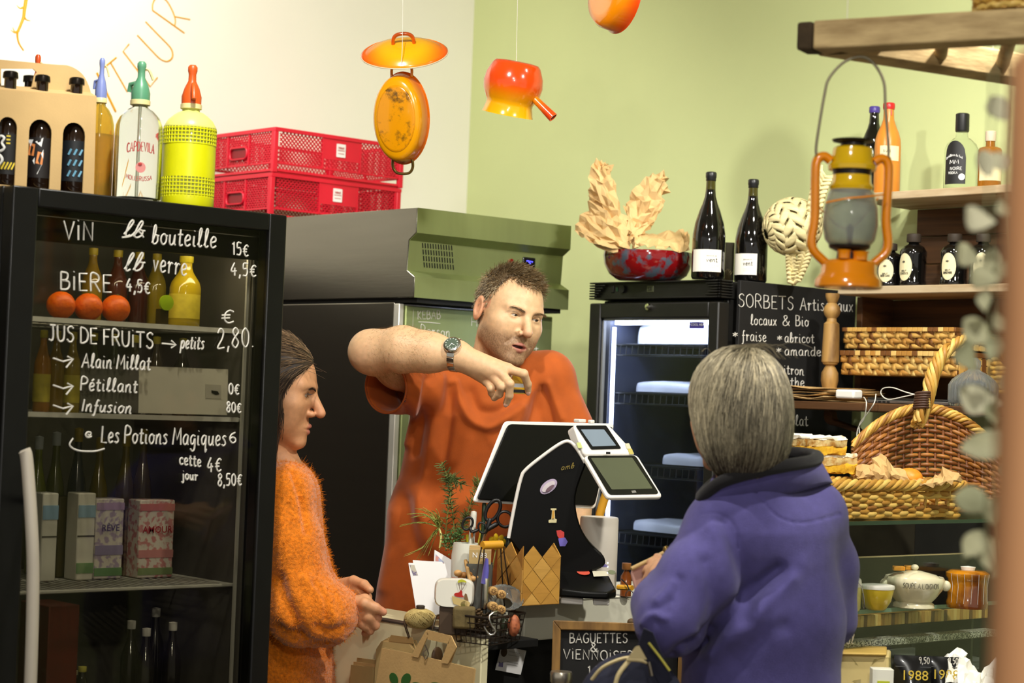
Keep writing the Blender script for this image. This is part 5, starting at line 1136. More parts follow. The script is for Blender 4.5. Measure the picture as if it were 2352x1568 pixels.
# ================================================================ red crates on the steel cabinet
m_red = M('red_plastic', (206, 20, 46), .38, var=.1, vs=5)
KX0, KX1, KY0, KY1 = 3.412, 3.905, 4.87, 5.25; kz = ST + .001; kh = (onY(612, 286, KY0).z - kz) / 2 - .002
def crate(z0, label, dx):
 t = thing('plastic_crate', label, 'crate', ((KX0 + KX1) / 2 + dx, (KY0 + KY1) / 2, z0), 0, 'red crates on the steel cabinet'); W_ = (KX1 - KX0) / 2; D_ = (KY1 - KY0) / 2; h = kh
 MB().box(-W_ + .01, -D_ + .01, 0, W_ - .01, D_ - .01, .006).build('crate_floor', m_red, t)
 b = MB();
 for z, hh in ((h - .012, .012), (h * .20, .006), (0.004, .008)):
  o_ = 0 if z > h * .5 else .004
  b.box(-W_ + o_, -D_ + o_, z, W_ - o_, -D_ + o_ + .006, z + hh); b.box(-W_ + o_, D_ - o_ - .006, z, W_ - o_, D_ - o_, z + hh); b.box(-W_ + o_, -D_ + o_ + .006, z, -W_ + o_ + .006, D_ - o_ - .006, z + hh); b.box(W_ - o_ - .006, -D_ + o_ + .006, z, W_ - o_, D_ - o_ - .006, z + hh)
 b.build('rim_band', m_red, t, bevel=.001)
 for sx in (-1, 1):
  for sy in (-1, 1):
   c_ = MB(); c_.box(sx * W_ - .004 - sx * .008 - .006, sy * D_ - sy * .008 - .008, 0, sx * W_ - sx * .008 + .006, sy * D_ - sy * .008 + .008, h - .012); c_.build('corner_post', m_red, t, bevel=.002)
 def lattice(p0, ux, length, nrm, panels):
  ux = Vector(ux); n_ = Vector(nrm); p0 = Vector(p0)
  for pi_, (a, c_, solid_) in enumerate(panels):
   z0_, z1_ = h * .22, h - .012; x0, x1 = a * length, c_ * length
   b = MB(); b.bar(p0 + ux * x1 + Vector((0, 0, z0_)), p0 + ux * x1 + Vector((0, 0, z1_)), .006, .008, n_)
   if solid_: zl = z0_ + (z1_ - z0_) * .32; b.prism([p0 + ux * x0 + Vector((0, 0, zl)), p0 + ux * x1 + Vector((0, 0, zl)), p0 + ux * x1 + Vector((0, 0, z1_)), p0 + ux * x0 + Vector((0, 0, z1_))], n_ * .003)
   st = .0135; k = 0; wd = x1 - x0; hh = z1_ - z0_
   for sgn in (1, -1):
    s_ = -hh
    while s_ < wd:
     xa, za, xb, zb2 = s_, 0, s_ + hh, hh
     if xa < 0: za = -xa; xa = 0
     if xb > wd: zb2 = hh - (xb - wd); xb = wd
     if xb - xa > .002:
      if sgn < 0: xa, xb = wd - xa, wd - xb
      b.bar(p0 + ux * (x0 + xa) + Vector((0, 0, z0_ + za)), p0 + ux * (x0 + xb) + Vector((0, 0, z0_ + zb2)), .0030, .0035, n_)
     s_ += st
   b.build('lattice_panel', m_red, t)
 lattice((-W_ + .008, -D_ + .006, 0), (1, 0, 0), 2 * W_ - .016, (0, -1, 0), [(0.03, .36, 0), (.36, .66, 1), (.66, .97, 0)])
 lattice((-W_ + .006, D_ - .008, 0), (0, -1, 0), 2 * D_ - .016, (-1, 0, 0), [(.0, .33, 0), (.33, .64, 0), (.64, .97, 0)])
 lattice((-W_ + .008, D_ - .006, 0), (1, 0, 0), 2 * W_ - .016, (0, 1, 0), [(0.03, .5, 0), (.5, .97, 0)])
 lattice((W_ - .006, D_ - .008, 0), (0, -1, 0), 2 * D_ - .016, (1, 0, 0), [(.0, .5, 0), (.5, .97, 0)])
 g = MB(); g.tube([(-W_ + .001, y, z) for y, z in rrect(-.045, h * .36, .045, h * .62, .014)], .0035, 6, closed=True); g.build('handle_rim', m_red, t, smooth=60)
 MB().prism([(-W_ + .004, y, z) for y, z in rrect(-.042, h * .38, .042, h * .60, .012)], (.002, 0, 0)).build('handle_recess', M('dark_red_plastic', (130, 14, 26), .5), t)
 tg = MB().prism([(x, -D_ + .0015, z) for x, z in rrect(-.018, h * .52, .016, h * .82, .002)], (0, -.001, 0)).build('label_tag', M('white_tag', (232, 226, 222), .5), t)
 b = MB()
 for k_, wd in enumerate((.022, .026, .020)): b.cbox((-.001, -D_ + .0002, h * (.60 + .07 * k_)), (wd, .001, .0016))
 b.build('tag_print', m_rprint, tg)
 printed('tag_text', tg, 'Ideal', frame(t) @ Vector((-.013, -D_ - .0002, h * .70)), (1, 0, 0), (0, 0, 1), .012, m_rprint)
 return t
crate(kz, 'lower red perforated plastic crate of the stack on the steel cabinet', -.006); crate(kz + kh + .002, 'upper red perforated plastic crate of the stack on the steel cabinet', 0)

# ================================================================ hanging orange enamel pans
def enamel(name, c1, c2, axis=2, lo_=-.05, hi_=.05, rust=0):
 m = M(name, c1, .18, var=.06, coat=.6); nt = m.node_tree; N = nt.nodes.new; b = nt.nodes['Principled BSDF']
 tc = N('ShaderNodeTexCoord'); sp = N('ShaderNodeSeparateXYZ'); nt.links.new(tc.outputs['Object'], sp.inputs[0])
 if axis == 'r': ln = N('ShaderNodeVectorMath'); ln.operation = 'LENGTH'; nt.links.new(tc.outputs['Object'], ln.inputs[0]); val = ln.outputs['Value']
 else: val = sp.outputs[axis]
 mr = N('ShaderNodeMapRange'); mr.interpolation_type = 'SMOOTHSTEP'; mr.inputs[1].default_value = lo_; mr.inputs[2].default_value = hi_; nt.links.new(val, mr.inputs[0])
 mx = N('ShaderNodeMix'); mx.data_type = 'RGBA'; mx.inputs[6].default_value = L3(c1); mx.inputs[7].default_value = L3(c2); nt.links.new(mr.outputs[0], mx.inputs[0]); col = mx.outputs[2]
 if rust:
  nz = N('ShaderNodeTexNoise'); nz.inputs['Scale'].default_value = 26; nz.inputs['Detail'].default_value = 12; nz.inputs['Roughness'].default_value = .75; nt.links.new(tc.outputs['Object'], nz.inputs['Vector'])
  cr = N('ShaderNodeValToRGB'); cr.color_ramp.elements[0].position = .52; cr.color_ramp.elements[0].color = (0, 0, 0, 1); cr.color_ramp.elements[1].position = .64; cr.color_ramp.elements[1].color = (.85, .85, .85, 1); nt.links.new(nz.outputs['Fac'], cr.inputs[0])
  m2 = N('ShaderNodeMix'); m2.data_type = 'RGBA'; m2.inputs[7].default_value = L3((52, 42, 20)); nt.links.new(col, m2.inputs[6]); nt.links.new(cr.outputs[0], m2.inputs[0]); col = m2.outputs[2]
 nt.links.new(col, b.inputs['Base Color']); return m
def otilt(o, T3): o.rotation_euler = T3.to_euler(); FR[o.name] = Matrix.Translation(o.location) @ T3.to_4x4()
PD = 5.0; pm = pxm(PD)
def hung(name, label, cat, px, py, T3, group='orange enamel pans hanging from strings', D=PD):
 t = thing(name, label, cat, tuple(P(px, py, D)), 0, group); otilt(t, CROT @ T3); return t
m_str = M('pale_string', (226, 224, 210), .7)
# lid: dome with its knob side to the camera, leaning back
T3 = Matrix.Rotation(R(3), 3, 'Z') @ Matrix.Rotation(R(-52), 3, 'X')
t = hung('enamel_pan_cover', 'oval orange enamel pan lid hanging above the oval pan', 'lid', 929, 124, T3)
b = MB(); A_, B_ = 100 * pm, 68 * pm
b.lathe([(0, .030), (.25, .0295), (.5, .026), (.72, .019), (.86, .010), (.92, .006), (.95, .007), (1.0, .003), (1.0, .0), (.97, -.002), (.92, .002), (.8, .010), (.5, .022), (0, .026)], 56, sx=A_, sy=B_)
b.build('lid_dome', enamel('enamel_lid', (244, 176, 10), (226, 82, 8), 'r', .05, .112), t, smooth=60)
MB().tube([(A_ * x, B_ * y, .001) for x, y in [(math.cos(a), math.sin(a)) for a in np.linspace(0, 2 * math.pi, 57)[:-1]]], .0018, 6, closed=True).build('lid_edge', M('enamel_white_edge', (226, 206, 170), .3), t, smooth=180)
MB().tube(catmull([(-.026, 0, .028), (-.024, 0, .046), (-.012, 0, .056), (.012, 0, .056), (.024, 0, .046), (.026, 0, .028)], 4), .0048, 8, flat=1.0).build('lid_handle', enamel('enamel_handle', (222, 90, 10), (150, 60, 20), 2, .04, .07), t, smooth=180)
# oval pan hung by a wire handle, underside to the camera
T3 = Matrix.Rotation(R(-2), 3, 'Z') @ Matrix.Rotation(R(-16), 3, 'Y') @ Matrix.Rotation(R(8), 3, 'X')
t = hung('oval_pan', 'oval orange enamel roasting pan with scorched underside hanging on a string', 'pan', 918, 272, T3)
a_, b_ = 61 * pm, 101 * pm
MB().lathe([(0, .030), (.62, .030), (.84, .028), (.93, .022), (.97, .012), (1.0, -.012), (1.03, -.026), (1.06, -.028), (1.03, -.030), (.97, -.014), (.93, .012), (.8, .025), (0, .027)], 64, sx=a_, sy=b_).build('pan_body', enamel('enamel_pan_side', (222, 104, 8), (236, 160, 6), 2, -.02, .028), t, smooth=60)
MB().lathe([(0, .0312), (.70, .0312), (.76, .0306), (.77, .029)], 56, sx=a_, sy=b_ * .98).build('pan_base', enamel('enamel_pan_base', (226, 150, 6), (224, 146, 4), 2, -.02, .03, rust=1), t, smooth=60)
for sg in (1, -1):
 MB().tube(catmull([(-.026, sg * b_ * .93, -.018), (-.026, sg * b_ * 1.12, -.020), (-.014, sg * b_ * 1.25, -.022), (.014, sg * b_ * 1.25, -.022), (.026, sg * b_ * 1.12, -.020), (.026, sg * b_ * .93, -.018)], 5), .0037, 8).build('wire_handle', enamel('enamel_loop', (236, 166, 8), (230, 140, 8), 2, -.03, .0) if sg > 0 else M('old_brass', (130, 104, 52), .35, .7), t, smooth=180)
st = MB().tube([P(926, -60, PD), P(924, 110, PD - .07), P(922, 150, PD - .06)], .0007, 5).build('hanging_string', m_str, t, W=True)
# upside-down bulbous pot
T3 = Matrix.Rotation(R(-11), 3, 'Z') @ Matrix.Rotation(R(-90 + 9), 3, 'X')
t = hung('enamel_pot', 'bulbous orange enamel pot with flared rim and tube handle hanging upside down', 'pot', 1178, 198, T3)
s = pm
MB().lathe([(0, 58 * s), (30 * s, 58 * s), (50 * s, 55 * s), (56 * s, 48 * s), (66 * s, 25 * s), (69 * s, 5 * s), (66 * s, -14 * s), (58 * s, -30 * s), (54 * s, -38 * s), (54 * s, -44 * s), (58 * s, -62 * s), (60 * s, -66 * s), (57 * s, -66 * s), (51 * s, -44 * s), (51 * s, -36 * s), (62 * s, -10 * s), (64 * s, 15 * s), (50 * s, 48 * s), (0, 52 * s)], 48).build('pot_body', enamel('enamel_pot', (238, 168, 8), (222, 70, 10), 2, -.05, .012), t, smooth=60)
b = MB(); d_ = Vector((math.cos(R(25)), -math.sin(R(25)) * .9, -.32)).normalized(); p0 = Vector((52 * s, -26 * s, -16 * s)); b.lathe(shell([(8.5 * s, 0), (9.5 * s, 30 * s), (11.5 * s, 66 * s)], 2.2 * s)[1:-1], 20, p0, T=Vector((.80, -.28, -.53)).to_track_quat('Z', 'Y').to_matrix()); b.build('tube_handle', enamel('enamel_tube', (234, 150, 8), (214, 66, 14), 0, .03, .10), t, smooth=60)
MB().lathe([(0, 50 * s), (8 * s, 50 * s), (8.5 * s, 64 * s)], 16, p0, T=Vector((.80, -.28, -.53)).to_track_quat('Z', 'Y').to_matrix()).build('handle_bore', m_slot, t)
MB().tube([P(1190, -60, PD), P(1186, 140, PD)], .0007, 5).build('hanging_string', m_str, t, W=True)
# pan cut off by the top of the picture
T3 = Matrix.Rotation(R(4), 3, 'Z') @ Matrix.Rotation(R(-62), 3, 'Y') @ Matrix.Rotation(R(-10), 3, 'X')
t = hung('shallow_pan', 'orange enamel shallow pan seen edge-on at the top of the picture', 'pan', 1408, -18, T3)
MB().lathe([(0, .030), (.060, .030), (.080, .026), (.092, .010), (.096, -.022), (.100, -.026), (.096, -.028), (.090, -.02), (.086, .010), (0, .026)], 48).build('pan_body', enamel('enamel_shallow', (206, 66, 10), (236, 140, 8), 2, -.026, .03), t, smooth=60)
MB().tube([P(1408, -160, PD), P(1408, -90, PD)], .0007, 5).build('hanging_string', m_str, t, W=True)
# ================================================================ on the freezer: bowl, paper, wine, woven palm ornament
FT = zt                                            # top of the freezer
def crumple(name, mat, parent, fn, nu, nv, amp, seed, th=.0008):
 """creased paper sheet: flat facets between a jittered net of creases"""
 rg = np.random.default_rng(seed); nu, nv = max(7, int(nu * .62)), max(6, int(nv * .62)); ju = rg.uniform(-.42, .42, (nu, nv)); jv = rg.uniform(-.42, .42, (nu, nv)); hh = rg.normal(0, 1, (nu, nv)) + np.sin(np.arange(nu) * 2.2)[:, None] * .8
 pts = []
 for i in range(nu):
  for j in range(nv):
   u = (i + (ju[i, j] if 0 < i < nu - 1 else 0)) / (nu - 1); v = (j + (jv[i, j] if 0 < j < nv - 1 else 0)) / (nv - 1); p = Vector(fn(u, v)); e = 1e-2
   du = Vector(fn(min(u + e, 1), v)) - Vector(fn(max(u - e, 0), v)); dv = Vector(fn(u, min(v + e, 1))) - Vector(fn(u, max(v - e, 0))); n = du.cross(dv)
   if n.length < 1e-12: n = Vector((0, 0, 1))
   pts.append(p + n.normalized() * hh[i, j] * amp * .20)
 fs = []
 for i in range(nu - 1):
  for j in range(nv - 1):
   a, b_, c, d = i * nv + j, (i + 1) * nv + j, (i + 1) * nv + j + 1, i * nv + j + 1
   fs += [(a, b_, c), (a, c, d)] if rg.random() < .5 else [(a, b_, d), (b_, c, d)]
 b = MB(); b.add(pts, fs); return b.build(name, mat, parent, W=True, smooth=0, solid=th)
bl_D = 5.62; bx, bz = 1482, FT
loc = base_at(bx, bl_D, FT + .001); t = thing('glazed_bowl', 'dark red glazed bowl with blue-grey mottling on the freezer', 'bowl', tuple(loc), CAMR)
r = 104 * pxm(bl_D); h = 66 * pxm(bl_D)
MB().lathe(shell([(r * .62, 0), (r * .70, .004), (r * .86, h * .22), (r * .97, h * .55), (r, h * .85), (r * .985, h)], .006), 48).build('bowl_body', M('red_blue_glaze', (120, 12, 16), .12, rgb2=(72, 84, 96), mix=(.50, .62), vs=34, coat=.8), t, smooth=50)
kp = thing('crumpled_paper', 'large crumpled brown kraft paper bag rising out of the red bowl', 'paper', tuple(loc + Vector((0, 0, h))), 0)
def KP(pts, D): return [P(x, y, D + d) for x, y, d in pts]
def strip_fn(L1, L2):
 a = [np.array(p) for p in catmull([tuple(p) for p in L1], 4)]; c = [np.array(p) for p in catmull([tuple(p) for p in L2], 4)]
 def fn(u, v):
  i = u * (len(a) - 1); k = min(int(i), len(a) - 2); f = i - k; p = a[k] * (1 - f) + a[k + 1] * f; q_ = c[k] * (1 - f) + c[k + 1] * f; w_ = p * (1 - v) + q_ * v
  return Vector(w_) + ray(1450, 500).normalized() * (-.028 * math.sin(math.pi * v))
 return fn
D_ = 5.60
m_k2 = M('pale_kraft_paper', (214, 180, 124), .75, var=.12, vs=10, bump=.25, bs=110)
crumple('paper_fold', m_k2, kp, strip_fn(KP([(1352, 470, .0), (1352, 420, 0), (1358, 378, 0), (1372, 371, .01), (1390, 374, .01)], D_), KP([(1430, 590, -.02), (1432, 520, -.02), (1418, 450, -.01), (1402, 400, 0), (1394, 378, .0)], D_)), 28, 16, .030, 1)
crumple('paper_fold', m_k2, kp, strip_fn(KP([(1318, 528, -.04), (1328, 505, -.03), (1348, 480, -.02), (1354, 450, -.01)], D_), KP([(1378, 572, -.06), (1440, 578, -.06), (1450, 540, -.05), (1436, 500, -.03)], D_)), 24, 18, .028, 2)
crumple('paper_fold', m_k2, kp, strip_fn(KP([(1430, 470, .03), (1448, 456, .03), (1474, 420, .02), (1500, 396, .02), (1526, 400, .02)], D_), KP([(1456, 536, .0), (1490, 510, .0), (1520, 470, .0), (1532, 430, .01), (1530, 408, .02)], D_)), 26, 14, .026, 3)
crumple('paper_fold', m_k2, kp, strip_fn(KP([(1436, 500, -.03), (1460, 505, .0), (1490, 500, .02), (1510, 470, .02)], D_), KP([(1454, 580, -.05), (1470, 545, -.02), (1500, 515, .0), (1526, 460, .0)], D_)), 22, 14, .03, 4)
crumple('paper_fold', m_k2, kp, strip_fn(KP([(1450, 530, .0), (1500, 536, .06), (1560, 530, .08), (1584, 536, .06)], D_), KP([(1460, 566, -.07), (1500, 566, -.09), (1560, 578, -.08), (1582, 574, -.04)], D_)), 26, 12, .02, 5)
crumple('paper_fold', m_k2, kp, strip_fn(KP([(1365, 376, .03), (1375, 420, .03), (1380, 500, .02)], D_), KP([(1400, 380, .02), (1412, 440, .02), (1430, 520, .02)], D_)), 18, 12, .03, 6)
def wine(px, ptop, D, label, lab_px):
 H = (FT + .30) - FT; loc = base_at(px, D, FT + .0008); H = (634 - ptop) * pxm(D) * 1.0
 t = thing('wine_bottle', label, 'bottle', tuple(loc), CAMR, 'red wine bottles on the freezer'); r = 38 * pxm(D)
 MB().lathe([(0, 0), (r * .92, 0), (r, .006), (r, H * .36), (r * .985, H * .42), (r * .88, H * .52), (r * .66, H * .63), (r * .48, H * .70), (r * .34, H * .77), (r * .29, H * .84), (r * .27, H * .94), (0, H * .95)], 40).build('bottle_glass', m_dkg, t, smooth=60)
 MB().lathe([(r * .285, H * .775), (r * .30, H * .78), (r * .282, H * .86), (r * .275, H * .92)], 28).build('neck_glass', M('olive_neck_glass', (60, 56, 12), .1, coat=.5), t, smooth=60, solid=.0006)
 MB().lathe([(r * .285, H * .915), (r * .31, H * .92), (r * .30, H * .94), (r * .33, H * .95), (r * .33, H * .99), (r * .28, H), (0, H * 1.001)], 28).build('wax_cap', M('black_wax', (26, 26, 28), .35), t, smooth=60)
 a0, a1 = lab_px; lb = curve_label(t, 'label', r, H * .065, H * .27, a0, a1, M('white_label', (238, 234, 222), .7, var=.02))
 arc_text(t, 'label_title', 'vent', r + .0012, H * .155, a0 + (a1 - a0) * .50, a0 + (a1 - a0) * .86, .0125, m_blackp, .0009)
 arc_text(t, 'label_small_print', 'DOMAINE DU', r + .0012, H * .205, a0 + (a1 - a0) * .50, a0 + (a1 - a0) * .82, .004, M('grey_print', (120, 118, 112), .6), .0003)
 arc_text(t, 'label_small_print', '-------', r + .0012, H * .115, a0 + (a1 - a0) * .50, a0 + (a1 - a0) * .90, .004, M('grey_print'), .0003); arc_text(t, 'label_small_print', '-----', r + .0012, H * .098, a0 + (a1 - a0) * .50, a0 + (a1 - a0) * .80, .0035, M('grey_print'), .0003)
wine(1620, 386, 5.44, 'dark red wine bottle with white label beside the crumpled paper', (-158, -45)); wine(1718, 396, 5.50, 'dark red wine bottle with white label beside the woven palm ornament', (-170, -75))
fl_ = thing('ornate_stand', 'dark metal stand with embossed scrollwork between the wine bottles', 'ornament', tuple(base_at(1666, 5.62, FT + .001)), CAMR)
MB().box(-.016, -.006, 0, .016, .006, .118).build('stand_plate', M('dark_bronze', (62, 58, 44), .35, .8, var=.2), fl_, bevel=.002)
b = MB()
for k in range(6): b.tube(catmull([(-.012 + .004 * k, -.007, .002), (-.010 + .003 * k, -.008, .02), (-.014 + .005 * k, -.008, .034), (-.012 + .005 * k, -.007, .045 - .004 * abs(k - 2.5))], 3), .0014, 5)
b.build('scrollwork', M('pale_bronze', (128, 118, 84), .3, .8), fl_, kind='stuff')
# woven palm-leaf ornament
m_palm = M('palm_leaf', (216, 202, 150), .6, var=.22, vs=16, stretch=(1, 1, 6), bump=.15, bs=60)
pc_ = P(1822, 520, 5.45); wv = thing('palm_ornament', 'woven pale palm leaf ball with braided tail beside the wine bottles', 'ornament', tuple(base_at(1830, 5.45, FT + .001)), 0)
pr_ = np.array([66, 66, 66]) * pxm(5.45)
rows, nn_ = 8, 12
axw = (CROT @ Vector((.85, .25, -.2))).normalized(); Tw = axw.to_track_quat('Z', 'Y').to_matrix()
def wpt(u, v, lift=0):
 th = math.pi * (.06 + .88 * v); a = 2 * math.pi * u; rr = 1.0 - .35 * max(0, v - .55) ; return pc_ + Tw @ (Vector((math.sin(th) * math.cos(a) * rr, math.sin(th) * math.sin(a) * rr, -math.cos(th) * 1.05)) * (pr_[0] + lift))
for rw in range(rows):
 for k in range(nn_):
  if True:
   u0 = (k + .5 * (rw % 2)) / nn_; du = 1.02 / nn_; v0 = (rw + .0) / rows; dv = 2.0 / rows
   sl = .5 / nn_ * (1 if rw % 2 else -1); b = MB()
   def fn(s_, t_, u0=u0, v0=v0, du=du, dv=dv, sl=sl):
    u = u0 + (s_ - .5) * du * .78 + sl * (t_ - .5) * 2.0; v = min(.99, max(.0, v0 + dv * .5 * (t_ - .5) * 1.5 + .5 / rows)); return wpt(u, v, .0025 * math.sin(math.pi * t_) + .0008 * math.sin(math.pi * s_))
   b.grid(4, 6, fn); b.build('leaf_strip', m_palm, wv, W=True, smooth=60, solid=.0008)
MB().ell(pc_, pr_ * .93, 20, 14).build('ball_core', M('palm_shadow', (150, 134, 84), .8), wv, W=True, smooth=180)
tail = catmull([(1900, 395, 5.40), (1880, 440, 5.40), (1868, 500, 5.40), (1856, 555, 5.42), (1845, 600, 5.44), (1828, 640, 5.46)], 5); tail2 = catmull([(1806, 545, 5.44), (1815, 580, 5.44), (1818, 610, 5.45), (1822, 645, 5.46)], 4)
for path, w0, w1 in ((tail, 20, 11), (tail2, 7, 13)):
 m_ = len(path)
 for i in range(0, m_ - 1):
  for sd in (-1, 1):
   p0 = path[i]; p1 = path[min(i + 1, m_ - 1)]; wd = (w0 + (w1 - w0) * i / m_); b = MB(); a = Vector((p1[0] - p0[0], p1[1] - p0[1])).normalized(); nx = Vector((-a.y, a.x)) * sd
   c_ = [(p0[0] + nx.x * wd * .9 - a.x * 8, p0[1] + nx.y * wd * .9 - a.y * 8), (p0[0] + nx.x * wd * .8 + a.x * 6, p0[1] + nx.y * wd * .8 + a.y * 6), (p1[0] - nx.x * wd * .35 + a.x * 8, p1[1] - nx.y * wd * .35 + a.y * 8)]
   b.tube([P(c_[0][0], c_[0][1], p0[2] + .004), P(c_[1][0], c_[1][1], p0[2] - .012), P(c_[2][0], c_[2][1], p1[2] + .002)], [.004, .0085, .004], 8, flat=.6); b.build('braid_strip', m_palm, wv, W=True, smooth=60)
# ================================================================ frosted tubs in the freezer
m_ice = M('frosted_tub', (232, 236, 240), .5, var=.06, vs=20, bump=.2, bs=60)
for i, (z, x0, x1, hh, lab) in enumerate(((FS[0], 1420, 1622, .060, 'white frosted ice tub on the top freezer shelf'), (FS[1], 1424, 1622, .030, 'white frosted ice tray on the second freezer shelf'), (FS[2], 1500, 1612, .030, 'white frosted ice tray on the third freezer shelf'), (FS[3], 1436, 1590, .03, 'white frosted ice tray on the fourth freezer shelf'))):
 ya = onX(x1, 800, CX + .1).y; yb = onX(x0, 800, CX + .1).y; ya = max(ya, CY0 + .042); yb = min(yb, CY1 - .042); c = ((CX + .11 + CXB - .06) / 2, (ya + yb) / 2, z + .006)
 t = thing('ice_tub', lab, 'tub', c, 0, 'frosted tubs in the freezer'); hx = .13; hy = (yb - ya) / 2
 def fn(u, v, hx=hx, hy=hy, hh=hh):
  a = 2 * math.pi * u; e = .35; cx_ = math.copysign(abs(math.cos(a)) ** e, math.cos(a)); cy_ = math.copysign(abs(math.sin(a)) ** e, math.sin(a)); k = math.sin(math.pi * min(v, .999) * .5); s_ = 1 - .08 * v ** 4 if v < .8 else (1 - .08) * math.sqrt(max(0, 1 - ((v - .8) / .2) ** 2)) + .0
  return Vector((cx_ * hx * s_, cy_ * hy * s_, hh * (v if v < .8 else .8 + .2 * math.sin((v - .8) / .2 * math.pi / 2)) + .004 * math.sin(9 * a) * v))
 b = MB(); b.grid(40, 14, fn, cu=True); b.build('tub_body', m_ice, t, smooth=60)
 if i == 0: b = MB(Matrix.Translation((0, -.04, hh * .8))); b.grid(40, 14, lambda u, v: fn(u, v, hx * .9, hy * .80, .062), cu=True); b.build('tub_lid', m_ice, t, smooth=60)
# ================================================================ bottles and things on the wall shelves
def sbottle(px, pb, pt, half, Xp, z, label, mat, capmat, prof, group=None, name='glass_bottle', cap=.9):
 loc = onX(px, pb, Xp); loc.z = z + .0008; D = proj(loc)[2]; H = onX(px, pt, Xp).z - z; r = half * pxm(D)
 t = thing(name, label, 'bottle', tuple(loc), CAMR, group); MB().lathe([(0, 0)] + [(r * a, H * b_) for a, b_ in prof], 32).build('bottle_body', mat, t, smooth=50)
 rc = [a for a, b_ in prof if b_ >= cap - .05][0] * r
 MB().lathe([(rc * 1.12, H * cap), (rc * 1.2, H * (cap + .02)), (rc * 1.18, H * .99), (rc, H), (0, H)], 24).build('stopper', capmat, t, smooth=50)
 return t, r, H
zs0, zs1, zs2 = SZ
cer = [(.95, 0), (1, .02), (1, .52), (.96, .60), (.80, .68), (.55, .76), (.42, .82), (.38, .92), (.40, .98)]
t, r, H = sbottle(2036, 432, 238, 30, 4.42, zs0, 'orange ceramic bottle dripping red wax on the top shelf', M('orange_ceramic', (206, 128, 44), .3, var=.08), M('red_wax', (196, 30, 34), .35), cer, name='ceramic_bottle', cap=.93)
lb = curve_label(t, 'label', r, H * .36, H * .52, -135, -45, M('cream_label', (222, 212, 170), .7)); arc_text(t, 'label_text', 'sus', r + .001, H * .45, -120, -85, .010, m_blackp, .0006)
MB().tube([(r * .42 * math.cos(-1.3), r * .42 * math.sin(-1.3), H * .92), (r * .44 * math.cos(-1.3), r * .44 * math.sin(-1.3), H * .86)], .0015, 6).build('wax_drip', M('red_wax'), t)
sbottle(2003, 430, 246, 28, 4.50, zs0, 'black bottle with purple wax top behind the orange ceramic one', m_dkg, M('purple_wax', (74, 58, 140), .35), cer, cap=.93)
t, r, H = sbottle(2206, 428, 262, 39, 4.42, zs0, 'clear spirit bottle with black label and black cap on the top shelf', M('thin_clear_glass', (238, 244, 240), .02, trans=1, ior=1.12, var=.01), M('black_cap', (22, 22, 22), .4), [(.96, 0), (1, .03), (1, .48), (.97, .54), (.85, .60), (.6, .65), (.36, .69), (.34, .76), (.34, .82)], cap=.76)
def lab_arch(u, v): a = R(-165 + 78 * u); top = .30 + .22 * math.sqrt(max(0, 1 - (2 * u - 1) ** 2)); z = H * (.06 + (top + .10 - .06) * v); return Vector(((r + .0006) * math.cos(a), (r + .0006) * math.sin(a), z))
b = MB(); b.grid(16, 3, lab_arch); b.build('label', M('black_label', (22, 22, 22), .5), t, smooth=180)
arc_text(t, 'label_text', 'NOIRE', r + .0014, H * .24, -140, -98, .008, m_wht, .0006); arc_text(t, 'label_text', 'VODKA', r + .0014, H * .19, -146, -112, .006, m_wht, .0005); arc_text(t, 'label_text', 'Distillerie du Sud', r + .0014, H * .42, -158, -98, .006, m_wht, .0004, -.008)
arc_text(t, 'label_emblem', 'MM', r + .0014, H * .32, -142, -108, .010, m_wht, .0009); MB().lathe([(0, .0012), (.0085, .0012), (.0085, 0)], 20, (r * math.cos(R(-100)) * 1.0, r * math.sin(R(-100)) * 1.03, H * .15), T=Vector((math.cos(R(-100)), math.sin(R(-100)), 0)).to_track_quat('Z', 'Y').to_matrix()).build('round_seal', m_wht, t)
t, r, H = sbottle(2272, 430, 302, 27, 4.42, zs0, 'squat amber bottle with cream label beside the clear spirit bottle', M('amber_bottle', (176, 110, 24), .1, var=.1, trans=.4), M('pale_cork', (226, 206, 180), .6), [(.96, 0), (1, .03), (1, .66), (.9, .70), (.4, .73), (.38, .85)], cap=.82)
curve_label(t, 'label', r, H * .12, H * .45, -160, -30, M('cream_label'))
sm = [(.96, 0), (1, .02), (1, .10), (.96, .12), (.97, .55), (1.0, .60), (1, .66), (.78, .75), (.45, .80), (.38, .82), (.36, .92)]
for i, (px, lab, px_l, txt) in enumerate(((2042, 'nearest the lantern', -118, 'SUCRE-CANNE'), (2096, 'second from the lantern', -140, 'CASSIS'), (2190, 'third from the lantern', -128, 'GINGEMBRE'), (2256, 'behind the hanging leaves', -110, 'GREN'))):
 t, r, H = sbottle(px, 650, 538 if i else 560, 31, 4.42, zs1, 'small dark bottle with cream oval label, %s' % lab, m_dkg, M('dark_cork', (54, 44, 34), .6), sm, 'small dark bottles on the middle shelf', cap=.84)
 def ov(u, v, c=px_l, r=r, H=H):
  a = 2 * math.pi * u; aa = R(c + 34 * math.cos(a) * v); return Vector(((r + .001) * math.cos(aa), (r + .001) * math.sin(aa), H * (.36 + .26 * math.sin(a) * v)))
 b = MB(); b.grid(24, 4, ov, cu=True); b.build('label', M('cream_label'), t, smooth=180)
 arc_text(t, 'label_text', txt, r + .0018, H * .22, px_l - 20, px_l + 20, .0055, m_blackp, .0005); arc_text(t, 'label_text', 'BRUT', r + .0018, H * .27, px_l - 12, px_l + 12, .0045, m_blackp, .0004)
 arc_text(t, 'label_emblem', '*', r + .0018, H * .42, px_l - 10, px_l + 10, .012, m_blackp, .0007)
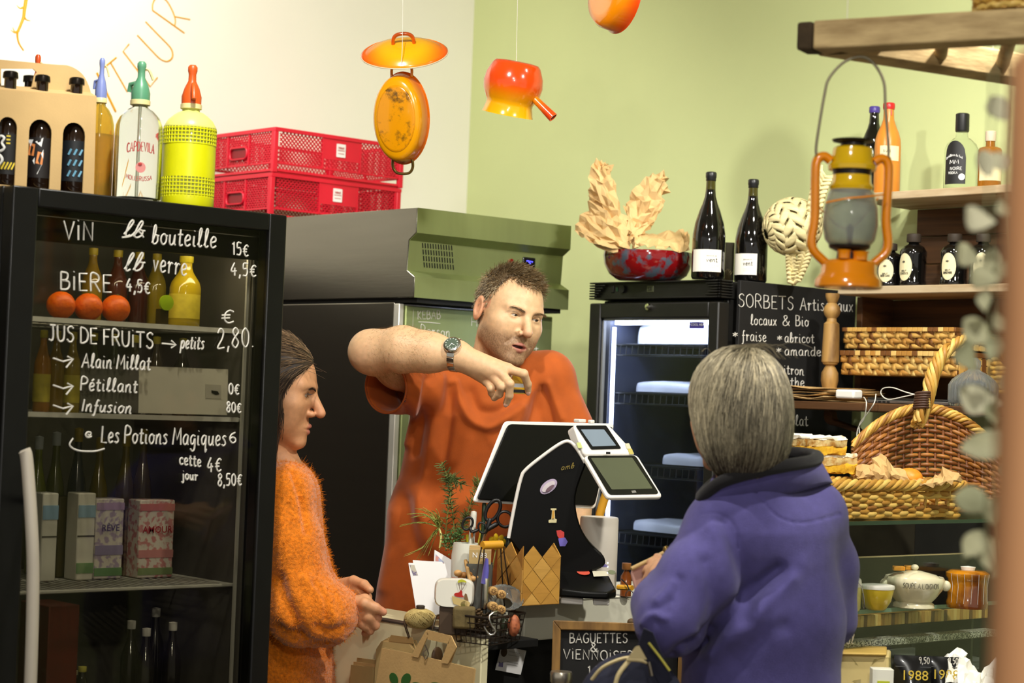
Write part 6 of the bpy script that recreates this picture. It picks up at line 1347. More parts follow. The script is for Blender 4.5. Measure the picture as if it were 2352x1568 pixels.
# two strip-woven baskets, one inside the other
m_st = [M('cane_strip_%d' % i, c, .5, var=.12, vs=20, bump=.1, bs=80) for i, c in enumerate(((206, 162, 84), (178, 128, 58), (116, 74, 34), (222, 186, 110)))]
def strip_basket(label, px0, px1, pyb, pyt, Xp, tilt, seed):
 a = onX(px0, pyb, Xp); c = onX(px1, pyb, Xp); W_ = abs(a.y - c.y); H = onX((px0 + px1) / 2, pyt, Xp).z - a.z; dep = .15
 t = thing('strip_basket', label, 'basket', (Xp + dep / 2, (a.y + c.y) / 2, a.z), R(-90) * 0, 'strip-woven baskets on the shelf'); rg = random.Random(seed)
 x0, x1, y0, y1 = -dep / 2, dep / 2, -W_ / 2, W_ / 2; t.rotation_euler = (0, R(tilt), 0); FR[t.name] = Matrix.Translation(t.location) @ Matrix.Rotation(R(tilt), 4, 'Y')
 nb_ = int(W_ / .021); MB().box(x0 + .004, y0 + .004, 0, x1 - .004, y1 - .004, .003).build('basket_base', m_st[1], t)
 rows_ = [(H * .02, H * .22), (H * .26, H * .48), (H * .52, H * .74)]
 for sx, xx in ((-1, x0), (1, x1)):
  fl = .010 * sx
  for k in range(nb_):
   ya = y0 + W_ * (k + .12) / nb_; yb = y0 + W_ * (k + .88) / nb_; b = MB(); prev = None; n_ = 13; vs = []
   for i in range(n_):
    z = H * .84 * i / (n_ - 1); row = z / (H * .84) * 3; o_ = .0028 * math.cos(math.pi * row + math.pi * (k % 2)); vs.append((z, xx + fl * z / H + sx * o_))
   b.grid(n_, 2, lambda u, v, vs=vs, ya=ya, yb=yb: Vector((vs[round(u * (n_ - 1))][1], ya if v < .5 else yb, vs[round(u * (n_ - 1))][0]))); b.build('upright_strip', rg.choice(m_st), t, solid=.0012)
  for j, (za, zb_) in enumerate(rows_):
   b = MB(); b.grid(nb_ * 4 + 1, 2, lambda u, v, za=za, zb_=zb_, j=j: Vector((xx + fl * (za + zb_) / 2 / H + sx * (-.0028) * math.cos(math.pi * (j + .5 + .5) ) * math.cos(math.pi * u * nb_ + math.pi * 0) * (1 if j % 2 else 1), y0 + W_ * u, za + (zb_ - za) * v))); b.build('band_strip', m_st[(j + seed) % 2], t, solid=.0012)
 for yy, sy in ((y0, -1), (y1, 1)):
  for j, (za, zb_) in enumerate(rows_): MB().box(x0 + .002, yy - .0008, za, x1 - .002, yy + .0008, zb_).build('band_strip', rg.choice(m_st), t)
  for k in range(6): MB().box(x0 + dep * (k + .15) / 6, yy + sy * .0012, 0, x0 + dep * (k + .85) / 6, yy + sy * .0026, H * .84).build('upright_strip', rg.choice(m_st), t)
 for k in range(22):
  for sx, xx in ((-1, x0 - .010), (1, x1 + .010)):
   ya = y0 + W_ * k / 22; MB().box(xx - .004, ya + .0006, H * .80, xx + .004, ya + W_ / 22 - .0006, H).build('rim_wrap', rg.choice(m_st), t, bevel=.001)
 for yy in (y0, y1): MB().box(x0 - .01, yy - .004, H * .80, x1 + .01, yy + .004, H).build('rim_end', m_st[2], t, bevel=.001)
 return t
strip_basket('strip-woven cane basket on the shelf under a second one', 1934, 2200, 860, 806, 4.33, 0, 1)
strip_basket('strip-woven cane basket resting on top of the other one', 1940, 2196, 800, 752, 4.36, 0, 2)
# kraft paper stack, charger, laptop, cable, decanter on the lowest shelf
t = thing('paper_bag_stack', 'stack of flat brown paper bags on the lowest shelf', 'paper bags', (4.30, 3.42, zs2), 0)
rg = random.Random(5)
for k in range(9):
 z = zs2 + .001 + k * .0045; cyy = 3.43 + rg.uniform(-.02, .02); ln = rg.uniform(.15, .22); a = rg.uniform(-.12, .12); x0_ = 4.14 + rg.uniform(-.01, .02); tl = rg.uniform(.004, .012)
 b = MB(); b.grid(8, 5, lambda u, v, z=z, cyy=cyy, ln=ln, x0_=x0_, tl=tl, a=a: Vector((x0_ + .22 * v + a * .1 * u, cyy + ln / 2 - ln * u, z + tl * .5 * math.sin(u * 3 + k) * (1 - v) ** 2 + .002 * math.sin(7 * u)))); b.build('paper_bag', m_kraft if k % 3 else m_k2, t, W=True, smooth=30, solid=.0012)
t = thing('charger', 'white plug charger lying on the lowest shelf', 'charger', tuple(onX(1950, 908, 4.16)), 0)
p0 = onX(1950, 905, 4.17); b = MB(); b.cbox(p0, (.04, .062, .024)); b.build('charger_body', M('glossy_white_plastic', (236, 234, 226), .3, var=.02), t, W=True, bevel=.006, bseg=3)
for dz in (-.006, .006): MB().cyl(p0 + Vector((0, .03, dz)), p0 + Vector((0, .046, dz)), .002).build('plug_pin', m_ste_ := M('polished_steel', (200, 198, 190), .2, 1, var=.05), t, W=True)
def cable(label, pts, r=.0014):
 c = catmull([tuple(p) for p in pts], 6); o = MB().tube(c, r, 6).build('charging_cable', M('white_cable', (222, 218, 206), .5, var=.02), None, smooth=60); tag(o, label, 'cable')
cable('white cable hanging down from the charger', [onX(1984, 912, 4.155), onX(1990, 925, 4.10), onX(1985, 960, 4.11), onX(1970, 985, 4.12), onX(1968, 1015, 4.12)])
cable('white cable looping over the laptop and hanging down', [onX(2012, 905, 4.14), onX(2008, 925, 4.10), onX(1992, 950, 4.11), onX(1974, 975, 4.12), onX(1976, 1005, 4.12)])
cable('white cable coiled on top of the laptop', [onX(2110, 908, 4.14), onX(2080, 900, 4.14), onX(2050, 890, 4.14), onX(2028, 892, 4.14), onX(2024, 905, 4.14), onX(2040, 917, 4.14), onX(2070, 912, 4.14), onX(2110, 903, 4.14)])
t = thing('laptop', 'closed silver laptop lying on the lowest shelf', 'laptop', (4.28, 3.1, zs2), 0)
ya, yb = onX(1992, 918, 4.16).y, onX(2190, 918, 4.16).y
MB().box(4.16, yb, zs2 + .0008, 4.38, ya, zs2 + .010).build('laptop_base', M('silver_shell', (140, 140, 138), .3, .8, var=.04), t, W=True, bevel=.002); MB().box(4.16, yb, zs2 + .0108, 4.38, ya, zs2 + .015).build('laptop_lid', M('dark_silver_shell', (84, 84, 84), .3, .8), t, W=True, bevel=.002)
for k in range(4): MB().box(4.1588, ya - .03 - k * .014, zs2 + .003, 4.1602, ya - .022 - k * .014, zs2 + .007).build('port', m_slot, t, W=True)
t = thing('glass_decanter', 'ribbed clear glass decanter jar standing on the lowest shelf', 'jar', tuple(onX(2235, 918, 4.20))[:2] + (zs2 + .0008,), CAMR)
r = 54 * pxm(5.1); b = MB(); n = 48; prof = [(.97, 0), (1, .01), (1, .052), (.86, .066), (.6, .078), (.28, .088), (.22, .092), (.26, .10), (.26, .112), (.12, .12), (0, .121)]
b.grid(n * 2, len(prof), lambda u, v: (lambda q_: Vector((r * q_[0] * (1 + .03 * math.cos(2 * math.pi * u * 36)) * math.cos(2 * math.pi * u), r * q_[0] * (1 + .03 * math.cos(2 * math.pi * u * 36)) * math.sin(2 * math.pi * u), q_[1])))(prof[round(v * (len(prof) - 1))]), cu=True); b.build('jar_glass', M('ribbed_glass', (225, 230, 228), .04, trans=.9, ior=1.25), t, smooth=40, solid=.002)

# ================================================================ wicker
m_wk = [M('wicker_%d' % i, c, .5, var=.2, vs=30, bump=.1, bs=100) for i, c in enumerate(((196, 152, 66), (170, 122, 46), (212, 176, 92), (140, 92, 36)))]
m_wd = [M('brown_wicker_%d' % i, c, .45, var=.25, vs=30, bump=.1, bs=100) for i, c in enumerate(((138, 84, 32), (116, 66, 24), (158, 102, 42)))]
# big open basket with hoop handle, standing behind the tray
bk_ = thing('wicker_basket', 'big brown wicker basket with tall arched handle on the glass case', 'basket', (3.92, 3.02, GZ), 0)
BD = 4.73
def bigp(a, v, off=0):
 """a 0..1 across the fan from left to right, v 0..1 from foot to rim"""
 px = 1958 + 380 * a; rim = 942 + 190 * (2 * a - .86) ** 2 * .62; foot = 1172; py = foot + (rim - foot) * v
 dep = BD + .10 * (1 - (2 * a - 1) ** 2) * .6 + .05 * v - off; return P(px, py, dep)
for k in range(20):
 v = (k + .4) / 20.5; b = MB(); n = 70; ph = (k % 2) * math.pi
 pts = [];
 for i in range(n + 1):
  a = i / n; top = bigp(a, v, .0045 * math.sin(math.pi * a * 21 + ph)); pts.append(top)
 b.tube(pts, .0046, 6); b.build('weave_rod', m_wd[k % 3], bk_, W=True, smooth=60)
for k in range(21):
 a = (k + .5) / 21; MB().tube([bigp(a, v, 0) for v in np.linspace(0, 1, 9)], .0036, 6).build('stake', m_wd[1], bk_, W=True, smooth=60)
for k in range(6):
 ph = k * math.pi / 3; pts = [bigp(i / 90, 1.0) + Vector((0, 0, .010 * math.sin(i * .42 + ph) + .004)) + ray(2100, 950) * (-.010 * math.cos(i * .42 + ph)) for i in range(91)]
 MB().tube(pts, .0046, 6).build('rim_rod', m_wk[(0, 1, 0, 2, 1, 3)[k]], bk_, W=True, smooth=60)
# front lower wall of the basket and its floor, so that it is a basket all round
for k in range(6):
 MB().tube([P(1990 + 320 * i / 40, 1172 - 12 * k, BD + .12 - .10 * math.sin(math.pi * i / 40) - .004 * math.sin(i * 1.5 + k * math.pi)) for i in range(41)], .0046, 6).build('weave_rod', m_wd[k % 3], bk_, W=True, smooth=60)
hp = catmull([(2108, 975, BD - .06), (2128, 920, BD - .06), (2142, 862, BD - .05), (2162, 820, BD - .03), (2192, 790, BD), (2230, 778, BD + .04), (2280, 790, BD + .08), (2330, 840, BD + .12)], 8)
for k in range(9):
 ph = 2 * math.pi * k / 9; pts = []
 for i, q_ in enumerate(hp):
  w_ = .0135 if k else 0; pts.append(P(q_[0], q_[1], q_[2]) + (CROT @ Vector((math.cos(ph + i * .28), math.sin(ph + i * .28) * .6, math.sin(ph + i * .28)))) * w_)
 MB().tube(pts, .0052, 6).build('handle_rod', m_wk[k % 3], bk_, W=True, smooth=60)
for k in range(7):
 q_ = (2122 - k * .8, 905 + k * 5.6, BD - .06); c = P(*q_); MB().tube([c + (CROT @ Vector((.0185 * math.cos(a), .003 * math.sin(a * 1) + .002, .0185 * math.sin(a)))) for a in np.linspace(0, 2 * math.pi, 20)[:-1]], .0034, 6, closed=True).build('handle_binding', M('dark_binding', (70, 42, 26), .5), bk_, W=True, smooth=60)
# shallow rectangular tray in front
ty = thing('wicker_tray', 'shallow yellow wicker tray with side handle gap on the glass case', 'basket', (3.6, 2.86, GZ), 0)
tx0, tx1, tY0, tY1 = 3.30, onY(2200, 1150, 2.76).x, 2.76, 2.88; tz0, tz1 = GZ + .003, onY(2100, 1104, 2.76).z
def per(s_, off, z, o2=0):
 L1, L2 = tx1 - tx0, tY1 - tY0; T_ = 2 * (L1 + L2); d = (s_ % 1) * T_; fl = .05 * (z - tz0) / (tz1 - tz0)
 x0, x1, y0, y1 = tx0 - fl * .2 - off, tx1 + fl * .2 + off, tY0 - fl * .15 - off, tY1 + fl * .15 + off
 if d < L1: return Vector((x0 + (x1 - x0) * d / L1, y0, z))
 d -= L1
 if d < L2: return Vector((x1, y0 + (y1 - y0) * d / L2, z))
 d -= L2
 if d < L1: return Vector((x1 - (x1 - x0) * d / L1, y1, z))
 return Vector((x0, y1 - (y1 - y0) * (d - L1) / L2, z))
gap = ((onY(2105, 1150, 2.76).x - tx0), (onY(2170, 1150, 2.76).x - tx0)); T_ = 2 * (tx1 - tx0 + tY1 - tY0)
for k in range(9):
 z = tz0 + .004 + (tz1 - tz0 - .03) * k / 8.5; n = 150; s0, s1 = 0, 1
 if 4 <= k <= 6: s0, s1 = gap[1] / T_, 1 + gap[0] / T_
 pts = [per(s0 + (s1 - s0) * i / n, .0045 * math.sin(i * 1.05 + k * math.pi), z + .0015 * math.sin(i * .6 + k)) for i in range(n + 1)]
 MB().tube(pts, .0054, 6).build('weave_rod', m_wk[(k * 2) % 3 if k != 3 else 3], ty, W=True, smooth=60)
for k in range(34): MB().tube([per(k / 34, 0, tz0), per(k / 34, .001, tz1)], .0038, 6).build('stake', m_wk[0], ty, W=True)
for k in range(5):
 MB().tube([per(i / 160, .008 * math.cos(i * .5 + k * 1.26), tz1 - .010 + .009 * math.sin(i * .5 + k * 1.26)) for i in range(160)], .0056, 6, closed=True).build('rim_rod', m_wk[k % 3], ty, W=True, smooth=60)
MB().box(tx0, tY0, tz0, tx1, tY1, tz0 + .004).build('tray_floor', m_wk[1], ty, W=True)
# focaccia pieces, paper, bun, in and over the tray
def bread(label, q4, D, h_px, group='focaccia squares on the tray'):
 a, c = q4; z1 = P(a[0], a[1], D).z; p0, p1 = P(a[0], a[1], D), P(c[0], c[1], D + .05); W_ = (p1 - p0); hh = h_px * pxm(D); ax = Vector((W_.x, W_.y, 0)); nrm = Vector((-ax.y, ax.x, 0)).normalized() * .10
 if nrm.dot(ray(1900, 1000)) < 0: nrm = -nrm
 t = thing('focaccia_square', label, 'bread', tuple(p0 + ax / 2), 0, group)
 for nm, f0, f1, m_ in (('crumb_base', 0, .45, M('yellow_crumb', (226, 176, 40), .8, rgb2=(206, 150, 30), vs=60, bump=.5, bs=150)), ('filling', .42, .80, M('pale_filling', (214, 190, 130), .6, rgb2=(176, 120, 40), mix=(.4, .6), vs=50, bump=.6, bs=120)), ('sugar_top', .78, 1.0, M('white_topping', (244, 236, 214), .7, rgb2=(224, 170, 70), mix=(.55, .68), vs=22, bump=.4, bs=120))):
  b = MB(); rg2 = np.random.default_rng(int(f0 * 100) + int(a[0]))
  ins = .004 if nm == 'filling' else 0
  def fn(u, v, f0=f0, f1=f1): return None
  n = 14; out = []
  per_ = [(0, 0), (1, 0), (1, 1), (0, 1)]; ring = []
  for e in range(4):
   x0, y0 = per_[e]; x1, y1 = per_[(e + 1) % 4]
   for i in range(8): ring.append((x0 + (x1 - x0) * i / 8, y0 + (y1 - y0) * i / 8))
  lv = [(f0, .98), (f0 + .02, 1), ((f0 + f1) / 2, 1.0), (f1 - .03, 1), (f1, .95)]
  for z_, sc_ in lv:
   for (x, y) in ring:
    j = rg2.normal(0, .0018); pt = p0 + ax * (.5 + (x - .5) * sc_) + nrm * (.5 + (y - .5) * sc_); out.append(Vector((pt.x, pt.y, z1 + hh * z_)) + Vector((rg2.normal(0, .0014), rg2.normal(0, .0014), j)))
  k = len(ring); fs = [(i * k + j, i * k + (j + 1) % k, (i + 1) * k + (j + 1) % k, (i + 1) * k + j) for i in range(len(lv) - 1) for j in range(k)] + [tuple(range(k))[::-1], tuple((len(lv) - 1) * k + j for j in range(k))]
  b.add(out, fs); b.build(nm, m_, t, W=True, smooth=60)
bread('focaccia square with browned filling at the end of the lower layer', ((1884, 1086), (1968, 1090)), 4.52, 46); bread('focaccia square at the back of the lower layer by the fleece collar', ((1786, 1052), (1850, 1048)), 4.60, 26)
bread('focaccia square on the upper layer with pale grey top', ((1858, 1042), (1944, 1044)), 4.50, 42); bread('focaccia square with thick white sugar at the back of the upper layer', ((1800, 1030), (1866, 1030)), 4.62, 34)
kp2 = thing('tray_paper', 'crumpled brown paper lining the wicker tray around the bun', 'paper', tuple(P(2060, 1100, 4.55)), 0)
def tp(pts, D): return [P(x, y, D + d) for x, y, d in pts]
crumple('paper_fold', m_kraft, kp2, strip_fn(tp([(1966, 1070, .02), (2000, 1062, .02), (2020, 1042, .02), (2050, 1068, .03), (2080, 1092, .04)], 4.55), tp([(1960, 1100, -.02), (2000, 1104, -.02), (2040, 1106, -.03), (2060, 1106, -.03), (2100, 1108, -.03)], 4.55)), 26, 10, .02, 11)
crumple('paper_fold', m_kraft, kp2, strip_fn(tp([(2096, 1104, .02), (2140, 1096, .04), (2165, 1078, .04), (2200, 1080, .04)], 4.55), tp([(2100, 1112, -.02), (2150, 1112, -.02), (2180, 1110, -.02), (2210, 1104, -.0)], 4.55)), 22, 9, .02, 12)
o = MB().ell(P(2088, 1098, 4.60), (.032, .032, .024), 24, 14).build('bread_bun', M('golden_crust', (214, 140, 36), .45, rgb2=(186, 104, 20), mix=(.5, .7), vs=24, bump=.3, bs=80), None, smooth=180); tag(o, 'small golden bread bun peeking over the tray paper', 'bread')
# little woven basket hanging behind the garland
t = thing('hanging_basket', 'small plaited straw basket half hidden behind the hanging leaves', 'basket', tuple(onX(2316, 905, 4.44)), CAMR)
b = MB(); r = 30 * pxm(5.0)
for k in range(9):
 z = .012 * k; MB().tube([((r + .010 * math.sin(k / 9 * 3) + .002 * math.sin(i * 1.2 + k * 3.14)) * math.cos(2 * math.pi * i / 40), (r + .010 * math.sin(k / 9 * 3) + .002 * math.sin(i * 1.2 + k * 3.14)) * math.sin(2 * math.pi * i / 40), z + .006) for i in range(40)], .0062, 6, closed=True).build('straw_row', m_wk[(0, 2)[k % 2]], t, smooth=60)
# ================================================================ food inside the glass case
GS = 1.1215
def pot_at(name, label, cat, px, D, z, group=None): return thing(name, label, cat, tuple(base_at(px, D, z + .0008)), CAMR, group)
s4 = pxm(4.45)
t = pot_at('clip_jar', 'white-lidded clip jar of pale spread on the glass shelf', 'jar', 1966, 4.38, GS)
r = 30 * s4; MB().lathe([(r * .9, 0), (r, .006), (r, .048), (r * .95, .052)], 28).build('jar_glass', M('pale_spread', (214, 206, 130), .3, var=.2, vs=60), t, smooth=40); MB().lathe([(0, .052), (r * 1.02, .052), (r * 1.05, .056), (r * 1.0, .068), (r * .8, .073), (0, .074)], 28).build('jar_lid', M('bright_white_ceramic', (240, 238, 226), .3, var=.02), t, smooth=50)
MB().tube(catmull([(r * .6, -r * .85, .064), (r * .95, -r * .75, .050), (r * 1.2, -r * .6, .014), (r * 1.12, -r * .55, .008), (r * .98, -r * .7, .04)], 4), .0011, 5).build('wire_clip', M('polished_steel'), t)
t = pot_at('yellow_bowl', 'yellow glazed bowl wrapped in cling film on the glass shelf', 'bowl', 2032, 4.42, GS)
r = 40 * s4; MB().lathe(shell([(r * .5, 0), (r * .6, .004), (r * .85, .02), (r * .98, .042), (r, .050)], .004), 32).build('bowl_body', M('yellow_glaze', (206, 178, 50), .15, var=.1, coat=.6), t, smooth=50); MB().lathe([(r * 1.01, .046), (r * 1.03, .050), (r * 1.0, .054), (r * .9, .055)], 32).build('bowl_rim', M('bright_white_ceramic'), t, smooth=50)
m_film = glass_pane('cling_film', (246, 246, 242), 2.2)
def film(parent, fn, seed): crumple('cling_film', m_film, parent, fn, 18, 14, .008, seed, .0002)
t = pot_at('onion_soup_tureen', 'cream lion-head soup tureen with onion soup lettering on the glass shelf', 'tureen', 2118, 4.50, GS)
r = 70 * pxm(4.5); tp_ = [(r * .62, 0), (r * .68, .002), (r * .66, .010), (r * .58, .014), (r * .72, .024), (r * .92, .042), (r, .056), (r * .99, .064), (r * .94, .070)]
MB().lathe([(0, 0)] + tp_ + [(r * .86, .068), (r * .5, .06), (0, .058)], 40).build('tureen_body', M('cream_ceramic', (222, 214, 180), .15, var=.03, coat=.6), t, smooth=50)
arc_text(t, 'lettering', 'SOUPE A L\'OIGNON', r * 1.005, .048, -122, -50, .0115, m_blackp, .00045)
for sx in (-1, 1): MB().ell((sx * r * 1.0, -.012, .052), (.011, .010, .012)).build('lion_head_handle', M('cream_ceramic'), t, smooth=180)
MB().lathe([(0, .084), (r * .2, .083), (r * .7, .075), (r * .84, .069)], 32).build('tureen_lid', M('cream_ceramic'), t, smooth=60); MB().ell((0, 0, .090), (.009, .009, .007)).build('lid_knob', M('cream_ceramic'), t, smooth=180)
b = MB()
for k in range(3): b.cbox((-.03 + .03 * k, -.02, .080), (.022, .016, .008))
for k, c_ in enumerate(((-.04, -.02), (-.008, .01))): MB().cbox((c_[0], c_[1], .088), (.026, .018, .010)).build('orange_slice_garnish', M('orange_garnish', (224, 146, 20), .5), t, bevel=.002)
t = pot_at('brown_stoneware_pot', 'orange and brown glazed stoneware pot wrapped in film at the case end', 'pot', 2240, 4.55, GS)
r = 50 * pxm(4.55); MB().lathe([(0, 0), (r * .92, 0), (r * .96, .012), (r * .9, .02), (r * .88, .05), (r * .9, .064), (r, .070), (r, .078), (r * .8, .084), (0, .085)], 36).build('pot_body', M('amber_brown_glaze', (214, 140, 24), .12, rgb2=(96, 46, 16), mix=(.40, .6), vs=9, stretch=(1, 1, .6), coat=.8), t, smooth=45)
MB().lathe([(r * .3, .085), (r * .34, .092), (0, .094)], 24).build('pot_lid_knob', M('bright_white_ceramic'), t, smooth=50)
b = MB()
for k in range(7): a = R(-150 + 19 * k); b.tube([(r * 1.02 * math.cos(a), r * 1.02 * math.sin(a), .078), (r * .94 * math.cos(a + .04), r * .94 * math.sin(a + .04), .05), (r * .97 * math.cos(a), r * .97 * math.sin(a), .012)], .0004, 4)
b.build('film_wrinkles', M('film_highlight', (226, 220, 208), .15), t, kind='stuff')
t = thing('cane_tray', 'flat cane-wrapped tray under the glass shelf', 'tray', (3.72, 2.9, 1.07), 0)
xa, xb = onY(1968, 1400, 2.78).x, onY(2268, 1400, 2.78).x
MB().box(xa + .01, 2.79, 1.082, xb - .01, 2.98, 1.086).build('tray_floor', m_st[1], t, W=True)
for k in range(40): x = xa + (xb - xa) * k / 40; MB().box(x + .0004, 2.778, 1.078, x + (xb - xa) / 40 - .0004, 2.790, 1.104).build('cane_wrap', m_st[(k * 7) % 4 if k % 3 else 0], t, W=True, bevel=.0012)
for k in range(12): y = 2.79 + .19 * k / 12; MB().box(xa - .012, y + .0004, 1.078, xa, y + .0155, 1.104).build('cane_wrap', m_st[(k * 5) % 3], t, W=True, bevel=.0012)
b = MB(); b.cbox(((xa + xb) / 2, 2.88, 1.076), (xb - xa - .02, .16, .003)); o = b.build('tray_foot', m_st[1], t, W=True)
for x in (xa + .03, xb - .03): MB().box(x - .004, 2.80, .9505, x + .004, 2.96, 1.0745).build('tray_support', M('case_dark'), t, W=True)
t = thing('granite_ledge', 'speckled granite ledge strip inside the case', 'ledge', (3.7, 2.76, 1.05), 0)
MB().box(GX0 + .032, 2.735, 1.040, xb - .02, 2.773, 1.056).build('ledge_slab', M('speckled_granite', (196, 192, 176), .4, rgb2=(40, 38, 34), mix=(.45, .55), vs=420), t, W=True, bevel=.002)
for x in (GX0 + .034, xb - .04): MB().box(x, 2.737, .9505, x + .012, 2.771, 1.0395).build('ledge_leg', M('case_dark'), t, W=True)
gl = lambda a, c: onY(a, c, GY0 + .0035)
ink('glass_writing', gc, gl, script('le poul', 1900, 1482, 1962, 1478, 22, 2), .0012, m_chalk)
def wedge(name, label, pts, h, D, mat, cat='cheese', group=None, film_=False):
 ps = [base_at(x, D + d, .9515) for x, d in pts]; c = sum(ps, Vector()) / len(ps); t = thing(name, label, cat, tuple(c), 0, group); b = MB(); b.prism(ps, (0, 0, h)); b.build('cheese_block', mat, t, W=True, bevel=.006, bseg=3)
 return t, c
m_ch = M('cheese_paste', (226, 204, 140), .5, var=.08); m_goat = M('goat_cheese', (232, 226, 196), .7, var=.06, vs=30, bump=.3, bs=80)
t, c = wedge('cheese_wedge', 'film-wrapped cheese wedge with pale rind beside the black pouches', [(1942, -.02), (2066, .0), (2070, .12), (1960, .10)], .085, 4.30, m_ch)
crumple('film_wrap', m_film, t, lambda u, v: base_at(1936 + 140 * u, 4.285 + .02 * u, .952) + Vector((0, 0, .078 * v + .004 * math.sin(u * 9))), 16, 12, .02, 31, .0003); MB().prism([base_at(1940, 4.27, 1.037), base_at(2060, 4.29, 1.037), base_at(2060, 4.42, 1.037), base_at(1950, 4.40, 1.037)], (0, 0, .006)).build('rind', M('yellow_rind', (206, 172, 90), .6), t, W=True, bevel=.003)
for i, (px, D, r_, h_, lab) in enumerate(((1938, 4.10, 26, .045, 'small round goat cheese nearest the fleece'), (1988, 4.09, 34, .058, 'taller round goat cheese in front of the wedge'), (2036, 4.12, 22, .04, 'small round goat cheese beside the carton'))):
 t = pot_at('goat_cheese', lab, 'cheese', px, D, .951, 'goat cheeses in the case'); t.location.y = max(t.location.y, 2.77); r = r_ * pxm(4.1); MB().lathe([(0, 0), (r * .9, 0), (r, .006), (r * .98, h_ * .85), (r * .85, h_), (0, h_ * 1.02)], 28).build('cheese_round', m_goat, t, smooth=50)
t = pot_at('small_carton', 'small white carton with green square in the case', 'carton', 2050, 4.22, .951); MB().box(-.022, -.018, 0, .022, .018, .068).build('carton_box', M('white_carton', (222, 220, 204), .5, var=.03), t, bevel=.001); MB().box(-.012, -.0192, .012, .014, -.018, .044).build('green_square', M('lime_print', (176, 184, 40), .5), t)
for i, (px, dd, w_, lab, tg_, price) in enumerate(((2120, 0, 43, 'black stand-up pouch marked 1988 nearest the wedge', '1988', '9,50'), (2188, .05, 40, 'black stand-up pouch marked 1988 behind the other pouch', '1988', '9,50'))):
 D = 4.36 + dd; t = pot_at('black_pouch', lab, 'pouch', px, D, .951, 'black pouches in the case'); W_ = w_ * pxm(D); hh = (1.55 - (1504 - 957) * pxm(D)) - .951
 b = MB(); b.grid(9, 12, lambda u, v, W_=W_, hh=hh: Vector((W_ * math.cos(2 * math.pi * u), -.0005 + .026 * (1 - v) ** .8 * math.sin(2 * math.pi * u) - .0015 * math.sin(2 * math.pi * u), hh * v)) if False else Vector((W_ * (2 * u - 1), -.026 * (1 - v) ** .8 * math.sin(math.pi * u) - .001, hh * v))); b.grid(9, 12, lambda u, v, W_=W_, hh=hh: Vector((W_ * (2 * u - 1), .026 * (1 - v) ** .8 * math.sin(math.pi * u) + .001, hh * v))); b.build('pouch_film', M('glossy_black_film', (16, 16, 16), .22, var=.2, coat=.4), t, smooth=60)
 MB().box(-W_ * .94, -.009, hh * .70, W_ * .94, -.0065, hh * .715).build('zip_seal', M('grey_seal', (90, 90, 88), .3), t)
 T_ = frame(t); printed('pouch_date', t, tg_, T_ @ Vector((-W_ * .72, -.024, hh * .38)), T_.to_3x3() @ Vector((1, 0, 0)), T_.to_3x3() @ Vector((0, .10, 1)), .030, M('gold_print', (206, 176, 60), .4))
 S_ = script(price, 0, 0, 10, 0, 10); b = MB()
 for st in S_: b.tube([(W_ * .3 + W_ * .6 * x / 10, -.0062, hh * .80 - y * .0014) for x, y in st], .0010, 5)
 b.build('price_marking', m_chalk, t)
ck = thing('white_cloth', 'crumpled white paper wrap at the right end of the case', 'paper', tuple(base_at(2250, 4.46, .951)), 0)
crumple('wrap_fold', M('white_wrap', (238, 236, 226), .7, var=.04), ck, lambda u, v: base_at(2196 + 116 * u, 4.38 + .10 * v, .953) + Vector((0, 0, .02 + .075 * math.sin(math.pi * v) * (.7 + .3 * math.sin(u * 7)) - .03 * u * v)), 20, 16, .03, 33)
crumple('wrap_fold', M('white_wrap'), ck, lambda u, v: base_at(2225 + 95 * u, 4.30 + .10 * v, .953) + Vector((0, 0, .01 + .055 * math.sin(math.pi * v) * (.6 + .4 * math.cos(u * 6)))), 18, 14, .03, 34)

# ================================================================ counter: till
m_tb = M('till_black', (10, 10, 9), .38, var=.1); m_tb.node_tree.nodes['Principled BSDF'].inputs['Specular IOR Level'].default_value = .22; m_tw = M('till_white', (226, 222, 214), .35, var=.02)
BT = wz1 + .0006
tl = thing('till', 'black and white touchscreen till with two customer screens on the cash drawer', 'till', tuple(base_at(1330, 4.62, BT)), 0)
def quad_panel(name, q4, th, mat, parent, r=.012, bevel=.003):
 """flat slab over four picture points with distances, rounded corners"""
 a, c, d, e = [P(*q_) for q_ in q4]; n = 6; pts = []
 pn = (c - a).cross(e - a); d = CAM + ray(q4[2][0], q4[2][1]) * ((a - CAM).dot(pn) / ray(q4[2][0], q4[2][1]).dot(pn))
 qs = [a, c, d, e]
 for i in range(4):
  p0, p1, p2 = qs[i - 1], qs[i], qs[(i + 1) % 4]; v0 = (p0 - p1).normalized() * r; v1 = (p2 - p1).normalized() * r
  for k in range(n): t_ = k / (n - 1); pts.append(p1 + v0 * (1 - t_) ** 2 + v1 * t_ ** 2)
 nrm = (c - a).cross(e - a).normalized(); b = MB(); b.prism(pts, nrm * th); return b.build(name, mat, parent, W=True, smooth=30, bevel=bevel), nrm
def on_panel(q4, pts, lift):
 a, c, e = P(*q4[0]), P(*q4[1]), P(*q4[3]); pn = (c - a).cross(e - a).normalized()
 if pn.dot(ray(1300, 1000)) > 0: pn = -pn
 o_ = a + pn * lift; return tuple((x, y, (o_ - CAM).dot(pn) / ray(x, y).dot(pn)) for x, y in pts)
def bil(q4, u, v): a, c, d, e = [P(*q_) for q_ in q4]; return a * (1 - u) * (1 - v) + c * u * (1 - v) + d * u * v + e * (1 - u) * v
